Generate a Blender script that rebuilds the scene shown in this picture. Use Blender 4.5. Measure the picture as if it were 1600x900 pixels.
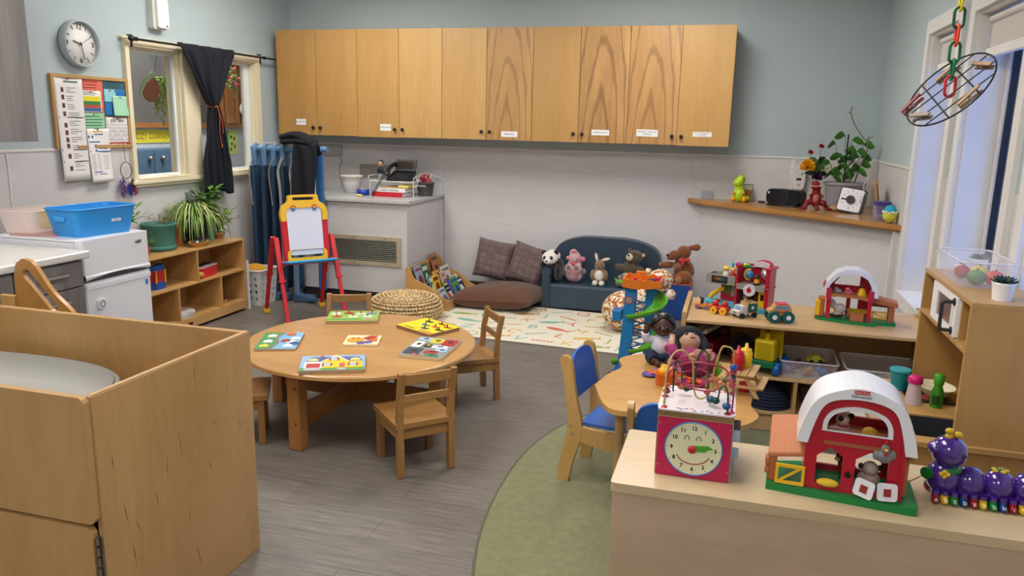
import bpy, math, random
from mathutils import Vector, Matrix
PI = math.pi
S = bpy.context.scene
C = S.collection
for o in list(bpy.data.objects): bpy.data.objects.remove(o)
random.seed(7)

# ---------------- camera, exposure ----------------
cam = bpy.data.cameras.new('camera'); camo = bpy.data.objects.new('camera', cam); C.objects.link(camo)
cam.sensor_width = 36; cam.lens = 27.36; cam.clip_start = .02; cam.clip_end = 100
def cam_basis(yaw, pitch, roll):
    cy, sy, cp, sp = math.cos(yaw), math.sin(yaw), math.cos(pitch), math.sin(pitch)
    f = Vector((sy*cp, cy*cp, -sp)); r = Vector((cy, -sy, 0)); u = r.cross(f)
    return r*math.cos(roll)+u*math.sin(roll), u*math.cos(roll)-r*math.sin(roll), f
_r, _u, _f = cam_basis(-0.27532, 0.20820, 0.02187)
mw = Matrix((( _r.x, _u.x, -_f.x, 0), (_r.y, _u.y, -_f.y, 0), (_r.z, _u.z, -_f.z, 1.5), (0, 0, 0, 1)))
camo.matrix_world = mw
S.camera = camo
S.view_settings.view_transform = 'Standard'; S.view_settings.look = 'None'
S.view_settings.gamma = 1; S.view_settings.exposure = 0.0; S.view_settings.use_curve_mapping = False
LAMP = 19           # ceiling diffusers
# ---------------- world: dim blue daylight ----------------
w = bpy.data.worlds.new('sky'); S.world = w; w.use_nodes = True
bg = w.node_tree.nodes['Background']; bg.inputs[0].default_value = (.24, .42, 1.0, 1); bg.inputs[1].default_value = 2.1

# ---------------- materials ----------------
def lin(h):
    h = h.lstrip('#'); v = [int(h[i:i+2], 16)/255 for i in (0, 2, 4)]
    return tuple(x/12.92 if x <= .04045 else ((x+.055)/1.055)**2.4 for x in v)+(1,)
_mats = {}
def newmat(name):
    m = bpy.data.materials.new(name); m.use_nodes = True
    return m, m.node_tree, m.node_tree.nodes['Principled BSDF']
def nd(t, kind, **k):
    n = t.nodes.new(kind)
    for a, b in k.items(): setattr(n, a, b)
    return n
def bump(t, b, src, strength, dist=.002):
    bn = nd(t, 'ShaderNodeBump'); bn.inputs['Strength'].default_value = strength; bn.inputs['Distance'].default_value = dist
    t.links.new(src, bn.inputs['Height']); t.links.new(bn.outputs[0], b.inputs['Normal'])
def M(h, rough=.5, metal=0, bmp=0, bs=60, var=.08, vs=6, coat=0, sheen=0, trans=0, alpha=1, emit=0, stretch=(1, 1, 1), bdist=.002, ior=1.45):
    key = (h, rough, metal, bmp, bs, var, vs, coat, sheen, trans, alpha, emit, stretch, bdist)
    if key in _mats: return _mats[key]
    m, t, b = newmat('surface_'+h.strip('#')); _mats[key] = m
    c = lin(h); b.inputs['Roughness'].default_value = rough; b.inputs['Metallic'].default_value = metal
    b.inputs['Coat Weight'].default_value = coat; b.inputs['Coat Roughness'].default_value = .15
    b.inputs['Sheen Weight'].default_value = sheen; b.inputs['Transmission Weight'].default_value = trans
    b.inputs['Alpha'].default_value = alpha; b.inputs['IOR'].default_value = ior
    b.inputs['Base Color'].default_value = c
    if emit:
        b.inputs['Emission Color'].default_value = c; b.inputs['Emission Strength'].default_value = emit
    tc = nd(t, 'ShaderNodeTexCoord'); mp = nd(t, 'ShaderNodeMapping'); mp.inputs['Scale'].default_value = stretch
    t.links.new(tc.outputs['Object'], mp.inputs[0])
    if var and not trans:
        n = nd(t, 'ShaderNodeTexNoise'); n.inputs['Scale'].default_value = vs; n.inputs['Detail'].default_value = 4
        t.links.new(mp.outputs[0], n.inputs['Vector'])
        mx = nd(t, 'ShaderNodeMix', data_type='RGBA')
        mx.inputs[6].default_value = tuple(x*(1-var) for x in c[:3])+(1,); mx.inputs[7].default_value = tuple(min(1, x*(1+var)) for x in c[:3])+(1,)
        t.links.new(n.outputs[0], mx.inputs[0]); t.links.new(mx.outputs[2], b.inputs['Base Color'])
    if bmp:
        n2 = nd(t, 'ShaderNodeTexNoise'); n2.inputs['Scale'].default_value = bs; n2.inputs['Detail'].default_value = 3
        t.links.new(mp.outputs[0], n2.inputs['Vector']); bump(t, b, n2.outputs[0], bmp, bdist)
    return m
def wood(name, base, dark, stretch=(1, 1, .12), scale=9, rough=.38, coat=.3, amt=1.0, knots=False, ring=0):
    key = (name,)
    if key in _mats: return _mats[key]
    m, t, b = newmat(name); _mats[key] = m
    tc = nd(t, 'ShaderNodeTexCoord'); mp = nd(t, 'ShaderNodeMapping'); mp.inputs['Scale'].default_value = stretch
    t.links.new(tc.outputs['Object'], mp.inputs[0])
    n = nd(t, 'ShaderNodeTexNoise'); n.inputs['Scale'].default_value = scale; n.inputs['Detail'].default_value = 6; n.inputs['Distortion'].default_value = .6
    t.links.new(mp.outputs[0], n.inputs['Vector'])
    n2 = nd(t, 'ShaderNodeTexNoise'); n2.inputs['Scale'].default_value = scale*9; n2.inputs['Detail'].default_value = 4
    t.links.new(mp.outputs[0], n2.inputs['Vector'])
    ad = nd(t, 'ShaderNodeMath', operation='MULTIPLY_ADD'); ad.inputs[1].default_value = .45; t.links.new(n2.outputs[0], ad.inputs[0]); t.links.new(n.outputs[0], ad.inputs[2])
    src = ad.outputs[0]
    r = nd(t, 'ShaderNodeValToRGB'); lo = .45; hi = 1.0
    r.color_ramp.elements[0].position = lo; r.color_ramp.elements[1].position = min(hi, 1.0)
    cb, cd = [(c[0]*.94, c[1]*.985, c[2]*1.02) for c in (lin(base), lin(dark))]; cb = cb+(1,); cd = tuple(cb[i]+(cd[i]-cb[i])*amt for i in range(3))+(1,)
    r.color_ramp.elements[0].color = cb; r.color_ramp.elements[1].color = cd
    t.links.new(src, r.inputs[0]); t.links.new(r.outputs[0], b.inputs['Base Color'])
    if ring:
        mp3 = nd(t, 'ShaderNodeMapping'); mp3.inputs['Scale'].default_value = (1, 1, .13); mp3.inputs['Location'].default_value = (.02, 0, .1); t.links.new(tc.outputs['Object'], mp3.inputs[0])
        wv = nd(t, 'ShaderNodeTexWave', wave_type='RINGS', rings_direction='Y'); wv.inputs['Scale'].default_value = ring*4.2; wv.inputs['Distortion'].default_value = 3.5; wv.inputs['Detail'].default_value = 2; wv.inputs['Detail Scale'].default_value = 2.2
        t.links.new(mp3.outputs[0], wv.inputs['Vector']); r2 = nd(t, 'ShaderNodeValToRGB'); r2.color_ramp.elements[0].position = .8; r2.color_ramp.elements[1].position = .98; t.links.new(wv.outputs[0], r2.inputs[0])
        ml = nd(t, 'ShaderNodeMath', operation='MULTIPLY'); ml.inputs[1].default_value = .55; t.links.new(r2.outputs[0], ml.inputs[0])
        mxr = nd(t, 'ShaderNodeMix', data_type='RGBA'); t.links.new(ml.outputs[0], mxr.inputs[0]); t.links.new(r.outputs[0], mxr.inputs[6]); mxr.inputs[7].default_value = tuple(v*.62 for v in cd[:3])+(1,); t.links.new(mxr.outputs[2], b.inputs['Base Color'])
    b.inputs['Roughness'].default_value = rough; b.inputs['Coat Weight'].default_value = coat; b.inputs['Coat Roughness'].default_value = .25
    bump(t, b, n2.outputs[0], .06)
    return m

# ---------------- mesh builder ----------------
class MB:
    def __init__(s): s.v = []; s.f = []; s.m = []; s.s = []; s.mi = 0; s.T = Matrix.Identity(4)
    def add(s, vs, fs, smooth=False):
        b = len(s.v); T = s.T
        s.v += [tuple(T @ Vector(p)) for p in vs]
        s.f += [tuple(b+i for i in f) for f in fs]; s.m += [s.mi]*len(fs); s.s += [smooth]*len(fs)
        return s
    def box(s, x0, x1, y0, y1, z0, z1):
        vs = [(x, y, z) for z in (z0, z1) for y in (y0, y1) for x in (x0, x1)]
        return s.add(vs, [(0, 2, 3, 1), (4, 5, 7, 6), (0, 1, 5, 4), (2, 6, 7, 3), (0, 4, 6, 2), (1, 3, 7, 5)])
    def cbox(s, c, d): return s.box(c[0]-d[0]/2, c[0]+d[0]/2, c[1]-d[1]/2, c[1]+d[1]/2, c[2]-d[2]/2, c[2]+d[2]/2)
    def tube(s, pts, r, n=8, closed=False, cap=True):
        pts = [Vector(p) for p in pts]; N = len(pts); rs = r if isinstance(r, (list, tuple)) else [r]*N
        vs = []; nrm = None
        for i, p in enumerate(pts):
            if closed: d = pts[(i+1) % N]-pts[i-1]
            else: d = pts[min(i+1, N-1)]-pts[max(i-1, 0)]
            if d.length < 1e-9: d = Vector((0, 0, 1))
            d.normalize()
            if nrm is None:
                a = Vector((0, 0, 1)) if abs(d.z) < .9 else Vector((1, 0, 0)); nrm = d.cross(a).normalized()
            else:
                nrm = (nrm-d*nrm.dot(d)); nrm = nrm.normalized() if nrm.length > 1e-6 else d.orthogonal().normalized()
            b = d.cross(nrm)
            for k in range(n):
                a = 2*PI*k/n; vs.append(p+(nrm*math.cos(a)+b*math.sin(a))*rs[i])
        fs = []
        for i in range(N if closed else N-1):
            j = (i+1) % N
            for k in range(n): fs.append((i*n+k, i*n+(k+1) % n, j*n+(k+1) % n, j*n+k))
        s.add(vs, fs, True)
        if cap and not closed:
            s.add(vs[:n], [tuple(range(n))[::-1]]); s.add(vs[-n:], [tuple(range(n))])
        return s
    def cyl(s, p0, p1, r0, r1=None, n=24, cap=True): return s.tube([p0, p1], [r0, r0 if r1 is None else r1], n, cap=cap)
    def lathe(s, prof, n=32, c=(0, 0, 0), sx=1, sy=1, smooth=True):
        vs = []; fs = []
        for r, z in prof:
            for k in range(n):
                a = 2*PI*k/n; vs.append((c[0]+r*math.cos(a)*sx, c[1]+r*math.sin(a)*sy, c[2]+z))
        for i in range(len(prof)-1):
            for k in range(n): fs.append((i*n+k, i*n+(k+1) % n, (i+1)*n+(k+1) % n, (i+1)*n+k))
        s.add(vs, fs, smooth)
        if prof[0][0] > 1e-5: s.add(vs[:n], [tuple(range(n))[::-1]])
        if prof[-1][0] > 1e-5: s.add(vs[-n:], [tuple(range(n))])
        return s
    def prism(s, poly, ax, a, b, smooth=False):
        f = {'x': lambda p, t: (t, p[0], p[1]), 'y': lambda p, t: (p[0], t, p[1]), 'z': lambda p, t: (p[0], p[1], t)}[ax]
        n = len(poly); va = [f(p, a) for p in poly]; vb = [f(p, b) for p in poly]
        s.add(va, [tuple(range(n))[::-1]]); s.add(vb, [tuple(range(n))])
        return s.add(va+vb, [(i, (i+1) % n, n+(i+1) % n, n+i) for i in range(n)], smooth)
    def plate(s, outer, holes, ax, a, b):
        """flat plate with holes, triangulated"""
        from mathutils.geometry import tessellate_polygon
        f = {'x': lambda p, t: (t, p[0], p[1]), 'y': lambda p, t: (p[0], t, p[1]), 'z': lambda p, t: (p[0], p[1], t)}[ax]
        loops = [outer]+holes; flat = [p for l in loops for p in l]
        tr = tessellate_polygon([[Vector((p[0], p[1], 0)) for p in l] for l in loops])
        for t in (a, b): s.add([f(p, t) for p in flat], [tuple(x) for x in tr])
        for l in loops:
            n = len(l); s.add([f(p, a) for p in l]+[f(p, b) for p in l], [(i, (i+1) % n, n+(i+1) % n, n+i) for i in range(n)])
        return s
    def ell(s, c, r, n=20, rot=None):
        if not isinstance(r, (tuple, list)): r = (r, r, r)
        m = max(6, n//2); vs = []; R = rot.to_matrix() if rot is not None else None
        for i in range(m+1):
            ph = PI*i/m
            for k in range(n):
                a = 2*PI*k/n; p = Vector((r[0]*math.sin(ph)*math.cos(a), r[1]*math.sin(ph)*math.sin(a), r[2]*math.cos(ph)))
                if R: p = R @ p
                vs.append(p+Vector(c))
        fs = [(i*n+k, (i+1)*n+k, (i+1)*n+(k+1) % n, i*n+(k+1) % n) for i in range(m) for k in range(n)]
        return s.add(vs, fs, True)
    def grid(s, fn, nu, nv, smooth=True, closed_u=False):
        vs = [fn(i/nu, j/nv) for j in range(nv+1) for i in range(nu+(0 if closed_u else 1))]
        w = nu+(0 if closed_u else 1)
        return s.add(vs, [(j*w+i, j*w+(i+1) % w, (j+1)*w+(i+1) % w, (j+1)*w+i) for j in range(nv) for i in range(nu)], smooth)
    def text(s, txt, size, T, depth=.0005, align='CENTER', space=1.0, bold=0):
        cu = bpy.data.curves.new('letters', 'FONT'); cu.body = txt; cu.size = size; cu.extrude = depth; cu.align_x = align; cu.align_y = 'CENTER'; cu.resolution_u = 2; cu.space_line = space; cu.offset = bold
        o = bpy.data.objects.new('letters', cu); me = bpy.data.meshes.new_from_object(o)
        keep = s.T; s.T = keep @ T
        s.add([v.co.copy() for v in me.vertices], [tuple(p.vertices) for p in me.polygons]); s.T = keep
        bpy.data.objects.remove(o); bpy.data.curves.remove(cu); bpy.data.meshes.remove(me)
        return s
    def mesh(s, name, mats):
        me = bpy.data.meshes.new(name); me.from_pydata(s.v, [], s.f)
        for m in (mats if isinstance(mats, (list, tuple)) else [mats]): me.materials.append(m)
        me.polygons.foreach_set('material_index', s.m); me.polygons.foreach_set('use_smooth', s.s); me.update()
        return me
def FX(x, y, z): return Matrix.Translation((x, y, z))
def facing(loc, d='-y', rz=0):
    """text plane: local x right, local y up, readable from direction d"""
    b = {'-y': Matrix.Rotation(PI/2, 4, 'X'), '+x': Matrix.Rotation(PI/2, 4, 'Z') @ Matrix.Rotation(PI/2, 4, 'X'),
         '-x': Matrix.Rotation(-PI/2, 4, 'Z') @ Matrix.Rotation(PI/2, 4, 'X'), '+z': Matrix.Identity(4), '+y': Matrix.Rotation(PI, 4, 'Z') @ Matrix.Rotation(PI/2, 4, 'X')}[d]
    return Matrix.Translation(loc) @ b @ Matrix.Rotation(rz, 4, 'Z')
def P(mb, name, mats, parent=None, bevel=0, label=None, loc=None, seg=2, remesh=0, subsurf=0):
    o = bpy.data.objects.new(name, mb.mesh(name, mats)); C.objects.link(o)
    if parent: o.parent = parent
    if loc: o.location = loc
    if remesh:
        d = o.modifiers.new('skin', 'REMESH'); d.mode = 'VOXEL'; d.voxel_size = remesh; d.use_smooth_shade = True
        d = o.modifiers.new('soft', 'SMOOTH'); d.iterations = 6; d.factor = .6
    if bevel:
        d = o.modifiers.new('edge', 'BEVEL'); d.width = bevel; d.segments = seg; d.limit_method = 'ANGLE'; d.angle_limit = math.radians(40)
    if subsurf:
        d = o.modifiers.new('sub', 'SUBSURF'); d.levels = subsurf; d.render_levels = subsurf
    if label: o['label'] = label
    return o
def tag(o, label, cat, group=None, kind=None):
    o['label'] = label; o['category'] = cat
    if group: o['group'] = group
    if kind: o['kind'] = kind
    return o
def T(name, label, cat, loc=(0, 0, 0), rz=0, group=None, rot=None):
    o = bpy.data.objects.new(name, None); C.objects.link(o); o.empty_display_size = .05
    o.location = loc; o.rotation_euler = rot or (0, 0, rz)
    return tag(o, label, cat, group)
def O(mb, name, label, cat, mats, loc=(0, 0, 0), rz=0, group=None, bevel=0, rot=None, kind=None, **k):
    o = P(mb, name, mats, None, bevel, **k); o.location = loc; o.rotation_euler = rot or (0, 0, rz)
    return tag(o, label, cat, group, kind)
def ST(mb, name, mats, bevel=0, parent=None):
    o = P(mb, name, mats, parent, bevel)
    if not parent: o['kind'] = 'structure'
    return o
def dup(root, loc, rz, label=None, rot=None):
    r = root.copy(); C.objects.link(r); r.location = loc; r.rotation_euler = rot or (0, 0, rz)
    if label: r['label'] = label
    for ch in list(root.children):
        c = ch.copy(); C.objects.link(c); c.parent = r
        for g in ch.children:
            d = g.copy(); C.objects.link(d); d.parent = c
    return r
def rrect(w, h, r, n=5, cx=0, cy=0):
    out = []
    for (sx, sy, a0) in ((1, 1, 0), (-1, 1, 90), (-1, -1, 180), (1, -1, 270)):
        for k in range(n+1):
            a = math.radians(a0+90*k/n); out.append((cx+sx*(w/2-r)+r*math.cos(a), cy+sy*(h/2-r)+r*math.sin(a)))
    return out
def circ(r, n=24, cx=0, cy=0, sy=1): return [(cx+r*math.cos(2*PI*k/n), cy+r*sy*math.sin(2*PI*k/n)) for k in range(n)]
def arc(c, r, a0, a1, n, plane='xz', y=0):
    out = []
    for k in range(n+1):
        a = math.radians(a0+(a1-a0)*k/n); u, v = c[0]+r*math.cos(a), c[1]+r*math.sin(a)
        out.append({'xz': (u, y, v), 'yz': (y, u, v), 'xy': (u, v, y)}[plane])
    return out
def spline(pts, n=8):
    pts = [Vector(p) for p in pts]; out = []
    for i in range(len(pts)-1):
        p0, p1, p2, p3 = pts[max(i-1, 0)], pts[i], pts[i+1], pts[min(i+2, len(pts)-1)]
        for k in range(n):
            t = k/n; out.append(.5*((2*p1)+(p2-p0)*t+(2*p0-5*p1+4*p2-p3)*t*t+(3*p1-p0-3*p2+p3)*t**3))
    return out+[pts[-1]]
def sp2(pts, n=6): return [(p.x, p.y) for p in spline([(a, b, 0) for a, b in pts], n)]

# common materials
maple = wood('maple_ply', '#d3a264', '#b98748', (1, 1, .15), 5, .4, .3)
maple_x = wood('maple_ply_across', '#d3a466', '#bb8c50', (.15, 1, 1), 5, .38, .35)
maple_y = wood('maple_ply_along', '#d3a466', '#bb8c50', (1, .15, 1), 5, .38, .35)
birch = wood('birch_ply', '#d2ad7c', '#bb915e', (.3, .8, 1), 4, .4, .3)
birch_z = wood('birch_ply_upright', '#cda56e', '#b3864f', (1, 1, .2), 4, .45, .2)
oak = wood('oiled_oak', '#b3834a', '#8a5c30', (.12, 1, 1), 14, .42, .25)
oak_z = wood('oiled_oak_upright', '#b28149', '#8a5c30', (1, 1, .1), 14, .42, .25)
white = M('#e8e8e8', .35, var=.02); black = M('#141416', .4, var=.1); steel = M('#b5b5b5', .3, .9)
YB, XL, XR, ZC = 6.55, -4.0, 1.0, 2.8

# ---------------- ceiling lights ----------------
def troffer(x, y, lab, sx=.6, sy=1.2):
    t = T('ceiling_light', lab, 'ceiling light', (x, y, ZC-.045), group='ceiling light panels above the room')
    P(MB().plate(rrect(sx+.06, sy+.06, .004, 1), [rrect(sx, sy, .003, 1)], 'z', 0, .045), 'frame', M('#d9d9d6', .5), t)
    P(MB().box(-sx/2, sx/2, -sy/2, sy/2, .012, .03), 'diffuser', M('#fffaf4', .5, var=0, emit=LAMP), t)
troffer(-2.9, 4.9, 'ceiling light panel over the left back part of the room')
troffer(-.6, 4.9, 'ceiling light panel over the right back part of the room')
troffer(-2.9, 2.0, 'ceiling light panel over the left front part of the room')
troffer(-.6, 2.0, 'ceiling light panel over the right front part of the room')
troffer(-2.6, -1.0, 'ceiling light panel behind the camera on the left'); troffer(-.2, -1.0, 'added ceiling light panel behind the camera on the right')  # right panel is added out of view to brighten fronts facing the camera

# ---------------- room shell ----------------
fm, ft, fb = newmat('vinyl_plank')
tc = nd(ft, 'ShaderNodeTexCoord'); mp = nd(ft, 'ShaderNodeMapping'); mp.inputs['Scale'].default_value = (.9, 22, 1); ft.links.new(tc.outputs['Object'], mp.inputs[0])
n1 = nd(ft, 'ShaderNodeTexNoise'); n1.inputs['Scale'].default_value = 5; n1.inputs['Detail'].default_value = 8; n1.inputs['Roughness'].default_value = .7; ft.links.new(mp.outputs[0], n1.inputs['Vector'])
r1 = nd(ft, 'ShaderNodeValToRGB'); r1.color_ramp.elements[0].position = .3; r1.color_ramp.elements[1].position = .72
r1.color_ramp.elements[0].color = lin('#4a4540'); r1.color_ramp.elements[1].color = lin('#8c847b'); ft.links.new(n1.outputs[0], r1.inputs[0])
mp2 = nd(ft, 'ShaderNodeMapping'); mp2.inputs['Scale'].default_value = (1, 1, 1); ft.links.new(tc.outputs['Object'], mp2.inputs[0])
br = nd(ft, 'ShaderNodeTexBrick'); br.inputs['Scale'].default_value = 1; br.inputs['Brick Width'].default_value = 1.2; br.inputs['Row Height'].default_value = .18; br.inputs['Mortar Size'].default_value = .0022; br.offset = .37
br.inputs['Color1'].default_value = (1, 1, 1, 1); br.inputs['Color2'].default_value = (.84, .84, .84, 1); br.inputs['Mortar'].default_value = (.45, .45, .45, 1)
ft.links.new(mp2.outputs[0], br.inputs['Vector'])
mx = nd(ft, 'ShaderNodeMix', data_type='RGBA', blend_type='MULTIPLY'); mx.inputs[0].default_value = .8; ft.links.new(r1.outputs[0], mx.inputs[6]); ft.links.new(br.outputs['Color'], mx.inputs[7]); ft.links.new(mx.outputs[2], fb.inputs['Base Color'])
fb.inputs['Roughness'].default_value = .42; bump(ft, fb, n1.outputs[0], .12)
Y0 = -2.6
ST(MB().box(XL-2.2, XR+.3, Y0-.1, YB+.1, -.1, 0), 'floor', fm)
ST(MB().box(XL-2.2, XR+.3, Y0-.1, YB+.1, ZC, ZC+.1), 'ceiling', M('#e2e0dc', .9))
wall_up = M('#abb9bb', .7, bmp=.1, bs=150, var=.03, vs=2)
def wain_mat(name, st):
    m, t, b = newmat(name)
    tc = nd(t, 'ShaderNodeTexCoord'); mp = nd(t, 'ShaderNodeMapping'); mp.inputs['Scale'].default_value = st; t.links.new(tc.outputs['Object'], mp.inputs[0])
    n = nd(t, 'ShaderNodeTexNoise'); n.inputs['Scale'].default_value = 30; n.inputs['Detail'].default_value = 3; t.links.new(mp.outputs[0], n.inputs['Vector'])
    mx = nd(t, 'ShaderNodeMix', data_type='RGBA'); mx.inputs[6].default_value = lin('#c1bfbf'); mx.inputs[7].default_value = lin('#d2d0d0'); t.links.new(n.outputs[0], mx.inputs[0]); t.links.new(mx.outputs[2], b.inputs['Base Color'])
    b.inputs['Roughness'].default_value = .38; bump(t, b, n.outputs[0], .25)
    return m
wain_x = wain_mat('vinyl_wall_panel', (.25, 1, 2.2)); wain_y = wain_mat('vinyl_wall_panel_side', (1, .25, 2.2))
WZ = 1.285
mb = MB(); mb.box(XL-.1, XR+.3, YB, YB+.1, WZ, ZC); mb.mi = 1; mb.box(XL-.1, XR+.3, YB, YB+.1, 0, WZ)
ST(mb, 'wall_back', [wall_up, wain_x])
# left wall with the inner window opening  Y 4.52..5.96, z 1.05..1.96
WY0, WY1, WZ0, WZ1 = 4.505, 5.95, 1.06, 1.955
mb = MB()
for (a, b, c, d) in ((Y0, WY0, WZ, ZC), (WY1, YB, WZ, ZC), (WY0, WY1, WZ1, ZC)): mb.box(XL-.12, XL, a, b, c, d)
mb.mi = 1
for (a, b, c, d) in ((Y0, WY0, 0, WZ), (WY1, YB, 0, WZ), (WY0, WY1, 0, WZ0)): mb.box(XL-.12, XL, a, b, c, d)
ST(mb, 'wall_left', [wall_up, wain_y])
# right wall with three tall windows
WINS = [(4.40, 5.03), (3.38, 4.12), (2.3, 3.12)]; RZ0, RZ1 = .56, 2.04
mb = MB(); ys = [Y0]+[v for w_ in sorted(WINS) for v in w_]+[YB]
for i in range(0, len(ys), 2):
    mb.mi = 0; mb.box(XR, XR+.2, ys[i], ys[i+1], WZ, ZC); mb.mi = 1; mb.box(XR, XR+.2, ys[i], ys[i+1], 0, WZ)
for a, b in WINS:
    mb.mi = 0; mb.box(XR, XR+.2, a, b, RZ1, ZC); mb.mi = 1; mb.box(XR, XR+.2, a, b, 0, RZ0)
ST(mb, 'wall_right', [wall_up, wain_y])
mb = MB(); mb.box(XL-.1, XR+.3, Y0-.1, Y0, WZ, ZC); mb.mi = 1; mb.box(XL-.1, XR+.3, Y0-.1, Y0, 0, WZ); ST(mb, 'wall_front', [wall_up, wain_x])
# angled low partition in the right back corner, under the corner shelf
mb = MB(); mb.prism([(-.27, YB), (XR, 5.36), (XR, YB)], 'z', 0, .905); ST(mb, 'wall_corner', wain_x)
# cap rail over the wall panels and their joints
cap = M('#d6d2cd', .4); n_ = [0]
def trim(mb, mats=cap, bevel=.002):
    n_[0] += 1; return ST(mb, 'trim_%d' % n_[0], mats, bevel)
trim(MB().box(XL, XR, YB-.006, YB, WZ-.008, WZ+.008))
trim(MB().box(XL, XL+.006, Y0, WY0-.05, WZ-.008, WZ+.008)); trim(MB().box(XL, XL+.006, WY1+.05, YB-.01, WZ-.008, WZ+.008))
trim(MB().box(XR-.006, XR, 5.12, YB-.01, WZ-.008, WZ+.008))
for x in (-3.55, -2.53, -.35, .42): trim(MB().box(x-.006, x+.006, YB-.004, YB, .0 if x < -.4 else .93, WZ-.01))
trim(MB().box(.40, .44, YB-.008, YB, 1.15, WZ-.01))
trim(MB().box(XR-.03, XR, YB-.03, YB, .93, WZ-.01))
for y in (3.52, 5.5): trim(MB().box(XL, XL+.004, y-.005, y+.005, .0, WZ-.01 if y < 5 else 1.0))
trim(MB().box(XR-.004, XR, 5.26, 5.275, .95, WZ-.01))
trim(MB().box(XR-.03, XR, 5.3, 5.36, 0, .9))
bb = M('#35332f', .5)
ST(MB().box(XL, XL+.01, Y0, 5.99, 0, .1), 'baseboard_left', bb); ST(MB().box(-2.5, -.27, YB-.01, YB, 0, .1), 'baseboard_back', bb); ST(MB().box(XR-.01, XR, Y0, 5.3, 0, .1), 'baseboard_right', bb)
# right windows: casing, reveal, sash, gasket, glass, roller blind
wtrim = M('#dedbd6', .4); glass_m = M('#ffffff', .02, trans=1, ior=1.45, var=0); gask = M('#16171a', .5)
def thin_glass():
    m, t, b = newmat('window_glass'); t.nodes.remove(b)
    tr = nd(t, 'ShaderNodeBsdfTransparent'); tr.inputs[0].default_value = (.95, .97, 1, 1); gl = nd(t, 'ShaderNodeBsdfGlossy'); gl.inputs['Roughness'].default_value = .02
    lw = nd(t, 'ShaderNodeFresnel'); lw.inputs[0].default_value = 1.45
    mxs = nd(t, 'ShaderNodeMixShader'); ge = nd(t, 'ShaderNodeNewGeometry'); sb = nd(t, 'ShaderNodeMath', operation='SUBTRACT'); sb.inputs[0].default_value = 1; t.links.new(ge.outputs['Backfacing'], sb.inputs[1]); ml = nd(t, 'ShaderNodeMath', operation='MULTIPLY'); t.links.new(lw.outputs[0], ml.inputs[0]); t.links.new(sb.outputs[0], ml.inputs[1]); t.links.new(ml.outputs[0], mxs.inputs[0]); t.links.new(tr.outputs[0], mxs.inputs[1]); t.links.new(gl.outputs[0], mxs.inputs[2]); t.links.new(mxs.outputs[0], t.nodes['Material Output'].inputs[0])
    return m
pane_m = thin_glass()
for i, (a, b) in enumerate(WINS):
    top = 2.04
    out = [(a-.075, RZ0-.07), (b+.075, RZ0-.07), (b+.075, top+.075), (a-.075, top+.075)]; inn = [(a, RZ0), (b, RZ0), (b, top), (a, top)]
    wn = ST(MB().plate(out, [inn], 'x', XR-.022, XR), 'window_%d' % (i+1), wtrim, .003)
    mb = MB(); d = .012; X2 = XR+.2
    mb.box(XR, X2, a, a+d, RZ0, top); mb.box(XR, X2, b-d, b, RZ0, top); mb.box(XR, X2, a+d, b-d, top-d, top); mb.box(XR-.03, X2, a+d, b-d, RZ0, RZ0+.016)
    ST(mb, 'reveal', wtrim, 0, wn)
    o1 = [(a+d, RZ0+.016), (b-d, RZ0+.016), (b-d, top-d), (a+d, top-d)]; k = .05
    i1 = [(a+d+k, RZ0+.016+k), (b-d-k, RZ0+.016+k), (b-d-k, top-d-k), (a+d+k, top-d-k)]
    ST(MB().plate(o1, [i1], 'x', XR+.13, XR+.185), 'sash', wtrim, .003, wn)
    g = .012; i2 = [(a+d+k+g, RZ0+.016+k+g), (b-d-k-g, RZ0+.016+k+g), (b-d-k-g, top-d-k-g), (a+d+k+g, top-d-k-g)]
    ST(MB().plate(i1, [i2], 'x', XR+.14, XR+.172), 'gasket', gask, 0, wn)
    ST(MB().box(XR+.153, XR+.157, i2[0][0], i2[1][0], i2[0][1], i2[2][1]), 'pane', pane_m, 0, wn)
    bl = T('roller_blind', ['grey roller blind rolled up in the window next to the corner shelf', 'grey roller blind rolled up in the middle right-hand window', 'grey roller blind rolled up in the right-hand window nearest the camera'][i], 'blind', (XR+.05, (a+b)/2, top-.02), group='roller blinds in the right-hand windows')
    hw = (b-a)/2-.02
    P(MB().box(-.002, .002, -hw, hw, -.15, 0), 'fabric', M('#c2bdb5', .8, bmp=.2, bs=300), bl)
    P(MB().box(-.014, .014, -hw, hw, -.185, -.145), 'bottom_bar', M('#e4e2de', .4), bl, .003)
    P(MB().cyl((0, -hw, -.018), (0, hw, -.018), .018, n=16), 'roller', M('#cfccc6', .5), bl)
# ================= INNER WINDOW AND THE ROOM BEHIND IT =================
cream = M('#ded3b4', .4, var=.03)
mb = MB(); X = XL
outer = [(WY0-.035, WZ0-.05), (WY1+.06, WZ0-.05), (WY1+.06, WZ1+.06), (WY0-.035, WZ1+.06)]
h1 = [(WY0, WZ0), (5.03, WZ0), (5.03, WZ1), (WY0, WZ1)]; h2 = [(5.2, WZ0), (WY1, WZ0), (WY1, WZ1), (5.2, WZ1)]
mb.plate(outer, [h1, h2], 'x', X, X+.028); mb.box(X-.12, X, 5.03, 5.2, WZ0, WZ1)
for (a, b) in ((WY0, 5.03), (5.2, WY1)):
    mb.box(X-.12, X, a, a+.012, WZ0, WZ1); mb.box(X-.12, X, b-.012, b, WZ0, WZ1); mb.box(X-.12, X+.04, a, b, WZ0, WZ0+.014); mb.box(X-.12, X, a, b, WZ1-.012, WZ1)
mb.box(X, X+.05, WY0-.07, WY1+.07, WZ0-.028, WZ0-.002); mb.box(X, X+.035, WY0-.06, WY1+.06, WZ1+.045, WZ1+.062)
wn = ST(mb, 'window_4', cream, .004)
mb = MB()
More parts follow.
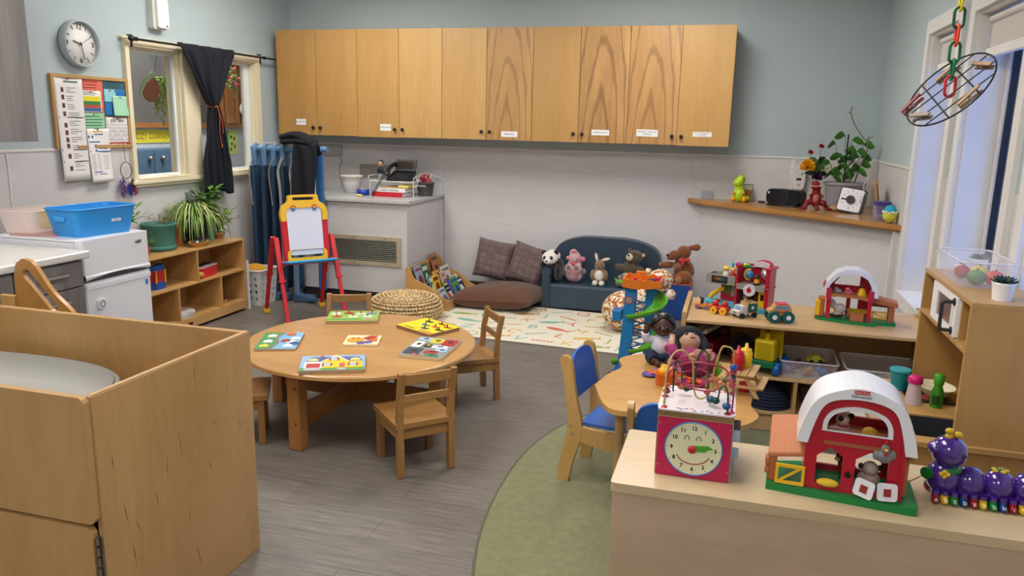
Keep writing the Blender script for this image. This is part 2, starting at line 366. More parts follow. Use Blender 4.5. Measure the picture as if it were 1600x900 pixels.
for (a, b) in ((WY0, 5.03), (5.2, WY1)): mb.plate([(a+.012, WZ0+.014), (b-.012, WZ0+.014), (b-.012, WZ1-.012), (a+.012, WZ1-.012)], [[(a+.016, WZ0+.03), (b-(.03 if b < 5.5 else .075), WZ0+.03), (b-(.03 if b < 5.5 else .075), WZ1-.03), (a+.016, WZ1-.03)]], 'x', X-.06, X-.042)
ST(mb, 'sash', M('#dfe5e6', .4), .002, wn)
for (a, b) in ((WY0, 5.03), (5.2, WY1)): ST(MB().box(X-.053, X-.049, a+.025, b-.02, WZ0+.025, WZ1-.025), 'pane', pane_m, 0, wn)
NX = -5.75; 
grey_w = M('#c6cdd4', .5); nb = M('#57585a', .5)
ST(MB().box(NX-.1, NX, 3.6, 9.2, 0, ZC), 'wall_neighbour', grey_w)
ST(MB().box(NX, XL-.12, 3.5, 3.6, 0, ZC), 'wall_neighbour_front', grey_w); ST(MB().box(NX, XL-.12, 9.2, 9.3, 0, ZC), 'wall_neighbour_back', grey_w)
ST(MB().box(XL-2.2, XL-.1, YB+.1, 9.3, -.1, 0), 'floor_neighbour', fm); ST(MB().box(XL-2.2, XL-.1, YB+.1, 9.3, ZC, ZC+.1), 'ceiling_neighbour', grey_w); ST(MB().box(XL-.12, XL-.1, YB+.1, 9.3, 0, ZC), 'wall_neighbour_side', grey_w)
t = T('ceiling_light', 'ceiling light panel in the room behind the inner window', 'ceiling light', (-4.85, 6.3, ZC-.045))
P(MB().plate(rrect(.66, 1.26, .004, 1), [rrect(.6, 1.2, .003, 1)], 'z', 0, .045), 'frame', M('#d9d9d6', .5), t)
P(MB().box(-.3, .3, -.6, .6, .012, .03), 'diffuser', M('#fff4e6', .5, var=0, emit=28), t)
# seen through the glass: wooden window wall, slats, blue cupboard, banner, poster, plants
fr = T('wooden_window_frame', 'wooden frame with dark panes in the room behind the inner window', 'window frame', (NX+.02, 6.7, 1.38))
P(MB().box(0, .03, -1.5, 2.4, .0, .05), 'rail', wood('fir_y', '#b9783c', '#8d5526', (1, .15, 1), 8), fr, .003)
P(MB().box(-.005, .006, -1.5, .75, .05, 1.4), 'dark_pane', M('#5d5f60', .25, var=.3, vs=3), fr, label='dark reflecting pane')
P(MB().box(-.005, .006, .75, 2.4, .05, 1.4), 'dark_pane', M('#4c4f51', .25, var=.3, vs=3), fr, label='dark reflecting pane')
for y, w_ in ((.32, .1), (.72, .06), (1.12, .07), (1.28, .13), (1.42, .05), (1.55, .05), (2.1, .1)):
    P(MB().box(0, .05, y-w_/2, y+w_/2, .05, 1.4), 'slat', wood('fir_z', '#b9783c', '#8d5526', (1, 1, .15), 8), fr, .003)
cb = T('blue_cupboard', 'slate blue cupboard with round knobs behind the inner window', 'cupboard', (NX+.01, 6.3, 0))
P(MB().box(0, .2, -1.3, .93, 0, 1.18), 'body', M('#5b7894', .5), cb, .004)
for ya, yb in ((-1.28, -.62), (-.61, .19), (.2, .92)):
    P(MB().box(.2, .215, ya, yb, .05, 1.17), 'door', M('#587590', .5), cb, .003)
for y in (.12, .3): P(MB().ell((.235, y, 1.09), .024, 14), 'knob', steel, cb)
bn = T('banner', 'yellow banner lettered COZY CORNER behind the inner window', 'banner', (NX+.002, 6.70, 1.295))
P(MB().prism(rrect(.82, .13, .03, 4), 'x', 0, .006), 'card', M('#e0cf3a', .6), bn)
mb = MB(); mb.text('COZY CORNER', .078, facing((.009, .03, 0), '+x')); P(mb, 'lettering', M('#8a7d20', .6), bn)
ps = T('poster', 'small yellow green poster in the right pane of the inner window', 'poster', (NX+.002, 8.07, 1.215))
P(MB().box(0, .004, -.1, .1, -.14, .14), 'sheet', M('#cfe07c', .6), ps)
mb = MB()
for y, z in ((-.03, .06), (.03, .04), (-.02, -.02), (.035, -.05), (-.04, -.08)): mb.ell((.006, y, z), (.003, .018, .022), 10)
P(mb, 'picture', M('#6b4a20', .6), ps); P(MB().box(.0, .006, -.1, -.075, -.14, .14), 'edge_strip', M('#3fae57', .6), ps)
# hanging craft and plants
def vine(t, pts, mat_, leaf, n=26, sz=.02):
    mb = MB(); mb.tube(spline(pts, 6), .002, 5); P(mb, 'stem', M('#5d7b2e', .6), t)
hp = T('hanging_plant', 'trailing green plant in a white hanging pot behind the left pane', 'plant', (-4.6, 5.62, 1.66))
P(MB().lathe([(.045, 0), (.07, .1), (.072, .11), (.064, .11), (.05, .02)], 24), 'pot', white, hp)
mb = MB(); mb.tube([(0, .06, .1), (0, 0, .5)], .002, 5); mb.tube([(0, -.06, .1), (0, 0, .5)], .002, 5); mb.tube([(0, 0, .5), (0, 0, 1.13)], .002, 5); P(mb, 'hanger', M('#cccccc', .4), hp)
mb = MB(); rnd = random.Random(3)
for k in range(26):
    a = rnd.uniform(0, 2*PI); L = rnd.uniform(.12, .42) if math.cos(a+.9) > -.3 else .12
    x, y = .07*math.cos(a), .08*math.sin(a)-.03
    m2 = int(L/.014)
    for j in range(m2):
        mb.ell((x+rnd.uniform(-.014, .014), y+rnd.uniform(-.014, .014), .12-j*.014), (.009, .009, .009), 6)
for k in range(70): mb.ell((rnd.uniform(-.07, .07), rnd.uniform(-.08, .08), .11+rnd.uniform(0, .04)), (.013, .013, .01), 6)
P(mb, 'foliage', M('#8fae3a', .6, var=.3, vs=20), hp)
cr = T('hanging_craft', 'brown and pale green leaf-shaped craft hanging behind the left pane', 'craft', (-4.5, 5.30, 1.70), rot=(math.radians(-25), 0, 0))
P(MB().prism(rrect(.16, .19, .07, 6), 'x', 0, .012), 'leaf', M('#8c4b38', .6), cr, .004)
P(MB().tube([(0.01, -.03, .13), (.01, -.09, .02), (.01, -.1, -.1)], [.022, .018, .006], 10), 'green_strip', M('#a9c59a', .6), cr)
P(MB().tube([(0, 0, .09), (0, -.05, .55), (0, -.25, .98)], .0015, 5), 'thread', black, cr)
fl = T('hanging_flowers', 'small hanging bunch of pink and green flowers behind the right pane', 'plant', (-4.7, 6.65, 1.84))
mb = MB()
for k in range(60): mb.ell((rnd.uniform(-.03, .03), rnd.gauss(0, .035), rnd.gauss(0, .06)), (.012, .014, .01), 6)
P(mb, 'foliage', M('#5c7a3c', .6, var=.3, vs=20), fl)
mb = MB()
for k in range(8): mb.ell((.03, rnd.gauss(0, .04), rnd.gauss(.02, .06)), .014, 8)
P(mb, 'blossom', M('#c9445c', .6), fl)
P(MB().tube([(0, 0, .05), (0, 0, ZC-1.84)], .0015, 5), 'thread', black, fl)
O(MB().lathe([(0.001, 0), (.07, 0), (.07, .012), (.001, .014)], 24), 'white_plate', 'round white plate hung on the slats behind the right pane', 'plate', white, (NX+.08, 8.2, 1.6), rot=(0, PI/2, 0))
# ---- curtain rod, curtain and cord ----
rod = T('curtain_rod', 'thin black curtain rod with ball ends above the inner window', 'curtain rod', (XL+.07, 4.5, 2.0))
P(MB().cyl((0, 0, 0), (0, 1.72, 0), .0085, n=12), 'pole', black, rod)
for y in (-.012, 1.735): P(MB().ell((0, y, 0), (.02, .028, .02), 14), 'finial', black, rod)
for y in (.03, 1.52):
    P(MB().box(-.068, -.04, y-.01, y+.01, -.05, .03).cyl((-.06, y, .01), (0, y, .004), .006, n=8).cyl((0, y-.008, 0), (0, y+.008, 0), .014, n=12), 'bracket', black, rod)
cu = T('curtain', 'dark navy curtain gathered in the middle with a cord, hanging from the black rod', 'curtain', (XL+.07, 5.27, 2.0))
def cfn(u, v):
    z = .02-v*1.1; vt = .40
    if v < vt:
        k = v/vt; w_ = .315*(1-k)**.8+.03; c_ = -.01+.0*k; amp = .014+.016*k
    else:
        k = (v-vt)/(1-vt); w_ = .03+.135*min(1, k*1.6)**.7; c_ = .0+.02*k; amp = .03*(1-.25*k)
    y = c_+(u-.5)*2*w_
    f = math.sin(u*PI*2*4.6+math.sin(v*5)*.9+math.sin(u*9)*.8)
    x = .012+amp*(f*.8+.3*math.sin(u*43+v*3))+ (.014 if v > .02 else 0)
    zz = z - (.02*math.sin(u*9) if v > .95 else 0) - (.012*abs(f) if v < .04 else 0)*0
    return (x, y, zz)
mb = MB(); mb.grid(cfn, 160, 60)
o = P(mb, 'cloth', M('#10141f', .9, bmp=.1, bs=400), cu); d = o.modifiers.new('t', 'SOLIDIFY'); d.thickness = .003
mb = MB(); mb.tube([(.015+.036*math.cos(a), .045*math.sin(a), -.42+.006*math.sin(2*a)) for a in [2*PI*k/24 for k in range(24)]], .004, 8, closed=True)
mb.tube(spline([(.055, .01, -.42), (.06, .02, -.5), (.058, .015, -.62), (.062, .03, -.72)], 6), .003, 8); mb.tube(spline([(.055, .0, -.42), (.06, .045, -.52), (.058, .06, -.62)], 6), .003, 8); mb.ell((.062, .03, -.72), (.006, .006, .014), 10)
P(mb, 'tie_cord', M('#b5542c', .6), cu)
# ---- wall clock ----
ck = T('wall_clock', 'round white wall clock with grey rim above the notice board', 'clock', (XL, 4.09, 1.925))
P(MB().lathe([(.127, 0), (.14, .0), (.142, .02), (.137, .055), (.132, .057), (.129, .05), (.129, .02)], 48), 'rim', M('#aab3b5', .35), ck).rotation_euler = (0, PI/2, 0)
P(MB().lathe([(.001, .0), (.129, .0), (.129, .03), (.001, .03)], 48), 'face', M('#dedcd8', .5), ck).rotation_euler = (0, PI/2, 0)
mb = MB()
for k in range(12):
    a = PI/2-k*PI/6; cy, cz = math.cos(a), math.sin(a)
    if k in (0, 3, 6, 9): mb.text({0: '12', 3: '3', 6: '6', 9: '9'}[k], .045, facing((.032, .1*cy, .1*cz), '+x'))
    else:
        keep = mb.T; mb.T = Matrix.Translation((.032, .105*cy, .105*cz)) @ Matrix.Rotation(a, 4, 'X'); mb.box(0, .001, -.013, .013, -.0018, .0018); mb.T = keep
P(mb, 'numerals', black, ck)
def hand(mb, deg, L, w_, x, back=.015):
    keep = mb.T; mb.T = Matrix.Translation((x, 0, 0)) @ Matrix.Rotation(PI/2-math.radians(deg), 4, 'X'); mb.box(0, .0015, -back, L, -w_/2, w_/2); mb.T = keep
mb = MB(); hand(mb, 285, .06, .006, .036); P(mb, 'hour_hand', black, ck)
mb = MB(); hand(mb, 168, .095, .005, .039); P(mb, 'minute_hand', black, ck)
mb = MB(); hand(mb, 60, .1, .0018, .042, .03); P(mb, 'second_hand', black, ck)
# ---- white wall dispenser ----
ds = T('wall_dispenser', 'white upright dispenser mounted on the wall above the inner window', 'dispenser', (XL, 4.8, 2.09))
P(MB().prism(rrect(.14, .33, .02, 4, 0, .165), 'x', 0, .05), 'backplate', M('#cfcdc9', .35), ds, .006)
P(MB().prism(rrect(.11, .2, .02, 4, .01, .11), 'x', .05, .07), 'cover', M('#e8e6e2', .2, coat=.5), ds, .006)
P(MB().ell((.05, .0, .26), (.015, .035, .02), 14), 'sensor', black, ds); P(MB().cyl((.07, .04, .025), (.073, .04, .025), .008, n=12), 'lock', M('#6b6b6b', .4), ds)
# ---- cork notice board and what is pinned on it ----
bd = T('notice_board', 'cork notice board in a light wooden frame below the clock', 'notice board', (XL, 4.165, 1.512))
P(MB().plate([(-.31, -.225), (.31, -.225), (.31, .225), (-.31, .225)], [[(-.29, -.205), (.29, -.205), (.29, .205), (-.29, .205)]], 'x', 0, .022), 'frame', wood('pine_frame', '#c69a63', '#a8804c', (1, .2, .2), 8), bd, .002)
P(MB().box(0, .01, -.295, .295, -.21, .21), 'cork', M('#a9825a', .9, bmp=.3, bs=200, var=.2, vs=60), bd)
def sheet(name, lab, cat, y0, y1, z0, z1, col, lines=(), x=.013, curl=0, group=None, pin='#8d1f2a'):
    t = T(name, lab, cat, (XL+x, 4.165, 1.512), group=group)
    def fn(u, v):
        return (curl*((1-v)**2)*.6+curl*.15*math.sin(u*5+v*2), y0+(y1-y0)*u, z0+(z1-z0)*v)
    mb = MB(); mb.grid(fn, 10, 14); o = P(mb, 'paper', M(col, .7, var=.02), t); d = o.modifiers.new('t', 'SOLIDIFY'); d.thickness = .0006; d.offset = 1
    for nm, c_, items in lines:
        mb = MB()
        for (ya, yb, za, zb) in items:
            def f2(u, v, ya=ya, yb=yb, za=za, zb=zb):
                uu = ya+(yb-ya)*u; vv = za+(zb-za)*v; p = fn(uu, vv); return (p[0]+.0016, p[1], p[2])
            mb.grid(f2, 2, 2)
        P(mb, nm, M(c_, .7, var=0), t)
    P(MB().ell((.004, (y0+y1)/2, z1-.008), .005, 8), 'pin', M(pin, .3), t)
    return t
rr = random.Random(5)
def textlines(v0, v1, n, u0=.1, u1=.9, h=.3, jitter=.3):
    return [(u0, u1-rr.random()*jitter*(u1-u0), v1-(k+.7)*(v1-v0)/n, v1-(k+.7-h)*(v1-v0)/n) for k in range(n)]
g1 = 'papers pinned on the notice board'
sheet('coral_notice', 'coral orange notice with text pinned at the top middle of the board', 'paper', -.11, .11, .02, .215, '#d9705a', [('text', '#8a2a1c', textlines(.1, .92, 9))], x=.011)
sheet('teal_card', 'dark teal card pinned in the top right corner of the board', 'paper', .10, .295, .06, .21, '#35606c', [('text', '#1e3f4a', textlines(.55, .9, 3))], x=.0115)
sheet('blue_folder', 'bright blue folder pinned at the right of the board', 'folder', .1, .29, -.02, .15, '#1b6da8', x=.014)
sheet('pale_blue_note', 'small pale blue note above the blue folder', 'paper', .1, .2, .07, .15, '#8cc6d3', x=.0165)
sheet('green_card', 'pale green curled card over the blue folder', 'card', .165, .3, -.02, .11, '#9fd0b2', x=.02, curl=.012)
sheet('colour_chart', 'small white chart with yellow, green, red and blue bars', 'paper', -.09, .075, -.0, .135, '#e3e0dc', [('yellow_bar', '#d8cf2a', [(.08, .95, .52, .74)]), ('green_bar', '#2f7a44', [(.08, .95, .36, .52)]), ('red_bar', '#a8513a', [(.08, .95, .2, .36)]), ('blue_bar', '#3a5f9c', [(.08, .95, .05, .2)]), ('text', '#333333', textlines(.78, .98, 3, .1, .8))], x=.014)
sheet('green_notice', 'mint green notice with two lines of text below the colour chart', 'paper', -.09, .09, -.1, -.005, '#8fc7a0', [('text', '#3c6a4a', textlines(.1, .9, 4))], x=.0155)
cal = sheet('wall_calendar', 'white calendar page reading JULY 2026 under the green card', 'calendar', .1, .30, -.22, -.03, '#dcdad8', [('grid_lines', '#77777d', [(.05, .95, k, k+.008) for k in (.08, .22, .36, .5, .64, .76)]+[(k, k+.006, .08, .76) for k in (.05, .18, .31, .44, .57, .7, .83, .95)]), ('notes', '#9a9aa2', [(.07+.13*(k % 7), .15+.13*(k % 7), .12+.14*(k//7), .15+.14*(k//7)) for k in range(28) if k % 3])], x=.0125)
mb = MB(); mb.text('JULY 2026', .026, facing((.002, .2, -.05), '+x')); P(mb, 'heading', M('#26262a', .6), cal)
sheet('red_strip', 'dark red paper strip along the bottom right of the board', 'paper', .1, .3, -.215, -.19, '#a0231f', [('text', '#e6d2c6', [(.1, .8, .4, .6)])], x=.0155)
l1 = [('header', '#2d6b57', [(.35, .85, .955, .97)]), ('dividers', '#4a4a4e', [(.03, .97, k, k+.008) for k in (.615, .3, .185)])]
ph = [(.22, .33, k, k+.045) for k in (.86, .79, .71, .63, .52, .45, .38, .32, .22, .1)]
sheet('staff_list', 'long white staff list hanging down the left edge of the notice board', 'paper', -.29, -.075, -.42, .205, '#dcd9d6', l1+[('photos', '#5f3a38', ph), ('text', '#6f6f74', [(.42, .6+rr.random()*.25, v, v+.006) for v in [.1+.02*k for k in range(42)] if abs((v*50) % 4-2) > .6])], x=.0155, curl=.03)
sheet('schedule_sheet', 'long white schedule with blue tables beside the staff list', 'paper', -.075, .11, -.44, -.1, '#e0dedb', [('yellow_heading', '#d8b52a', [(.3, .75, .93, .955)]), ('blue_bars', '#2f5aa0', [(.05, .6, .74, .76), (.05, 1, .56, .58), (.35, .75, .88, .9), (.03, .1, .82, .87), (.2, .28, .82, .87), (.3, .45, .64, .7), (.5, .65, .63, .66), (.7, .88, .62, .65), (.3, .4, .57, .61)]), ('purple_bar', '#5a3c8a', [(.12, .5, .18, .2), (.12, .7, .14, .155)]), ('text', '#77777b', [(.1, .25, v, v+.008) for v in [.24+.03*k for k in range(10)]]+[(.35, .5, v, v+.008) for v in [.24+.03*k for k in range(10)]]+[(.62, .9, v, v+.008) for v in [.24+.04*k for k in range(7)]])], x=.0175, curl=.035)
# ---- dream catcher ----
dc = T('dream_catcher', 'small dream catcher with purple, blue and dark red feathers hanging below the board', 'dream catcher', (XL+.03, 4.39, 1.135))
mb = MB(); mb.tube([(0, .05*math.cos(2*PI*k/24), .055*math.sin(2*PI*k/24)) for k in range(24)], .0028, 8, closed=True); mb.tube([(0, 0, .055), (-.01, .005, .19)], .0018, 6); P(mb, 'hoop', M('#5a3a2e', .7), dc)
mb = MB()
for k in range(9): a = 2*PI*k/9; b = a+4*PI/9; mb.tube([(0, .05*math.cos(a), .055*math.sin(a)), (0, .05*math.cos(b), .055*math.sin(b))], .0005, 4)
for k in range(9): a = 2*PI*k/9; b = a+2*PI/9; mb.tube([(0, .03*math.cos(a), .033*math.sin(a)), (0, .03*math.cos(b), .033*math.sin(b))], .0005, 4)
P(mb, 'web', M('#cfc8c0', .7), dc)
def feather(t, y, z, L, col, lab, lean=0):
    mb = MB(); rf = random.Random(int(abs(y)*1000)+9); mb.tube([(0, y*.7, -.05), (0, y, z)], .0008, 4)
    for k in range(46):
        s_ = k/46; zz = z-s_*L; w_ = .028*math.sin(PI*min(1, s_*.9+.12))+.004; a = rf.uniform(0, 2*PI)
        mb.tube([(0, y+lean*s_, zz), (math.cos(a)*w_*.8, y+lean*s_+math.sin(a)*w_, zz-.022)], [.003, .0006], 4)
    P(mb, 'feather', M(col, .9), t, label=lab)
feather(dc, -.035, -.045, .13, '#6b3f86', 'purple feather'); feather(dc, -.055, -.06, .1, '#7d5490', 'pale purple feather')
feather(dc, .01, -.09, .07, '#2438a0', 'blue feather', .02); feather(dc, .05, -.06, .07, '#3a1418', 'black and red feather'); feather(dc, .06, -.1, .06, '#94202c', 'dark red feather', .01)
# ================= KITCHENETTE =================
gw = wood('grey_woodgrain', '#8d8682', '#5f5955', (1, 1, .1), 4, .5, .1)
t = T('upper_cabinet', 'grey woodgrain wall cupboard in the top left corner', 'cabinet', (XL, 0, 1.352))
P(MB().box(.001, .36, 1.7, 3.39, 0, .9), 'body', gw, t)
P(MB().box(.362, .38, 2.98, 3.39, 0, .9), 'door', gw, t, .002); P(MB().box(.362, .38, 2.56, 2.975, 0, .9), 'door', gw, t, .002)
bc = T('base_cabinet', 'grey woodgrain base cabinet with drawers beside the fridge', 'cabinet', (XL, 0, 0))
P(MB().box(.001, .78, 1.7, 3.19, .1, .77), 'body', gw, bc); P(MB().box(.001, .72, 1.72, 3.17, 0, .1), 'plinth', black, bc)
for (a, b) in ((2.78, 3.185), (2.36, 2.775), (1.72, 2.355)):
    for (z0, z1) in ((.635, .765), (.44, .628), (.11, .434)):
        dr = P(MB().box(.781, .8, a+.004, b, z0, z1), 'drawer', gw, bc, .002)
        zc = z1-.055 if z1-z0 < .2 else z1-.07; yc = (a+b)/2
        mb = MB(); mb.box(.826, .838, yc-.08, yc+.08, zc-.005, zc+.005); mb.box(.8, .826, yc-.075, yc-.065, zc-.004, zc+.004); mb.box(.8, .826, yc+.065, yc+.075, zc-.004, zc+.004); P(mb, 'handle', steel, dr, .001)
marb = M('#cfccc8', .3, var=.12, vs=22)
t = T('countertop', 'pale speckled worktop over the grey base cabinet', 'worktop', (XL, 0, .775))
P(MB().box(.001, .83, 1.7, 3.215, 0, .04), 'slab', marb, t, .01, seg=3); P(MB().box(.001, .025, 1.7, 3.215, .04, .13), 'backsplash', marb, t, .004)
fa = T('tap', 'dark tap at the left end of the worktop', 'tap', (XL+.3, 2.7, .815)); P(MB().cyl((0, 0, 0), (0, 0, .03), .025, n=16), 'base', steel, fa)
P(MB().tube(spline([(0, 0, .03), (0, 0, .2), (.06, 0, .26), (.13, 0, .22)], 6), .011, 10), 'spout', steel, fa)
# ---- fridge ----
fw = M('#dedfe4', .3, var=.01, coat=.2)
f = T('fridge', 'small white two-door fridge between the worktop and the plant shelf', 'fridge', (-3.25, 3.24, 0))
P(MB().box(-.585, -.055, .002, .48, .03, .84), 'body', fw, f, .006); P(MB().box(-.56, -.08, .03, .45, 0, .03), 'base', black, f)
P(MB().box(-.585, -.055, 0, .483, .84, .853), 'top_panel', fw, f, .004)
def fdoor(z0, z1): return MB().prism([(-.05, .0), (-.008, .0), (0, .008), (0, .474), (-.008, .482), (-.05, .482)], 'z', z0, z1)
d1 = P(fdoor(.665, .85), 'freezer_door', fw, f, .004)
d2 = P(fdoor(.05, .625), 'fridge_door', fw, f, .004)
P(MB().grid(lambda u, v: (.001+.006*math.sin(PI*v), .004+.474*u, .665-.03*v+.0+.018*math.sin(PI*u)*(v)), 20, 6), 'freezer_handle', fw, d1)
P(MB().box(-.06, -.012, .006, .478, .626, .664), 'recess', M('#3d4148', .5), f)
P(MB().box(0, .004, .004, .478, .585, .612), 'handle_lip', fw, d2, .003)
P(MB().lathe([(.001, 0), (.026, 0), (.024, .003), (.001, .003)], 24, sy=.4), 'badge', M('#8b8b8b', .3, .8), d1).matrix_local = Matrix.Translation((0, .40, .80)) @ Matrix.Rotation(PI/2, 4, 'Y') @ Matrix.Rotation(PI/2, 4, 'Z')
P(MB().box(0, .0015, .435, .455, .54, .57), 'energy_sticker', M('#2f7fc0', .4), d2)
lk = P(MB().prism(rrect(.055, .055, .014, 4, .095, .5), 'x', 0, .012), 'child_lock', M('#e8e8ea', .3), d2, .003)
P(MB().plate(circ(.019, 20, .095, .5), [circ(.014, 20, .095, .5)], 'x', .012, .014), 'lock_ring', M('#6f7076', .4), lk)
# magazines, clear tub and blue basin on the fridge
mg = O(MB().box(-.13, .13, -.09, .09, 0, .006), 'magazine', 'pinkish magazine lying flat at the back of the fridge top', 'magazine', M('#b98a86', .5, var=.3, vs=20), (-3.62, 3.36, .8535), .2)
cl = T('plastic_tub', 'clear pinkish plastic tub behind the blue basin', 'tub', (-3.72, 3.46, .861))
tubm = M('#e9d6d2', .25, alpha=.55)
mb = MB(); mb.grid(lambda u, v: (lambda q: (q[0]*(.86+.14*v), q[1]*(.86+.14*v), .003+.115*v))(rrect(.24, .4, .05, 6)[int(u*28) % 28]), 28, 4); mb.prism([(x*.86, y*.86) for x, y in rrect(.24, .4, .05, 6)], 'z', 0, .003)
P(mb, 'body', tubm, cl); mb = MB(); mb.tube([(x, y, .12) for x, y in rrect(.242, .402, .05, 6)], .004, 6, closed=True); P(mb, 'rim', tubm, cl)
O(MB().box(-.03, .03, -.05, .05, 0, .1), 'sponge', 'yellow packet inside the clear tub', 'packet', M('#d9c45a', .8), (-3.74, 3.52, .866), bevel=.006)
bs = T('basin', 'bright blue plastic basin with dipped rim on the fridge', 'basin', (-3.42, 3.50, .8535), rz=0)
blue_p = M('#2b8fd8', .35, var=.04)
def bfn(rad, u, v, inset=0):
    q = rrect(.25, .42, .05, 6); k = int(round(u*28)) % 28; x, y = q[k]; s_ = .84+.16*v
    top = .145
    dip = .03*math.exp(-((y/.05)**2)) if abs(x) > .1 else 0
    return (x*s_*(1-inset), y*s_*(1-inset), .004+(top-dip)*v)
mb = MB(); mb.grid(lambda u, v: bfn(0, u, v), 28, 6, closed_u=True); mb.grid(lambda u, v: bfn(0, u, v, .03), 28, 6, closed_u=True); mb.prism([(x*.84, y*.84) for x, y in rrect(.25, .42, .05, 6)], 'z', 0, .005)
P(mb, 'tub', blue_p, bs)
mb = MB(); mb.tube([bfn(0, k/28, 1) for k in range(28)], .005, 8, closed=True); P(mb, 'rim', blue_p, bs)
P(MB().box(-.035, .035, -.207, -.199, .085, .112), 'end_handle', M('#3b9be6', .35), bs, .002, )
P(MB().box(.1145, .1185, .025, .085, .07, .084), 'name_label', white, bs)
mb = MB(); mb.text('SENSORY', .009, facing((.1188, .055, .077), '+x'), .0003); P(mb, 'lettering', black, bs)
bs.rotation_euler = (0, 0, math.radians(-5))
# ---- curved plywood stand in front of the drawers ----
ps = T('plywood_climber', 'curved plywood side panel with slotted hand holes behind the tall box cabinet', 'play furniture', (-2.62, 2.36, 0))
prof = sp2([(-.28, 0), (-.28, .45), (-.27, .83), (-.235, .9), (-.2, .905), (-.16, .885), (-.08, .78), (.03, .68), (.14, .5), (.18, .3), (.2, 0)], 5)
def slot(x0, z0, x1, z1, r, n=8):
    a = math.atan2(z1-z0, x1-x0); out = []
    for k in range(n+1): b = a+PI/2+PI*k/n; out.append((x0+r*math.cos(b), z0+r*math.sin(b)))
    for k in range(n+1): b = a-PI/2+PI*k/n; out.append((x1+r*math.cos(b), z1+r*math.sin(b)))
    return out
P(MB().plate(prof, [slot(-.205, .845, -.08, .715, .02), circ(.028, 20, .0, .655)], 'y', 0, .02), 'side_panel', wood('amber_ply', '#bd8743', '#9c6a2f', (1, 1, .2), 5, .35, .4), ps, .003)
P(MB().box(-.36, -.282, .0, .02, .0, .745), 'cross_panel', maple, ps, .002)
P(MB().box(-.27, .12, .022, .14, .3, .32), 'step', maple, ps)
ps.location = (-2.6, 2.5, 0)
# ---- tall open box cabinet, left foreground ----
bx = T('sensory_cabinet', 'large maple plywood cabinet with open bin top in the left foreground', 'cabinet', (-1.53, 1.51, 0))
ply = wood('maple_front', '#c09562', '#a57c48', (1, 1, .22), 4, .4, .3); edge = wood('ply_edge', '#c79d69', '#a77f52', (1, 1, 1), 30, .5)
def knots(mb, x, pts):
    for y, z, L, a in pts:
        keep = mb.T; mb.T = Matrix.Translation((x, y, z)) @ Matrix.Rotation(a, 4, 'X'); mb.prism([(-.0012, 0), (0, L*.5), (.0014, .1*L), (.001, -L*.5)], 'x', -.0001, .0003); mb.T = keep
o = P(MB().box(-.018, 0, .0, .68, .0, .80), 'side_panel', ply, bx, .004); P(MB().box(-.0165, -.0015, .004, .676, .8, .8012), 'edge_strip', edge, bx)
mb = MB(); knots(mb, 0, [(.31, .55, .09, .1), (.25, .5, .06, -.1), (.08, .44, .07, .15), (.12, .38, .05, .3), (.39, .74, .05, 0), (.44, .42, .04, .3), (.1, .3, .09, .1), (.33, .3, .06, -.2), (.54, .65, .03, 0), (.47, .55, .02, .4), (.2, .42, .05, .1), (.05, .6, .04, 0), (.6, .5, .03, .2), (.36, .15, .09, .2)])
P(mb, 'grain_marks', M('#6a4420', .6), o)
P(MB().prism([(-1.4, .45), (-.022, .45), (-.012, .455), (-.006, .465), (-.006, .785), (-.012, .795), (-.022, .8), (-1.4, .8)], 'y', -.02, 0), 'front_panel', ply, bx, .004)
dr = P(MB().prism([(-1.4, .03), (-.018, .03), (-.018, .425), (-.03, .44), (-1.4, .44)], 'y', -.02, -.001), 'door', ply, bx, .004)
mb = MB(); mb.box(-.016, -.004, -.006, -.001, .05, .41)
for k in range(12): mb.cyl((-.011, -.012, .06+k*.03), (-.011, -.012, .083+k*.03), .005, n=10)
P(mb, 'hinge', M('#8f8a80', .35, .9), dr)
P(MB().box(-1.42, -.018, .66, .68, 0, .80), 'back_panel', ply, bx, .004); P(MB().box(-1.42, -1.4, 0, .66, 0, .80), 'side_panel', ply, bx, .004)
P(MB().box(-1.4, -.018, 0, .66, .5, .52), 'shelf', ply, bx)
tr = T('sensory_tray', 'large grey oval plastic tray lying inside the open bin cabinet', 'tray', (-2.33, 1.815, .5205))
def ov(s_, z, n=48): return [((.5*s_)*math.copysign(abs(math.cos(2*PI*k/n))**.8, math.cos(2*PI*k/n)), (.30*s_)*math.copysign(abs(math.sin(2*PI*k/n))**.8, math.sin(2*PI*k/n)), z) for k in range(n)]
mb = MB(); rings = [(.86, 0), (.9, .02), (.95, .1), (.952, .17), (.962, .182), (.985, .184), (1.0, .175), (1.0, .155)]
rings2 = [(.80, .072), (.86, .085), (.93, .14), (.955, .182)]
mb.grid(lambda u, v: ov(*rings[int(round(v*7))])[int(round(u*48)) % 48], 48, 7, closed_u=True)
mb.add(ov(.86, .0), [tuple(range(48))])
P(mb, 'shell', M('#7b7974', .4, var=.02), tr)
mb = MB(); mb.grid(lambda u, v: ov(*rings2[int(round(v*3))])[int(round(u*48)) % 48], 48, 3, closed_u=True); mb.add(ov(.81, .073), [tuple(range(48))])
P(mb, 'basin_floor', M('#9b9a95', .45, var=.02), tr); tr.scale = (1, 1, .72)
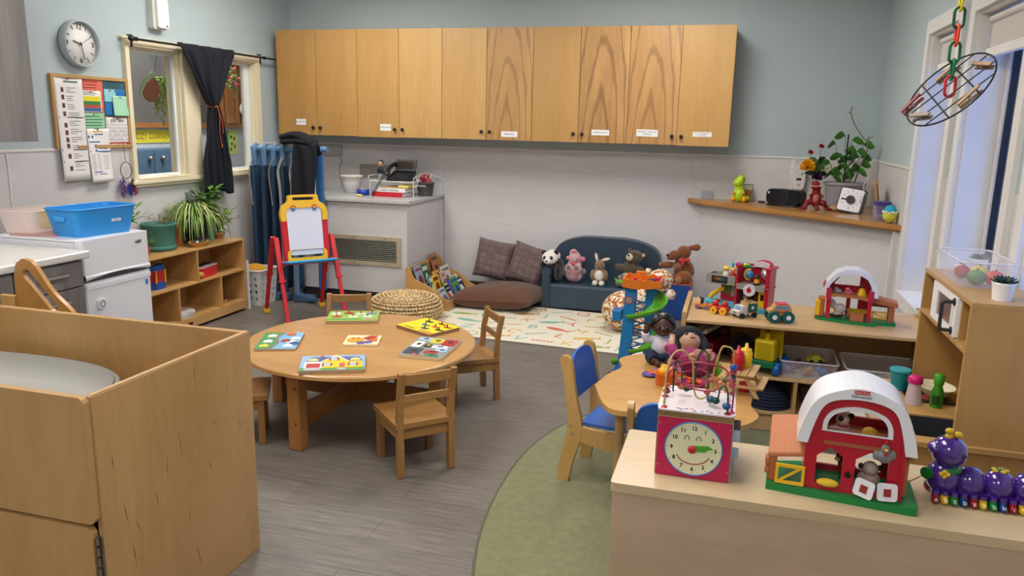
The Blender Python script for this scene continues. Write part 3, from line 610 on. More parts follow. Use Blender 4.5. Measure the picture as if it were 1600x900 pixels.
# ================= LOW PLANT SHELF =================
ls = T('low_shelf', 'low maple shelf unit with open cubbies along the left wall, plants on top', 'shelf', (-4.0, 4.0, 0))
D, L, H = .33, 1.24, .575; t_ = .016
P(MB().box(.005, D, 0, L, H-t_, H), 'top', maple_y, ls, .003)
P(MB().box(.005, D, 0, t_, .0, H-t_), 'side_panel', maple, ls, .002); P(MB().box(.005, D, L-t_, L, .0, H-t_), 'side_panel', maple, ls, .002)
P(MB().box(.005, .02, t_, L-t_, .03, H-t_), 'back_panel', maple, ls)
P(MB().box(.02, D-.004, t_, L-t_, .322, .338), 'shelf_board', maple_y, ls, .002); P(MB().box(.02, D-.004, t_, L-t_, .075, .09), 'shelf_board', maple_y, ls, .002)
P(MB().box(.02, D-.004, .675, .69, .338, H-t_), 'divider', maple, ls, .001); P(MB().box(.02, D-.004, .46, .475, .09, .322), 'divider', maple, ls, .001); P(MB().box(.02, D-.004, .93, .945, .09, .322), 'divider', maple, ls, .001)
pl = P(MB().box(D-.03, D-.003, t_, L-t_, .02, .075), 'plinth', maple_y, ls, .002)
P(MB().box(D-.003, D-.0015, .54, .585, .035, .06), 'badge', M('#3d2a1c', .5), pl)
hp_ = O(MB().box(.0, .02, .0, .02, 0, .39), 'white_board', 'white narrow board standing at the far end of the plant shelf', 'board', white, (-3.80, 5.262, 0)); hp_.scale = (6.5, 1, 1)
# toys on the shelf
dm = T('toy_drum', 'six-sided red and blue toy drum with yellow bars on the plant shelf', 'drum', (-3.80, 4.36, .338), rz=.2)
hexa = [(.085*math.cos(k*PI/3+.3), .085*math.sin(k*PI/3+.3)) for k in range(6)]
P(MB().prism([(x*.96, y*.96) for x, y in hexa], 'z', .05, .13), 'body', M('#b8222c', .5), dm)
P(MB().prism(hexa, 'z', 0, .05), 'base', M('#1e4f9e', .4), dm, .004); P(MB().prism(hexa, 'z', .13, .165), 'rim', M('#1e4f9e', .4), dm, .004)
mb = MB()
for x, y in hexa: mb.cyl((x, y, .045), (x, y, .135), .006, n=8)
P(mb, 'bars', M('#e0b62a', .4), dm)
P(MB().cyl((.03, -.06, .171), (.0, .12, .171), .005, n=8), 'drumstick', maple, dm)
kb = T('toy_keyboard', 'red toy piano keyboard with black and white keys on the upper right cubby', 'toy', (-3.775, 4.87, .339), rot=(.0, .0, .12)); kb.scale = (1.15, 1.15, 1.3)
P(MB().prism([(-.05, -.11), (.05, -.09), (.055, .03), (.02, .15), (-.03, .16), (-.06, .05)], 'z', 0, .05), 'body', M('#c8242c', .35), kb, .012)
mb = MB()
for k in range(9): mb.box(-.045, .03, -.098+k*.024, -.077+k*.024, .05, .056)
P(mb, 'white_keys', white, kb)
mb = MB()
for k in range(8): mb.box(-.045, .0, -.08+k*.024, -.07+k*.024, .056, .062)
P(mb, 'black_keys', black, kb); P(MB().ell((.03, -.1, .02), (.03, .03, .02), 12), 'speaker', M('#c08a2a', .5), kb)
for i, (dx, dy, a, c_, nm, lb) in enumerate([(0, 0, .1, '#26a38f', 'storybook', 'teal storybook at the bottom of the small pile in the lower cubby'), (0, .01, .0, '#d8d3cf', 'storybook', 'white storybook in the middle of the small pile in the lower cubby'), (.0, .0, -.2, '#c9b6b4', 'storybook', 'pale pink storybook on top of the small pile in the lower cubby')]):
    b_ = T(nm, lb, 'book', (-3.80+dx, 4.58+dy, .091+i*.0165), rz=a)
    P(MB().box(-.09, .09, -.08, .08, 0, .002).box(-.09, .09, -.08, .08, .014, .016), 'cover', M(c_, .4), b_); P(MB().box(-.088, .088, -.078, .078, .002, .014), 'pages', white, b_)
b_ = T('storybook', 'white storybook leaning on the divider in the lower middle cubby', 'book', (-3.84, 4.487, .091), rot=(-.3, 0, 0))
P(MB().box(-.08, .08, 0, .012, .0, .2), 'cover', M('#b9aaa4', .5), b_)
ty = T('wooden_toy_tray', 'small wooden tray with red and dark blocks in the lower right cubby', 'tray', (-3.78, 5.02, .091), rz=.2)
P(MB().plate(rrect(.09, .16, .01, 3), [rrect(.078, .148, .008, 3)], 'z', .004, .022).box(-.045, .045, -.08, .08, 0, .004), 'tray', maple, ty)
for k in range(5): P(MB().box(-.03, .03, -.065+k*.028, -.045+k*.028, .004, .03), 'block', M(['#b8222c', '#26324f', '#b8222c', '#2b2b2b', '#8c1f2a'][k], .4), ty, .002)
O(MB().box(-.03, .03, -.06, .06, 0, .02), 'toy_brick', 'flat blue toy brick in the lowest left cubby', 'toy', M('#1f4fa8', .4), (-3.72, 4.27, .091), bevel=.005)
# plants
terra = M('#b4663f', .8, bmp=.2, bs=90); soil = M('#3a2a20', .95, bmp=.8, bs=120, var=.3, vs=60)
def pot(t, r0, r1, h, m, lip=.01):
    P(MB().lathe([(r0, 0), (r1*.97, h-.02), (r1, h-.02), (r1+lip*.3, h), (r1-.008, h), (r1-.012, h-.02), (r0*.9, .012)], 32), 'pot', m, t)
    P(MB().lathe([(.001, h-.022), (r1-.011, h-.024)], 24), 'soil', soil, t)
def leafmesh(mb, p, d, L, w_, up=Vector((0, 0, 1)), bend=.3, tilt=None):
    d = Vector(d).normalized(); s_ = d.cross(tilt if tilt is not None else up)
    s_ = s_.normalized() if s_.length > 1e-3 else Vector((1, 0, 0)); n = s_.cross(d).normalized(); p = Vector(p)
    st = [(0, .05), (.25, .75), (.5, 1), (.75, .7), (1, 0)]
    vs = []
    for t__, ww in st:
        c = p+d*(L*t__)-up*(bend*L*t__*t__); vs += [c-s_*w_*ww/2+n*.1*w_*ww, c-n*.0, c+s_*w_*ww/2+n*.1*w_*ww]
    fs = []
    for i in range(4):
        a = i*3; fs += [(a, a+1, a+4, a+3), (a+1, a+2, a+5, a+4)]
    mb.add(vs, fs, True)
def leafy(t, base, spread, height, n, L, w_, col, seed, stemc='#6f8a3c', per=9, lean=(0, 0)):
    r_ = random.Random(seed); ms = MB(); ml = MB(); b = Vector(base)
    for k in range(n):
        a = r_.uniform(0, 2*PI); h = height*r_.uniform(.55, 1); q = spread*r_.uniform(.3, 1)
        e = b+Vector((q*math.cos(a)+lean[0], q*math.sin(a)+lean[1], h)); m_ = b+Vector((.25*q*math.cos(a), .25*q*math.sin(a), h*.6))
        sp = spline([b, m_, e], 6); ms.tube(sp, .0022, 5)
        for j in range(per):
            i_ = int(len(sp)*(.3+.7*j/per)); p = sp[min(i_, len(sp)-1)]; aa = a+j*2.4+r_.uniform(-.4, .4)
            leafmesh(ml, p, (math.cos(aa), math.sin(aa), r_.uniform(-.1, .7)), L*r_.uniform(.7, 1.15), w_)
        leafmesh(ml, sp[-1], (math.cos(a), math.sin(a), 1), L*.9, w_)
    P(ms, 'stems', M(stemc, .6), t); P(ml, 'leaves', M(col, .5, var=.3, vs=30), t)
t = T('potted_plant', 'leafy plant in a terracotta pot behind the fridge end of the plant shelf', 'plant', (-3.88, 4.19, .575)); pot(t, .05, .065, .13, terra); leafy(t, (0, 0, .12), .15, .22, 14, .065, .034, '#5f8a3c', 11)
t = T('potted_plant', 'small pale green plant low beside the big green pot', 'plant', (-3.80, 4.30, .575)); pot(t, .035, .045, .06, terra); leafy(t, (0, 0, .05), .07, .06, 7, .05, .028, '#83ad45', 12, per=5)
t = T('potted_plant', 'large round green pot with a thin dry twiggy plant', 'plant', (-3.87, 4.54, .575))
gp = M('#3f7567', .6, bmp=.1, bs=40, var=.1, vs=25)
P(MB().lathe([(.1, .035), (.112, .17), (.118, .175), (.118, .19), (.108, .19), (.104, .17)], 40), 'pot', gp, t); P(MB().lathe([(.085, 0), (.106, .006), (.11, .035), (.1, .035), (.09, .01)], 40), 'saucer', gp, t)
P(MB().lathe([(.001, .165), (.106, .163)], 24), 'soil', soil, t)
mb = MB(); r_ = random.Random(8)
for k in range(26):
    a = r_.uniform(0, 2*PI); q = r_.uniform(.04, .13); mb.tube(spline([(.02*math.cos(a), .03*math.sin(a)+.02, .165), (q*.5*math.cos(a), q*.5*math.sin(a)+.02, .165+.06*r_.random()+.03), (q*math.cos(a), q*math.sin(a)+.02, .19+.05*r_.random())], 4), .0011, 4)
P(mb, 'twigs', M('#7d5a3c', .8), t)
t = T('potted_plant', 'terracotta pot with dry stalks between the green pot and the spider plant', 'plant', (-3.90, 4.745, .575)); pot(t, .045, .055, .17, terra)
mb = MB()
for k in range(20): a = r_.uniform(0, 2*PI); mb.tube(spline([(0, 0, .15), (.03*math.cos(a), .04*math.sin(a), .22), (.07*math.cos(a), .09*math.sin(a), .25+.04*r_.random())], 4), .0012, 4)
P(mb, 'stalks', M('#8b8a4a', .8), t)
t = T('spider_plant', 'big spider plant with arching striped leaves in the middle of the plant shelf', 'plant', (-3.86, 4.90, .575)); pot(t, .055, .07, .15, M('#3a3632', .6))
mb = MB(); mb2 = MB(); r_ = random.Random(21)
for k in range(230):
    a = r_.uniform(0, 2*PI); L = r_.uniform(.15, .34); h = r_.uniform(.05, .17); tgt = mb if k % 3 else mb2
    ca, sa = math.cos(a), math.sin(a); b0 = Vector((.02*ca, .02*sa, .14)); pts = spline([b0, b0+Vector((L*.3*ca, L*.3*sa, h)), b0+Vector((L*.7*ca, L*.7*sa, h*.7)), b0+Vector((L*.85*ca, L*.85*sa, h*.7-L*.75*r_.uniform(.3, 1)))], 4)
    pts = [Vector((max(p.x, -.125), p.y, p.z if p.x > .2 else max(p.z, .006))) for p in pts]
    s_ = Vector((-sa, ca, 0)); vs = []; N = len(pts)
    for i, p in enumerate(pts): ww = .0042*math.sin(PI*min(1, .15+.85*i/N)); vs += [p-s_*ww, p+s_*ww]
    tgt.add(vs, [(2*i, 2*i+1, 2*i+3, 2*i+2) for i in range(N-1)], True)
P(mb, 'leaves', M('#6d9140', .5, var=.3, vs=30), t); P(mb2, 'striped_leaves', M('#b7c07a', .5, var=.2, vs=30), t, label='pale striped leaves')
bk = T('wicker_basket', 'shallow wicker basket of small stones and trinkets in front of the spider plant', 'basket', (-3.74, 4.79, .575))
P(MB().lathe([(.05, 0), (.062, .012), (.075, .03), (.079, .035), (.07, .033), (.055, .012), (.001, .008)], 36, sx=.75, sy=1.25), 'basket', M('#c08a45', .8, bmp=.8, bs=120, var=.25, vs=60), bk)
for k in range(12): P(MB().ell((r_.uniform(-.03, .03), r_.uniform(-.07, .07), .035), (.011, .014, .009), 8), 'stone', M(r_.choice(['#cfcac4', '#5b3b3a', '#97262f', '#2f6a54', '#2a2a2e', '#3d7186', '#e8e4de']), .4), bk)
t = T('potted_plant', 'tall pale green pot with bushy serrated leaves right of the spider plant', 'plant', (-3.86, 5.08, .575)); pot(t, .033, .052, .18, M('#5f9482', .6, var=.1))
leafy(t, (0, 0, .16), .13, .24, 15, .08, .045, '#5d8a3f', 31)
t = T('potted_plant', 'low trailing leafy plant at the far end of the plant shelf', 'plant', (-3.85, 5.17, .575)); pot(t, .035, .045, .05, terra); leafy(t, (0, 0, .04), .15, .2, 13, .065, .036, '#648f45', 33)
# ---- laundry basket ----
lb = T('laundry_basket', 'white plastic laundry basket with oval holes behind the easel', 'basket', (-3.75, 5.485, 0))
wp = M('#d6d5d2', .4)
def side(mb, w0, w1, h, T_):
    keep = mb.T; mb.T = T_; hs = []
    for r in range(4):
        for c_ in range(4): hs.append([(x, z) for x, z in circ(.012, 10, -.075+c_*.05, .06+r*.055, 1.4)])
    mb.plate([(-w0, 0), (w0, 0), (w1, h), (-w1, h)], hs, 'y', -.002, .002); mb.T = keep
mb = MB(); w0, w1, h = .105, .125, .29
for k in range(4): side(mb, w0, w1, h, Matrix.Rotation(k*PI/2, 4, 'Z') @ Matrix.Translation((0, -w0, 0)) @ Matrix.Rotation(math.atan((w1-w0)/h), 4, 'X'))
mb.box(-w0, w0, -w0, w0, 0, .004); P(mb, 'body', wp, lb, label=None)
P(MB().tube([(x, y, h) for x, y in rrect(.262, .262, .03, 4)], .008, 8, closed=True), 'rim', wp, lb)
O(MB().ell((0, 0, .0), (.09, .09, .06), 20), 'plush_standin', 'plain golden yellow shape standing in for a soft toy at the top of the laundry basket', 'plush_standin', M('#c9952c', .95, bmp=.5, bs=80), (-3.75, 5.485, .27), remesh=.008)  # golden ellipsoid added in place of an omitted soft toy
# ================= COTS, COAT =================
bl1 = M('#5f83a8', .45); bl2 = M('#1f3a54', .7, var=.15, vs=8); bl3 = M('#2f64a0', .6)
cs = T('cot_rail', 'light blue tube rail from which the cots hang', 'rail', (0, 5.69, 1.255))
P(MB().cyl((-3.87, 0, 0), (-3.34, 0, 0), .024, n=16), 'tube', bl1, cs)
CXS = (-3.83, -3.735, -3.645, -3.56, -3.455, -3.28)
for i in range(6):
    ct = T('cot', ['first blue cot from the window in the hanging row', 'second blue cot from the window in the hanging row', 'third blue cot from the window in the hanging row', 'fourth blue cot from the window, with a pale strap', 'fifth blue cot from the window, next to the draped coat', 'light blue cot sheet showing right of the draped coat'][i], 'cot', (CXS[i], 5.69, 0), group='blue cots in the hanging row')
    if i == 5:
        P(MB().box(-.02, .05, .02, .04, .1, 1.22), 'fabric', bl3, ct, .008); P(MB().cyl((-.03, .03, 1.262), (.09, .03, 1.262), .024, n=16), 'end_bracket', bl1, ct); continue
    P(MB().tube(arc((0, 1.255), .032, -10, 190, 12, 'yz', 0), .016, 8).box(-.018, .018, -.048, -.024, 1.12, 1.25).box(-.018, .018, .024, .048, 1.1, 1.25), 'end_bracket', bl1, ct, .003)
    def cf(u, v, i=i): return (.02*math.sin(u*PI)-.01+.006*math.sin(v*9+i*2), -.03+.1*u, .1+1.02*v)
    mb = MB(); mb.grid(cf, 12, 14); o = P(mb, 'fabric', bl2 if i % 2 == 0 else M('#182b40', .7, var=.15, vs=8), ct); d = o.modifiers.new('t', 'SOLIDIFY'); d.thickness = .028
    P(MB().box(-.018, .018, -.075, -.045, .06, 1.12), 'side_rail', bl1 if i == 4 else bl2, ct, .008)
    if i in (0, 2, 3, 4): P(MB().tube(spline([(.02, -.07, 1.19), (-.015, -.09, 1.08), (.0, -.093, .9), (.01, -.093, .3 if i > 2 else .8)], 5), .012 if i == 3 else .006 if i > 2 else .004, 6), 'strap', M('#8f8d8a', .7), ct)
    P(MB().box(-.025, .03, -.09, .0, 0, .07), 'foot_bracket', M('#3f5872', .5), ct, .012)
ctb = O(MB().box(-.06, .09, -.05, .03, 0, .06).cyl((.0, -.02, .03), (.13, -.05, .03), .022, n=14), 'cot_bracket', 'grey blue cot end piece standing on the floor under the cots', 'cot bracket', M('#3f5872', .5), (-3.40, 5.66, 0.0), bevel=.012)
ctb.location.z = .002
mb = MB()
coat = M('#11131d', .9, bmp=.15, bs=200)
o = T('coat', 'dark navy padded coat draped over the end of the cot rail', 'coat', (-3.325, 5.665, 1.24))
def coatf(u, v):
    x = -.12+.2*u
    if v < .62:
        k = v/.62; return (x*(1.05-.1*k)+.03*k-.01, -.085-.012*math.sin(u*PI*3+k*3), -.48+k*.52)
    k = (v-.62)/.38; a = PI*k
    return (x*.95+.02-.02*k, -.085*math.cos(a), .04+.06*math.sin(a)-.1*k*k)
mb.grid(coatf, 18, 26); d = P(mb, 'drape', coat, o); m_ = d.modifiers.new('t', 'SOLIDIFY'); m_.thickness = .035; d.modifiers.new('s', 'SUBSURF').render_levels = 1
mb = MB()
for k in range(9): s_ = k/8; mb.ell((-.2+.24*s_, -.02, .115+.035*math.sin(s_*PI)-.04*s_), (.045, .07, .028+.012*s_), 14)
for k in range(8): s_ = k/7; mb.ell((-.19+.2*s_, -.035, .075+.01*math.sin(s_*PI)), (.045, .06, .02), 14)
P(mb, 'fold', coat, o, remesh=.007)
# ================= EASEL =================
es = T('toy_easel', 'red and yellow child easel with white board and blue tray', 'easel', (-3.14, 5.22, 0), rz=math.radians(50))
red = M('#c3202a', .35); yel = M('#e3b32a', .35); skb = M('#2f9bd0', .35)
def leg(x0, y0, z0, x1, y1, z1, w_=.03):
    mb = MB(); a = Vector((x0, y0, z0)); b = Vector((x1, y1, z1)); m_ = a.lerp(b, .46)
    for p, q, ww in ((a, m_, w_*.5), (m_, b, w_*.62)):
        d = (q-p).normalized(); s1 = Vector((1, 0, 0)); s2 = d.cross(s1).normalized(); vs = []
        for c_ in (p, q):
            for sx, sy in ((-1, -1), (1, -1), (1, 1), (-1, 1)): vs.append(c_+s1*ww*sx+s2*ww*.75*sy)
        mb.add(vs, [(0, 3, 2, 1), (4, 5, 6, 7), (0, 1, 5, 4), (1, 2, 6, 5), (2, 3, 7, 6), (3, 0, 4, 7)])
    return mb, m_
for sx in (-1, 1):
    for (fy, ty_) in ((-.27, -.03), (.25, .04)):
        mb, m_ = leg(sx*.225, fy, .028, sx*.215, ty_, .63)
        lg = P(mb, 'leg', red, es, .006); P(MB().box(sx*.225-.024, sx*.225+.024, fy-.022, fy+.022, 0, .035), 'foot', yel, lg, .006)
        P(MB().cyl((m_.x-.03, m_.y, m_.z+.02), (m_.x+.03, m_.y, m_.z+.02), .006, n=8), 'peg', red, lg)
mb = MB(); mb.tube([(-.205, -.1, .445), (.205, -.1, .445)], .017, 8); P(mb, 'crossbar', red, es, .003)
KT = Matrix.Translation((0, -.105, .44)) @ Matrix.Rotation(math.radians(-9), 4, 'X') @ Matrix.Scale(1.02, 4)
ou = sp2([(-.165, .02), (-.17, .28), (-.178, .36), (-.16, .42), (-.12, .45), (-.11, .49), (-.09, .5), (.09, .5), (.11, .49), (.12, .45), (.16, .42), (.178, .36), (.17, .28), (.165, .02)], 4)
lowr = [(x, min(z, .3)) for x, z in [(-.165, .0), (-.168, .3), (-.13, .3), (-.13, .0)]]
for sx in (-1, 1): mb = MB(); mb.T = KT; mb.prism([(sx*.168, 0), (sx*.128, 0), (sx*.132, .32), (sx*.175, .32)], 'y', 0, .03); P(mb, 'side_frame', red, es, .006)
up_ = [(-.178, .31)]+[p for p in ou if p[1] > .31]+[(.178, .31)]
mb = MB(); mb.T = KT; mb.plate(up_+[(.135, .31), (.135, .38), (.118, .405), (-.118, .405), (-.135, .38), (-.135, .31)], [slot(-.07, .472, .07, .472, .011)], 'y', -.006, .036); P(mb, 'top_frame', yel, es, .006)
mb = MB(); mb.T = KT; mb.plate(rrect(.3, .1, .03, 4, 0, .05), [rrect(.25, .06, .015, 3, 0, .07)], 'y', -.008, .034); P(mb, 'bottom_frame', yel, es, .004)
mb = MB(); mb.T = KT; mb.prism(rrect(.262, .35, .02, 4, 0, .235), 'y', .002, .012); P(mb, 'white_board', M('#d5d8e4', .15, var=.01), es)
for sx in (-.08, .08):
    mb = MB(); mb.T = KT; mb.box(sx-.014, sx+.014, -.006, .004, .385, .40); P(mb, 'clip', M('#2a6f9c', .4), es, .002)
    mb = MB(); mb.T = KT; mb.tube(arc((sx, .405), .018, 0, 180, 8, 'xz', 0), .008, 8); P(mb, 'clamp', M('#c2352a', .4), es)
mb = MB(); mb.T = KT @ Matrix.Translation((0, 0, .0)); mb.prism(rrect(.38, .12, .03, 4, 0, -.05), 'z', .0, .006); mb.tube([(x, y, .012) for x, y in rrect(.38, .12, .03, 4, 0, -.05)], .009, 8, closed=True); P(mb, 'tray', skb, es)
# ================= BUILT-IN COUNTER WITH GRILLE =================
ec = T('built_in_counter', 'boxed-in pale counter with a metal air grille on its front', 'counter', (0, 0, 0))
X0, X1, Yf = -3.52, -2.53, 5.79
P(MB().box(X0, X1, Yf, YB-.001, .1, .845), 'body', wain_x, ec, .002)
P(MB().box(X0+.01, X1-.004, Yf+.015, YB-.001, 0, .1), 'plinth', bb, ec)
P(MB().box(X0-.035, X1+.03, Yf-.03, YB-.001, .845, .872), 'worktop', M('#b9b8b8', .3, var=.08, vs=30), ec, .004)
vg = P(MB().plate([(-3.42, .325), (-2.58, .325), (-2.58, .57), (-3.42, .57)], [[(-3.38, .36), (-2.62, .36), (-2.62, .537), (-3.38, .537)]], 'y', Yf-.01, Yf-.0005), 'air_grille', M('#b8ad93', .45, .2), ec, .002)
mb = MB()
for k in range(11):
    z = .366+k*.0158; mb.add([(-3.38, Yf-.002, z), (-2.62, Yf-.002, z), (-2.62, Yf-.008, z+.009), (-3.38, Yf-.008, z+.009), (-3.38, Yf-.001, z+.001), (-2.62, Yf-.001, z+.001), (-2.62, Yf-.007, z+.01), (-3.38, Yf-.007, z+.01)], [(0, 1, 2, 3), (7, 6, 5, 4), (0, 4, 5, 1), (2, 6, 7, 3)])
P(mb, 'louvres', M('#a9aca0', .4, .3), vg)
P(MB().box(-3.38, -2.62, Yf-.0012, Yf-.0004, .36, .537), 'shade_sheet', black, vg)  # black sheet painting in the shade behind the louvres
mb = MB()
for x in (-3.3, -3.0, -2.72):
    for z in (.343, .554): mb.cyl((x, Yf-.012, z), (x, Yf-.0095, z), .005, n=8)
P(mb, 'screws', M('#5c5748', .4, .8), vg)
# small things on the counter
CZ = .8725
sm = M('#c9bfae', .6, bmp=.3, bs=150)
t = T('storage_tub', 'two nested pale tubs, white fabric over grey, at the left end of the counter', 'tub', (-3.26, 6.26, CZ)); t.scale = (.8, .8, .9)
P(MB().lathe([(.08, 0), (.105, .11), (.098, .11), (.075, .006), (.001, .006)], 28), 'lower_tub', M('#a7a7a7', .7, bmp=.4, bs=150), t); P(MB().lathe([(.1, .1), (.118, .155), (.128, .16), (.125, .168), (.11, .165), (.095, .11)], 28), 'upper_tub', M('#d9d2c6', .7, bmp=.2, bs=60), t)
t = T('tape_roll', 'blue roll of tape on the counter', 'tape', (-3.07, 6.1, CZ)); P(MB().lathe([(.03, 0), (.055, 0), (.055, .048), (.03, .048), (.03, 0)], 28), 'roll', M('#1d3fa0', .4), t); P(MB().lathe([(.028, .0), (.03, .0), (.03, .05), (.028, .05)], 24), 'core', M('#b8a98a', .8), t)
O(MB().ell((-.015, 0, .012), (.014, .011, .012), 10).ell((.012, .004, .01), (.016, .01, .01), 10).ell((.0, -.01, .012), (.01, .01, .012), 10), 'putty', 'small yellow lump of modelling putty on the counter edge', 'toy', M('#e6cf66', .6), (-3.03, 5.95, CZ), remesh=.003)
rk = T('wire_rack', 'white wire shelf rack carrying the desk phone', 'rack', (-2.80, 6.2, CZ))
wm = M('#e2e0dc', .4); mb = MB(); w_, dp, hh = .2, .11, .125
for sx in (-1, 1):
    mb.tube(spline([(sx*w_, -dp, 0), (sx*w_, -dp, hh-.01), (sx*w_, -dp+.01, hh), (sx*w_, dp-.01, hh), (sx*w_, dp, hh-.01), (sx*w_, dp, 0)], 4), .004, 6)
P(mb, 'legs', wm, rk)
mb = MB(); mb.tube([(-w_, -dp, hh), (w_, -dp, hh)], .005, 6); mb.tube([(-w_, dp, hh), (w_, dp, hh)], .005, 6)
for k in range(14): x = -w_+.03*k+.005; mb.tube([(x, -dp, hh+.001), (x, dp, hh+.001)], .002, 5)
for sx in (-1, 1): mb.tube(spline([(sx*w_, -dp, hh), (sx*(w_+.01), -dp, hh+.04), (sx*(w_+.01), dp, hh+.04), (sx*w_, dp, hh)], 4), .0035, 6)
mb.tube(spline([(w_, -dp, hh-.03), (w_+.03, -dp, hh-.035), (w_+.04, -dp, hh+.02), (w_+.02, -dp, hh+.03)], 4), .0035, 6)
P(mb, 'grid', wm, rk)
ph_ = T('desk_phone', 'black desk phone with tilted screen on the wire rack', 'phone', (-2.75, 6.19, CZ+.129), rot=(0, 0, math.radians(4)))
pb = M('#1b1c1e', .35)
P(MB().prism([(-.09, .0), (.09, .0), (.09, .075), (-.09, .02)], 'x', -.105, .1), 'base', pb, ph_, .004)
mb = MB(); mb.T = Matrix.Translation((.015, .055, .075)) @ Matrix.Rotation(math.radians(-22), 4, 'X'); mb.box(-.09, .09, -.008, .008, .0, .105); sc = P(mb, 'screen_housing', pb, ph_, .004)
mb = MB(); mb.T = Matrix.Translation((.015, .055, .075)) @ Matrix.Rotation(math.radians(-22), 4, 'X'); mb.box(-.07, .07, -.0095, -.008, .02, .085); P(mb, 'screen', M('#2a2018', .15), sc)
mb = MB()
for r in range(5):
    for c_ in range(6): y = -.08+.025*r; mb.box(-.06+c_*.024, -.045+c_*.024, y, y+.014, .027+.3*(y+.09)-.004, .03+.3*(y+.09))
P(mb, 'keys', M('#3a3c40', .4), ph_)
P(MB().tube(spline([(-.1, -.1, .05), (-.095, -.06, .095), (-.085, .02, .13), (-.075, .08, .13)], 6), [.022]*4+[.016]*11+[.022]*4, 12), 'handset', pb, ph_)
mb = MB(); mb.tube([Vector((-.12-.09*s_/60, -.13-.02*s_/60, .04-.16*s_/60))+Vector((.008*math.cos(s_*1.2), .0, .008*math.sin(s_*1.2))) for s_ in range(61)], .003, 5); P(mb, 'cord', pb, ph_)
fg = T('bobblehead_figure', 'small figurine with dark hair and black shirt standing on the wire rack', 'figurine', (-2.96, 6.22, CZ+.129))
P(MB().lathe([(.028, 0), (.026, .03), (.02, .05)], 20), 'base', M('#8b8d8f', .5), fg); mb = MB(); mb.ell((0, 0, .075), (.024, .018, .035), 14); mb.ell((-.022, -.004, .07), (.008, .01, .026), 8); mb.ell((.022, -.004, .07), (.008, .01, .026), 8); P(mb, 'body', M('#1d2433', .6), fg)
mb = MB(); mb.ell((0, 0, .135), (.022, .022, .028), 16); mb.ell((0, -.022, .13), (.004, .005, .005), 8); P(mb, 'head', M('#c79a7e', .6), fg); P(MB().ell((0, .005, .147), (.023, .021, .021), 14), 'hair', M('#1b1512', .7), fg)
mb = MB(); mb.ell((-.008, -.02, .138), .003, 6); mb.ell((.008, -.02, .138), .003, 6); P(mb, 'eyes', black, fg)
t = T('ring_binder', 'red ring binder lying flat under the wire rack', 'binder', (-2.82, 6.14, CZ)); P(MB().box(-.14, .14, -.1, .1, 0, .004).box(-.14, .14, -.1, .1, .034, .038).box(-.14, .14, -.1, -.096, 0, .038), 'cover', M('#c11f2e', .4), t, .002); P(MB().box(-.13, .14, -.094, .1, .004, .034), 'pages', white, t)
t = T('ring_binder', 'white ring binder with printed spine on the red one', 'binder', (-2.80, 6.15, CZ+.0385)); P(MB().box(-.14, .14, -.1, .1, 0, .003).box(-.14, .14, -.1, .1, .03, .033).box(-.14, .14, -.1, -.096, 0, .033), 'cover', white, t, .002); P(MB().box(-.13, .14, -.094, .1, .003, .03), 'pages', M('#d8d0be', .8), t)
mb = MB(); mb.text('SAFETY MANUAL', .022, facing((0, -.1005, .016), '-y')); P(mb, 'spine_lettering', black, t)
t = T('folder', 'kraft paper folder with a yellow pad on top of the binders', 'folder', (-2.78, 6.16, CZ+.072)); P(MB().box(-.12, .14, -.09, .09, 0, .008), 'cover', M('#b59a6c', .8), t); P(MB().box(.05, .14, -.092, .06, .0085, .025), 'pad', M('#d8cc6a', .7), t)
cd = T('pen_caddy', 'dark grey tub of red scissors and pens at the right end of the counter', 'caddy', (-2.565, 6.27, CZ))
P(MB().lathe([(.062, 0), (.078, .11), (.083, .112), (.083, .12), (.074, .12), (.058, .008), (.001, .008)], 28, sx=1, sy=.85), 'tub', M('#4b4d4f', .5), cd); P(MB().box(-.045, .03, -.0665, -.064, .082, .098), 'label_strip', M('#8f9294', .5), cd)
for k in range(9): a = k*2.4; x, y = .035*math.cos(a), .03*math.sin(a); P(MB().cyl((x*.5, y*.5, .03), (x*1.4, y*1.2, .15+.02*(k % 3)), .006, n=8), 'pen', M(['#b01c2c', '#1d1d20', '#b01c2c', '#d9d4cc', '#b01c2c'][k % 5], .4), cd)
mb = MB(); mb.tube([(.01+.014*math.cos(q), -.01, .165+.02*math.sin(q)) for q in [2*PI*k/14 for k in range(14)]], .004, 6, closed=True); mb.tube([(-.02+.014*math.cos(q), -.01, .16+.02*math.sin(q)) for q in [2*PI*k/14 for k in range(14)]], .004, 6, closed=True); P(mb, 'scissor_handles', M('#b01c2c', .4), cd)
# wall plates, conduit box, cables
t = T('conduit_box', 'flat painted metal box with rounded corners on the wall left of the phone', 'wall box', (-3.62, YB, 1.225)); P(MB().prism(rrect(.24, .11, .015, 4), 'y', -.02, -.001), 'cover', M('#a9a5a0', .45), t, .004)
t = T('socket_plate', 'wide metal socket plate on the wall behind the tubs', 'socket', (-3.17, YB, 1.05)); P(MB().prism(rrect(.3, .12, .01, 3), 'y', -.012, -.001), 'plate', M('#96928c', .45, .3), t, .002)
for x in (-.07, .06): P(MB().prism(rrect(.085, .06, .006, 3, x, 0), 'y', -.016, -.012), 'socket', M('#8d8983', .4), t, .001)
O(MB().tube(spline([(-3.51, YB-.03, 1.175), (-3.50, YB-.02, 1.12), (-3.53, YB-.012, 1.05), (-3.5, YB-.012, .89)], 8), .003, 6), 'cable', 'thin grey cable hanging from the wall box', 'cable', M('#8f8b86', .5))
O(MB().tube(spline([(-2.66, 6.25, 1.035), (-2.62, 6.4, 1.055), (-2.58, 6.50, 1.03), (-2.5, 6.53, .99), (-2.48, 6.535, .86), (-2.475, 6.535, .6), (-2.475, 6.535, .12)], 10), .004, 8), 'cable', 'long white cable looping from the rack and down the wall seam', 'cable', white)
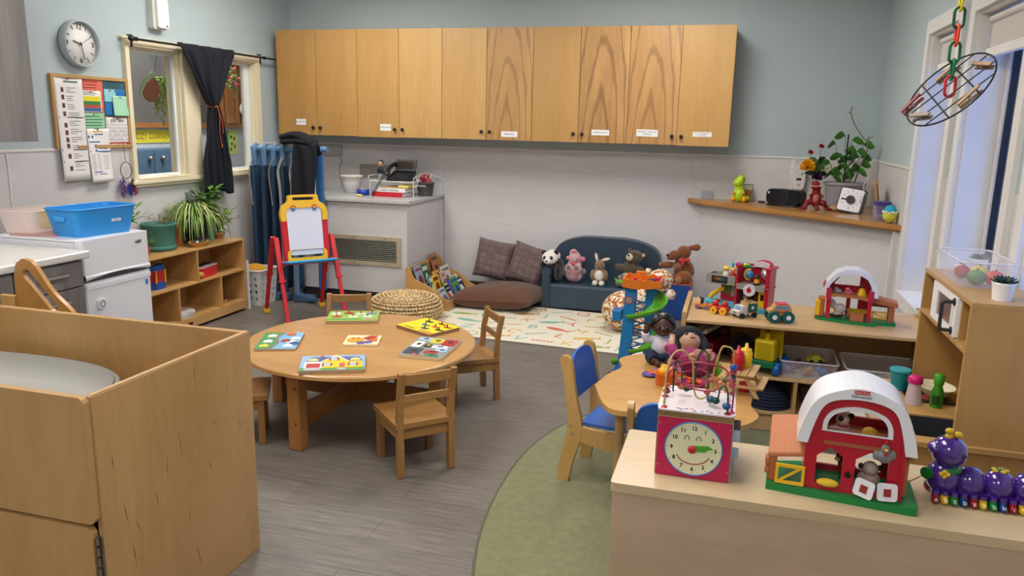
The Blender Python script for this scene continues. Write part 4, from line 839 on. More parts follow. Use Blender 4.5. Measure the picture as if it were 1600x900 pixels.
# ================= WALL CABINETS =================
honey = []
for i, (b_, d_, rg) in enumerate([('#c39150', '#a9783c', 0), ('#c89858', '#ae7f42', 0), ('#cb9c5d', '#b28446', 0), ('#d6aa6a', '#bf9052', 0), ('#d4a768', '#bb8c4e', 0), ('#cb9d60', '#a97641', 1.5), ('#c69658', '#b08246', 0), ('#d0a262', '#8f5a2c', 1.3), ('#cf9f60', '#a06c38', 1.4), ('#cd9c58', '#b58747', 0)]):
    honey.append(wood('honey_door_%d' % i, b_, d_, (1, 1, .13), 3.5 if not rg else 2.5, .33, .35, ring=rg))
xs = [-3.925, -3.540, -3.155, -2.770, -2.385, -2.000, -1.615, -1.235, -.85, -.465, -.075]
ZB, ZT, YF = 1.365, 2.245, 6.21
cab_lab = ['BLOCK PLAY', 'FINE MOTOR', 'READING', 'FINE MOTOR', 'SENSORY MOTOR\nSCIENCE']
desc = ['maple wall cabinet at the left end of the row, above the cots', 'second maple wall cabinet from the left, labelled on its left door', 'middle maple wall cabinet with knotty left-hand grain', 'fourth maple wall cabinet from the left with dark wavy heartwood on its left door', 'maple wall cabinet at the right end of the row']
desc = ['wall cabinet at the left end of the row, above the cots', 'second wall cabinet from the left, above the phone counter', 'middle wall cabinet of the row, with READING on a door label', 'fourth wall cabinet from the left, dark wavy grain on one door', 'wall cabinet at the right end of the row, with the SCIENCE label']
for c_ in range(5):
    x0, xm, x1 = xs[2*c_], xs[2*c_+1], xs[2*c_+2]
    t = T('wall_cabinet', desc[c_], 'cabinet', (0, 0, 0), group='maple wall cabinets')
    P(MB().box(x0+.001, x1-.001, YF, YB-.001, ZB+.004, ZT-.002), 'body', maple, t)
    for k, (a, b) in enumerate(((x0, xm), (xm, x1))):
        dd = 2*c_+k; zb = ZB-(.004 if dd in (2, 9) else 0)
        dmat = honey[dd]
        mb = MB(); mb.box(-(b-a)/2+.0015, (b-a)/2-.0015, -.02, -.001, zb-1.8, ZT-1.8)
        dr = P(mb, 'door', dmat, t, .0015, loc=((a+b)/2, YF, 1.8))
        kx = (b-a)/2-.035 if k == 0 else -(b-a)/2+.035
        P(MB().cyl((kx, -.02, -.37), (kx, -.032, -.37), .008, n=10).ell((kx, -.04, -.37), (.015, .012, .015), 14), 'knob', black, dr)
def dlabel(door_x, txt, w_, h_, z, col=black, size=.022, rz=0):
    t = T('label_card', 'white label card reading '+txt.replace('\n', ' ')+' on a wall cabinet door', 'label', (door_x, YF-.0205, z), rot=(0, rz, 0))
    P(MB().box(-w_/2, w_/2, -.001, 0, -h_/2, h_/2), 'card', white, t)
    mb = MB(); mb.text(txt, size, facing((0, -.0012, 0), '-y'), .0002); P(mb, 'lettering', col, t); return t
import sys
dlabel(-3.70, 'BLOCK PLAY', .095, .05, 1.475, size=.017); dlabel(-2.895, 'FINE MOTOR', .1, .055, 1.445, size=.017)
dlabel(-1.80, 'READING', .135, .045, 1.415, size=.019); a = dlabel(-1.055, 'FINE MOTOR', .14, .042, 1.445, size=.019); a['label'] = 'white label card reading FINE MOTOR on the door with dark wavy grain'
a = dlabel(-.69, 'SENSORY MOTOR\nSCIENCE', .165, .052, 1.45, size=.018, rz=.02); dlabel(-.275, 'MUSIC & MOVEMENT\nACTIVITIES', .14, .036, 1.45, M('#9a3030', .6), .0125)
# ================= COZY CORNER =================
# patterned play mat
mm, t_m, b_m = newmat('play_mat'); tc = nd(t_m, 'ShaderNodeTexCoord'); ck_ = nd(t_m, 'ShaderNodeTexChecker'); ck_.inputs['Scale'].default_value = 160; ck_.inputs[1].default_value = lin('#e6e0cf'); ck_.inputs[2].default_value = lin('#d6cfbb'); t_m.links.new(tc.outputs['Object'], ck_.inputs['Vector']); t_m.links.new(ck_.outputs[0], b_m.inputs['Base Color']); b_m.inputs['Roughness'].default_value = .5
ma = T('play_mat', 'cream play mat with coloured letters and animals in front of the navy sofa', 'mat', (-1.2, 5.56, 0), rz=math.radians(-3))
P(MB().box(-1.0, .74, -.52, .56, 0, .009), 'pad', mm, ma, .003)
P(MB().plate([(-1.0, -.52), (.74, -.52), (.74, .56), (-1.0, .56)], [[(-.995, -.515), (.735, -.515), (.735, .555), (-.995, .555)]], 'z', -.0, .0095), 'border', M('#8a867a', .6), ma)
pc = dict(g='#97b06a', r='#c9705a', o='#d8a25e', t='#7fb5a3', y='#d3b25a', k='#2b2b2b', s='#a3ab8b')
lay = {k: MB() for k in pc}
rm = random.Random(77)
LT = 'RMPQUVWKXYOZTCSLDJEFGHAB'
ci = 0
for r in range(6):
    for c_ in range(10):
        x = -.9+c_*.18+(r % 2)*.08; y = -.42+r*.175
        if x > .66: continue
        col = 'grotyts'[(ci*3+r) % 7]; ci += 1
        if (r+c_) % 2 == 0: lay[col].text(LT[ci % len(LT)], .15, facing((x, y, .0098), '+z', rm.uniform(-.5, .5)), .0001)
        else:
            kind = ci % 4; mb = lay['k' if ci % 9 == 0 else col]; keep = mb.T; mb.T = Matrix.Translation((x, y, .0097)) @ Matrix.Rotation(rm.uniform(-.6, .6), 4, 'Z') @ Matrix.Diagonal((1.25, 1.25, 1, 1))
            if kind == 0: mb.prism([(.07*math.cos(q), .026*math.sin(q)) for q in [2*PI*k/16 for k in range(16)]]+[], 'z', 0, .0002); mb.prism([(.06, 0), (.1, .03), (.09, -.02)], 'z', 0, .0003)
            elif kind == 1:
                mb.prism(circ(.03, 14, 0, 0, .7), 'z', 0, .0002); mb.prism(circ(.016, 10, .035, .02), 'z', 0, .0003)
                for q in (-.018, .018): mb.box(q-.003, q+.003, -.04, -.015, 0, .0002)
            elif kind == 2:
                for q in range(6): mb.box(-.06+q*.022, -.05+q*.022, -.012, .012, 0, .0002)
                mb.box(-.07, .07, -.003, .003, 0, .0003)
            else: mb.prism(circ(.055, 16, 0, 0, .45), 'z', 0, .0002); [mb.box(q, q+.004, -.036, -.02, 0, .0002) for q in (-.04, -.02, .01, .03)]
            mb.T = keep
for k, mb in lay.items(): P(mb, 'printed_pattern', M(pc[k], .6, var=.02), ma)
# ---- sofa ----
nav = M('#2e4050', .42, bmp=.12, bs=90, var=.06, coat=.1)
sf = T('toddler_sofa', 'small navy blue vinyl sofa with curved back against the back wall', 'sofa', (-.995, 6.14, 0))
W = .49
P(MB().prism([(.0, .01), (.0, .2), (.015, .216), (.3, .216), (.3, .01)], 'x', -W+.075, W-.075), 'seat', nav, sf, .012, seg=3)
bp = [(-W+.04, .02)]+[(-W+.04, .38)]+sp2([(-W+.04, .38), (-W+.055, .46), (-W+.12, .53), (-W+.28, .575), (0, .58), (W-.28, .572), (W-.12, .525), (W-.055, .46), (W-.04, .38)], 5)+[(W-.04, .02)]
P(MB().prism(bp, 'y', .27, .39), 'backrest', nav, sf, .03, seg=4)
for sx in (-1, 1):
    x0, x1 = (-W, -W+.08) if sx < 0 else (W-.08, W)
    mb = MB(); c_ = (x0+x1)/2
    pr = [(x0+.005, .01), (x0+.005, .29)]+[(c_+.045*math.cos(q), .305+.04*math.sin(q)) for q in [PI-PI*k/10 for k in range(11)]]+[(x1-.005, .29), (x1-.005, .01)]
    P(mb.prism(pr, 'y', -.005, .30), 'arm', nav, sf, .01, seg=3)
    P(MB().prism([(c_-.028, .015), (c_-.028, .29)]+[(c_+.028*math.cos(q), .3+.022*math.sin(q)) for q in [PI-PI*k/8 for k in range(9)]]+[(c_+.028, .29), (c_+.028, .015)], 'y', -.013, -.004), 'arm_front', nav, sf, .004)
for x in (-W+.05, W-.05): P(MB().box(x-.02, x+.02, .02, .06, 0, .012).box(x-.02, x+.02, .33, .37, 0, .02), 'foot', black, sf)
# ---- plush toys ----
def fur(h, s_=.5, bs=140): return M(h, .95, bmp=s_, bs=bs, var=.18, vs=40, sheen=.4, bdist=.006)
def plush(name, lab, loc, rz, body, bcol, parts, vox=.006, rot=None, cat='soft toy'):
    t = T(name, lab, cat, loc, rz, rot=rot)
    mb = MB()
    for e in body: mb.ell(e[0], e[1], 20, Matrix.Rotation(e[2][1], 3, e[2][0]).to_euler() if len(e) > 2 else None)
    P(mb, 'body', fur(bcol), t, remesh=vox)
    one = {'ears': 'ear', 'eyes': 'eye', 'paws': 'paw', 'feet': 'foot', 'eye_patches': 'eye_patch', 'paw_pads': 'paw_pad'}
    for nm, col, els in parts:
        m_ = M('#0c0c0e', .15) if nm in ('eyes', 'nose') and col == 'k' else fur(col)
        for grp in ([[e] for e in els] if nm in one or nm in ('ear', 'ear_lining') else [els]):
            mb = MB()
            for e in grp: mb.ell(e[0], e[1], 14, Matrix.Rotation(e[2][1], 3, e[2][0]).to_euler() if len(e) > 2 else None)
            P(mb, one.get(nm, nm), m_, t, remesh=.0045 if len(grp) > 1 else 0)
    return t
plush('panda_plush', 'black and white panda plush looking down over the left sofa arm', (-1.43, 6.22, .345), 0,
      [((0.03, .02, .02), (.06, .07, .06)), ((-.055, -.03, .02), (.03, .045, .03)), ((.08, .0, -.02), (.035, .05, .09))], '#17171a',
      [('head', '#e4e0da', [((-.0, -.02, .075), (.068, .062, .058)), ((.012, .035, .085), (.065, .05, .055)), ((-.01, -.075, .055), (.03, .025, .022))]),
       ('ears', '#141416', [((-.058, .0, .11), (.022, .014, .022)), ((.052, -.02, .125), (.022, .014, .022))]), ('eye_patches', '#17171a', [((-.035, -.066, .078), (.014, .012, .018)), ((.022, -.072, .082), (.015, .01, .017))]),
       ('nose', 'k', [((-.012, -.099, .058), (.01, .007, .007))]), ('paw', '#17171a', [((.075, -.04, -.04), (.03, .04, .07))])])
plush('pink_plush', 'pink and grey hippo plush sitting upright on the sofa with its head thrown back', (-1.235, 6.27, .217), 0,
      [((0, 0, .075), (.08, .065, .078)), ((0, .01, .15), (.06, .05, .05)), ((0, -.0, .205), (.052, .055, .055)), ((-.01, -.01, .25), (.034, .035, .03)), ((-.035, -.06, .125), (.035, .04, .04)), ((.035, -.06, .125), (.035, .04, .04))], '#cda0a4',
      [('snout', '#cf7f88', [((-.005, -.03, .265), (.024, .022, .014))]), ('belly', '#b98a90', [((0, -.045, .07), (.045, .03, .055))]),
       ('paws', '#77706f', [((-.033, -.1, .14), (.02, .012, .022)), ((.033, -.1, .142), (.02, .012, .022)), ((-.082, -.03, .085), (.02, .02, .025)), ((.082, -.03, .1), (.025, .02, .025))]),
       ('ears', '#d4737f', [((.07, -.01, .2), (.022, .014, .022)), ((-.055, .0, .2), (.018, .012, .018))]), ('eyes', 'k', [((.03, -.052, .2), .005)]), ('ribbon', '#c9505f', [((0, -.05, .165), (.035, .012, .008))])], vox=.005)
plush('bunny_plush', 'small brown and white bunny plush in the middle of the sofa', (-1.02, 6.25, .217), 0,
      [((0, 0, .075), (.06, .045, .07)), ((0, -.005, .16), (.042, .04, .045)), ((-.055, -.02, .08), (.018, .025, .045)), ((.055, -.02, .08), (.018, .025, .045))], '#836c50',
      [('belly', '#d6cfc4', [((0, -.035, .08), (.038, .02, .045))]), ('feet', '#d9d2c8', [((-.026, -.06, .022), (.024, .035, .022)), ((.03, -.06, .022), (.024, .035, .022))]),
       ('ear', '#8d7657', [((-.03, .0, .225), (.016, .01, .042), ('Y', -.25)), ((.045, .0, .212), (.042, .01, .016), ('Y', -.25))]),
       ('ear_lining', '#e8ddd2', [((-.03, -.006, .225), (.01, .006, .034), ('Y', -.25)), ((.047, -.006, .212), (.034, .006, .01), ('Y', -.25))]),
       ('nose', 'k', [((0, -.045, .152), (.006, .004, .004))]), ('eyes', 'k', [((-.018, -.038, .168), .004), ((.018, -.038, .168), .004)])], vox=.005)
bp_ = plush('bear_plush', 'olive brown bear plush in camouflage shorts leaning back on the sofa', (-.775, 6.27, .217), 0,
      [((.0, .02, .14), (.07, .055, .07)), ((.03, .03, .235), (.065, .06, .06)), ((-.08, .0, .15), (.045, .035, .03), ('Y', .5)), ((.09, .0, .125), (.03, .032, .05), ('Y', -.3)), ((-.07, -.06, .03), (.035, .05, .03)), ((.06, -.07, .03), (.035, .05, .03)), ((.1, .03, .255), (.026, .015, .026)), ((-.015, .04, .29), (.02, .012, .02))], '#4f4330',
      [('muzzle', '#cdbf9c', [((-.005, -.03, .245), (.03, .022, .03))]), ('nose', 'k', [((-.012, -.052, .263), (.011, .006, .007))]), ('ear_lining', '#cfc09c', [((.1, .016, .258), (.013, .006, .014))]), ('eyes', 'k', [((-.02, -.022, .275), .005), ((.035, -.026, .27), .005)])])
camo, tt, bb_ = newmat('camouflage'); tc = nd(tt, 'ShaderNodeTexCoord'); vo = nd(tt, 'ShaderNodeTexVoronoi'); vo.inputs['Scale'].default_value = 90; rp = nd(tt, 'ShaderNodeValToRGB'); rp.color_ramp.interpolation = 'CONSTANT'
rp.color_ramp.elements[0].color = lin('#463a35'); rp.color_ramp.elements[1].color = lin('#75655f'); rp.color_ramp.elements[1].position = .4; e = rp.color_ramp.elements.new(.7); e.color = lin('#a8978c')
tt.links.new(tc.outputs['Object'], vo.inputs['Vector']); sx_ = nd(tt, 'ShaderNodeSeparateColor'); tt.links.new(vo.outputs['Color'], sx_.inputs[0]); tt.links.new(sx_.outputs[0], rp.inputs[0]); tt.links.new(rp.outputs[0], bb_.inputs['Base Color']); bb_.inputs['Roughness'].default_value = .9
mb = MB(); mb.ell((0, .0, .075), (.078, .062, .05), 18); mb.ell((-.055, -.03, .06), (.045, .055, .04), 16); mb.ell((.055, -.035, .06), (.045, .055, .04), 16); P(mb, 'shorts', camo, bp_, remesh=.006)
# soft foam cube and brown dog on it
fc = T('foam_cube', 'blue foam cube with orange top and red side between the sofa and the toy shelf', 'foam block', (-.385, 6.26, 0))
P(MB().box(-.11, .11, -.13, .13, .002, .288), 'cover', M('#1b4587', .45), fc, .006); P(MB().box(-.112, .112, -.132, .132, .286, .292), 'top_panel', M('#d0603c', .45), fc, .002); P(MB().box(.108, .1125, -.13, .13, .004, .288), 'side_panel', M('#a83443', .45), fc, .001)
plush('dog_plush', 'big brown dog plush with raised ear and red bow sitting on the foam cube', (-.375, 6.26, .292), 0,
      [((.03, .02, .085), (.085, .07, .09)), ((.01, .0, .16), (.055, .055, .06)), ((.02, 0, .235), (.058, .055, .055)), ((-.055, -.045, .215), (.05, .045, .038), ('Y', -.5)), ((-.08, -.05, .195), (.03, .03, .022)), ((-.1, -.03, .13), (.07, .028, .028), ('Y', -.1)), ((-.02, -.06, .115), (.03, .055, .04)), ((.04, -.09, .045), (.065, .05, .055)), ((-.06, -.08, .035), (.05, .04, .04)), ((.075, .0, .275), (.05, .018, .02), ('Y', -.35)), ((.115, .0, .28), (.035, .02, .03), ('Y', -.2))], '#7a4521',
      [('paw_pads', '#a5694a', [((.0, -.133, .035), (.026, .01, .032)), ((-.155, -.05, .135), (.012, .02, .02))]), ('bow', '#c42a33', [((.01, -.06, .175), (.03, .014, .018), ('Y', .6)), ((.055, -.055, .185), (.024, .014, .018), ('Y', -.3)), ((.03, -.065, .178), (.01, .012, .01)), ((.02, -.065, .15), (.012, .008, .022), ('Y', .3))]), ('nose', 'k', [((-.1, -.07, .215), (.012, .01, .009))])], vox=.007)
# giraffe
gm, tg, bg_ = newmat('giraffe_fur'); tc = nd(tg, 'ShaderNodeTexCoord'); vo = nd(tg, 'ShaderNodeTexNoise'); vo.inputs['Scale'].default_value = 48; vo.inputs['Detail'].default_value = 2; rp = nd(tg, 'ShaderNodeValToRGB'); rp.color_ramp.interpolation = 'EASE'
rp.color_ramp.elements[0].color = lin('#e3d8c0'); rp.color_ramp.elements[0].position = .47; rp.color_ramp.elements[1].color = lin('#a4622a'); rp.color_ramp.elements[1].position = .53
tg.links.new(tc.outputs['Object'], vo.inputs['Vector']); tg.links.new(vo.outputs[0], rp.inputs[0]); tg.links.new(rp.outputs[0], bg_.inputs['Base Color']); bg_.inputs['Roughness'].default_value = .95
n2 = nd(tg, 'ShaderNodeTexNoise'); n2.inputs['Scale'].default_value = 120; tg.links.new(tc.outputs['Object'], n2.inputs['Vector']); bump(tg, bg_, n2.outputs[0], .5, .006)
gi = T('giraffe_plush', 'large brown and cream spotted giraffe plush sitting on the mat behind the toy tower', 'soft toy', (-.66, 5.62, .012))
mb = MB(); mb.ell((-.06, 0, .15), (.17, .15, .15), 24); mb.ell((.03, .0, .24), (.1, .1, .1), 20); mb.ell((.14, .0, .33), (.07, .07, .07), 18); mb.ell((.19, -.01, .4), (.095, .085, .085), 20); mb.ell((.1, -.08, .06), (.1, .05, .05), 16); mb.ell((.2, -.07, .09), (.05, .05, .08), 16); mb.ell((.1, .08, .06), (.1, .05, .05), 16)
P(mb, 'body', gm, gi, remesh=.01)
mb = MB(); mb.ell((.18, -.07, .41), (.062, .04, .055), 18); P(mb, 'muzzle', fur('#dedad2'), gi); P(MB().ell((.27, -.05, .31), (.04, .025, .04), 14), 'ear', gm, gi); P(MB().ell((.1, .0, .45), (.03, .02, .035), 14), 'ear', gm, gi); P(MB().ell((.265, -.074, .31), (.026, .008, .026), 12), 'ear_lining', fur('#e6d9c0'), gi)
# ---- plaid pillows, floor cushion, pouf ----
pm, tp, bpn = newmat('tweed_plaid'); tc = nd(tp, 'ShaderNodeTexCoord'); ch = nd(tp, 'ShaderNodeTexChecker'); ch.inputs['Scale'].default_value = 150; ch.inputs[1].default_value = lin('#9a8380'); ch.inputs[2].default_value = lin('#3f383a'); tp.links.new(tc.outputs['Object'], ch.inputs['Vector'])
bk2 = nd(tp, 'ShaderNodeTexBrick'); bk2.offset = 0; bk2.inputs['Scale'].default_value = 1; bk2.inputs['Brick Width'].default_value = .06; bk2.inputs['Row Height'].default_value = .055; bk2.inputs['Mortar Size'].default_value = .003; bk2.inputs['Color1'].default_value = (1, 1, 1, 1); bk2.inputs['Color2'].default_value = (.75, .72, .72, 1); bk2.inputs['Mortar'].default_value = (.55, .5, .52, 1)
mpp = nd(tp, 'ShaderNodeMapping'); mpp.inputs['Rotation'].default_value = (PI/2, 0, 0); tp.links.new(tc.outputs['Object'], mpp.inputs[0]); tp.links.new(mpp.outputs[0], bk2.inputs['Vector'])
nz = nd(tp, 'ShaderNodeTexNoise'); nz.inputs['Scale'].default_value = 220; tp.links.new(tc.outputs['Object'], nz.inputs['Vector']); mxx = nd(tp, 'ShaderNodeMix', data_type='RGBA', blend_type='OVERLAY'); mxx.inputs[0].default_value = .8; tp.links.new(ch.outputs[0], mxx.inputs[6]); tp.links.new(nz.outputs[0], mxx.inputs[7])
mxy = nd(tp, 'ShaderNodeMix', data_type='RGBA', blend_type='MULTIPLY'); mxy.inputs[0].default_value = 1; tp.links.new(mxx.outputs[2], mxy.inputs[6]); tp.links.new(bk2.outputs[0], mxy.inputs[7]); tp.links.new(mxy.outputs[2], bpn.inputs['Base Color']); bpn.inputs['Roughness'].default_value = .95; bump(tp, bpn, nz.outputs[0], .5)
def pillow(w_, h, d, wr=0, seed=0, pinch=.9):
    def f(u, v, s_):
        x, z = 2*u-1, 2*v-1; e = max(0, (1-x**4)*(1-z**4))**.5
        k = 1-.07*(1-abs(z)**1)*0-.06*(abs(x)**3*(1-z*z))*0
        bx, bz = x*(1-.05*(1-z*z)*abs(x)**2), z*(1-.05*(1-x*x)*abs(z)**2)
        return (bx*w_/2, s_*d/2*e+(wr*math.sin(x*7+z*5+seed)*math.sin(x*3-z*8+seed)*e), bz*h/2)
    mb = MB(); mb.grid(lambda u, v: f(u, v, -1), 30, 30); mb.grid(lambda u, v: f(1-u, v, 1), 30, 30); return mb
O(pillow(.33, .34, .13, .004), 'plaid_pillow', 'brown tweed plaid pillow on the left, leaning on the back wall', 'pillow', pm, (-1.985, 6.43, .33), rot=(math.radians(-12), math.radians(9), math.radians(6)), group='two plaid pillows')
O(pillow(.33, .34, .13, .004, 2), 'plaid_pillow', 'brown tweed plaid pillow next to the sofa arm, partly behind the panda', 'pillow', pm, (-1.665, 6.385, .315), rot=(math.radians(-12), math.radians(14), math.radians(-4)), group='two plaid pillows')
br_m = M('#5a3a27', .85, bmp=.15, bs=60, var=.06, sheen=.2)
def cush(u, v, s_):
    x, y = 2*u-1, 2*v-1; e = max(0, (1-abs(x)**3.2)*(1-abs(y)**3))**.5
    zt = .105+s_*.1*e + (.008*math.sin(x*3+y*3)+.003*math.sin(x*9-y*4))*e*(1 if s_ > 0 else 0) + .02*x*0
    sx = 1-.04*(1-y*y)*x*x
    return (x*.35*sx+.02*y, y*.26*(1-.05*(1-x*x)*y*y), max(.002, zt-.04*(1-x)*.5))
mb = MB(); mb.grid(lambda u, v: cush(u, v, 1), 36, 30); mb.grid(lambda u, v: cush(1-u, v, -1), 36, 30)
O(mb, 'floor_cushion', 'large brown floor cushion slumped beside the sofa', 'cushion', br_m, (-1.81, 6.07, .011), rz=math.radians(-4), subsurf=1)
# woven pouf: spiral of braided rope
pf = T('woven_pouf', 'round woven straw pouf on the floor behind the round table', 'pouf', (-2.39, 5.435, 0))
rope, trp, brp = newmat('braided_straw'); tc = nd(trp, 'ShaderNodeTexCoord'); nz = nd(trp, 'ShaderNodeTexNoise'); nz.inputs['Scale'].default_value = 70; trp.links.new(tc.outputs['Object'], nz.inputs['Vector']); rp = nd(trp, 'ShaderNodeValToRGB'); rp.color_ramp.elements[0].position = .38; rp.color_ramp.elements[1].position = .62; rp.color_ramp.elements[0].color = lin('#9c7c4c'); rp.color_ramp.elements[1].color = lin('#e6cc9c'); trp.links.new(nz.outputs[0], rp.inputs[0]); trp.links.new(rp.outputs[0], brp.inputs['Base Color']); brp.inputs['Roughness'].default_value = .8; bump(trp, brp, nz.outputs[0], .6, .006)
mb = MB()
prof = [(.02, .185), (.05, .188), (.08, .189), (.11, .189), (.14, .187), (.17, .184), (.2, .178), (.228, .168), (.252, .152), (.27, .13), (.28, .104), (.282, .077), (.276, .05), (.262, .026)]
for i, (R, z) in enumerate(prof):
    nn = max(8, int(2*PI*R/.024))
    for k in range(nn):
        a = 2*PI*(k+.5*(i % 2))/nn
        mb.ell((R*math.cos(a), R*math.sin(a), z), (.017, .010, .013), 8, Matrix.Rotation(a+PI/2+.5*(1 if i % 2 else -1), 3, 'Z').to_euler())
P(mb, 'braid', rope, pf); P(MB().lathe([(.24, .004), (.27, .03), (.272, .08), (.26, .13), (.22, .165), (.1, .18), (.001, .182)], 36), 'core', M('#6f5433', .9), pf)
# ---- book rack with books ----
rk = T('book_rack', 'low maple book display rack full of picture books in the corner', 'book rack', (-2.515, 5.72, 0))
sp_ = [(0, 0), (0, .345), (.03, .335)]+sp2([(.03, .335), (.08, .25), (.2, .2), (.28, .14), (.36, .095)], 5)[1:]+[(.37, .06), (.37, 0)]
P(MB().prism(sp_, 'y', 0, .016), 'side_panel', maple, rk, .003); P(MB().prism(sp_, 'y', .68, .696), 'side_panel', maple, rk, .003)
P(MB().box(.004, .016, .016, .68, .0, .34), 'back_panel', maple_y, rk, .002); P(MB().box(.355, .367, .016, .68, .0, .085), 'front_lip', maple_y, rk, .002); P(MB().box(.016, .355, .016, .68, .01, .022), 'floor_panel', maple_y, rk)
for x, z, x1_, zt in ((.13, .2, .02, .13), (.245, .145, .145, .085)): P(MB().box(x, x+.01, .016, .68, .022, z), 'divider', maple_y, rk); P(MB().box(x1_, x, .017, .679, .022, zt), 'tier', maple_y, rk)
bk_ = [(.05, .1, .13, .2, '#8fa7bd', 'pale blue', '#8c3a4a', 'in the back row at the left end of the rack'), (.05, .24, .12, .19, '#3f5b34', 'dark green', '#c2d6c0', 'in the back row of the rack, second from the left'), (.05, .48, .14, .24, '#b5683a', 'rust orange', '#3a2a20', 'in the back row at the right end of the rack'),
       (.165, .1, .12, .17, '#3c7d8a', 'teal', '#e2dccb', 'in the middle row of the rack at the left'), (.165, .22, .13, .19, '#cfa24a', 'ochre', '#7a2f22', 'in the middle row of the rack'), (.175, .16, .12, .165, '#e3c534', 'bright yellow', '#8a2b22', 'leaning at the left of the middle row'), (.165, .40, .17, .2, '#d9d6d2', 'white', '#6b6f74', 'in the middle row of the rack at the right'), (.18, .33, .1, .17, '#c8c4a8', 'pale green', '#c77a8a', 'in the middle of the rack'),
       (.28, .08, .12, .15, '#b9bcc2', 'pale grey', '#5b5f78', 'in the front row at the left end'), (.285, .21, .16, .18, '#5c8a2f', 'green', '#f0eee6', 'with black and red squares at the front of the rack'), (.285, .38, .13, .19, '#5a9a48', 'green', '#1e4a9a', 'with a blue animal at the front of the rack'), (.29, .30, .05, .2, '#6b3f86', 'purple', '#3a5ac0', 'squeezed between the two green books at the front'), (.28, .5, .12, .16, '#1d2f5e', 'navy blue', '#e6e6ea', 'at the right end of the front row'), (.27, .49, .1, .19, '#dcdcd8', 'white', '#a9b4a0', 'behind the navy book at the right end of the front row')]
for i, (x, y, w_, h, c1, cn, c2, where) in enumerate(bk_):
    b_ = T('picture_book', cn+' picture book '+where, 'book', (-2.515+x+.035, 5.72+y+.0, (.131 if x < .1 else .0865 if x < .25 else .024)), rot=(0, math.radians(-18 if x < .25 else -28), 0), group='picture books in the low rack')
    w_ *= 1.12; h *= 1.05
    P(MB().box(0, .006, .0, w_, .0, h), 'cover', M(c1, .35), b_, .001)
    mb = MB(); rb = random.Random(i*7)
    mb.box(.006, .0068, w_*.12, w_*.88, h*.72, h*.9) if i % 2 else mb.box(.006, .0068, w_*.1, w_*.9, h*.78, h*.88)
    mb.prism([(w_*.5+w_*.3*math.cos(q)*rb.uniform(.7, 1.1), h*.4+h*.24*math.sin(q)*rb.uniform(.7, 1.1)) for q in [2*PI*k/12 for k in range(12)]], 'x', .006, .007)
    P(mb, 'cover_picture', M(c2, .4), b_)
    if i == 9:
        P(MB().box(.006, .0074, .01, .13, .1, .16), 'black_panel', M('#26262c', .4), b_); P(MB().box(.006, .0076, .01, .06, .02, .085), 'red_panel', M('#c2463a', .4), b_)
        mb = MB(); mb.text('on the go', .026, facing((.0078, .07, .13), '+x'), .0002); P(mb, 'cover_lettering', white, b_)
# ---- tall slide toy tower ----
tw = T('ramp_tower', 'tall blue toy car tower with green spiral slides and orange top', 'toy tower', (-.50, 4.62, 0)); tw.scale = (1, 1, .965)
tb = M('#1f7fc4', .35); tg_ = M('#5fae2c', .35); to = M('#e07a1e', .35)
P(MB().prism([(-.17, 0), (-.15, 0), (-.11, .1), (-.095, .3), (-.085, .58), (-.02, .58), (-.03, .3), (-.045, .12), (-.03, .0), (-.0, 0), (.0, -.0)][:9]+[(-.03, 0)], 'y', -.06, .02), 'column', tb, tw, .006)
P(MB().box(-.155, -.1, -.07, .03, .36, .43), 'bracket', tb, tw, .006)
P(MB().prism([(.03, 0), (.09, 0), (.085, .2), (.09, .58), (.03, .58), (.035, .2)], 'y', .0, .09), 'column', tb, tw, .006)
P(MB().box(-.12, .1, -.08, .1, 0, .02), 'base', tb, tw, .006)
mb = MB()
for k in range(9): mb.tube([(-.04, -.03, .1+k*.045), (.05, .03, .125+k*.045)], .005, 6); mb.tube([(-.04, .0, .13+k*.045), (.05, .05, .1+k*.045)], .005, 6)
P(mb, 'lattice', tb, tw)
ow = [(-.1, .59), (-.1, .635), (-.08, .645), (-.06, .635), (-.04, .645), (-.02, .632), (.0, .642), (.03, .632), (.06, .645), (.09, .632), (.13, .645), (.13, .6), (.05, .585), (-.04, .58)]
P(MB().prism([(-.1, -.09), (.13, -.06), (.13, .09), (-.1, .1)], 'z', .585, .6), 'deck', to, tw, .004)
P(MB().prism(ow, 'y', -.10, -.09), 'wall', to, tw, .002); P(MB().prism(ow, 'y', .09, .1), 'wall', to, tw, .002); P(MB().box(.12, .13, -.09, .09, .59, .64).box(-.1, -.09, -.09, .09, .59, .64), 'wall', to, tw, .002)
P(MB().prism([(-.005, .6), (-.015, .66), (-.03, .675), (.03, .675), (.015, .66), (.01, .6)], 'y', -.02, .01), 'pillar', to, tw, .002)
def slide(cx, cy, r, z0, z1, a0, a1, w_=.085):
    def f(u, v):
        a = math.radians(a0+(a1-a0)*v); rr_ = r+w_*(u-.5)*2*.5; lip = .03*(abs(2*u-1)**4)
        return (cx+rr_*math.cos(a), cy+rr_*math.sin(a), z0+(z1-z0)*v+lip)
    mb = MB(); mb.grid(f, 8, 24); return mb
for args in ((.04, -.03, .085, .52, .37, 70, -170), (.04, -.03, .085, .31, .17, 70, -130), (-.02, .0, .1, .6, .54, 200, 120), (-.05, -.0, .075, .10, .05, 240, 175)):
    o = P(slide(*args), 'slide', tg_, tw); d = o.modifiers.new('t', 'SOLIDIFY'); d.thickness = .004
P(MB().cyl((-.06, -.062, .5), (-.06, -.066, .5), .028, n=20), 'sign', M('#a3474a', .5), tw); P(MB().cyl((-.06, -.066, .5), (-.06, -.068, .5), .02, n=20), 'sign_face', M('#8b9296', .5), tw)
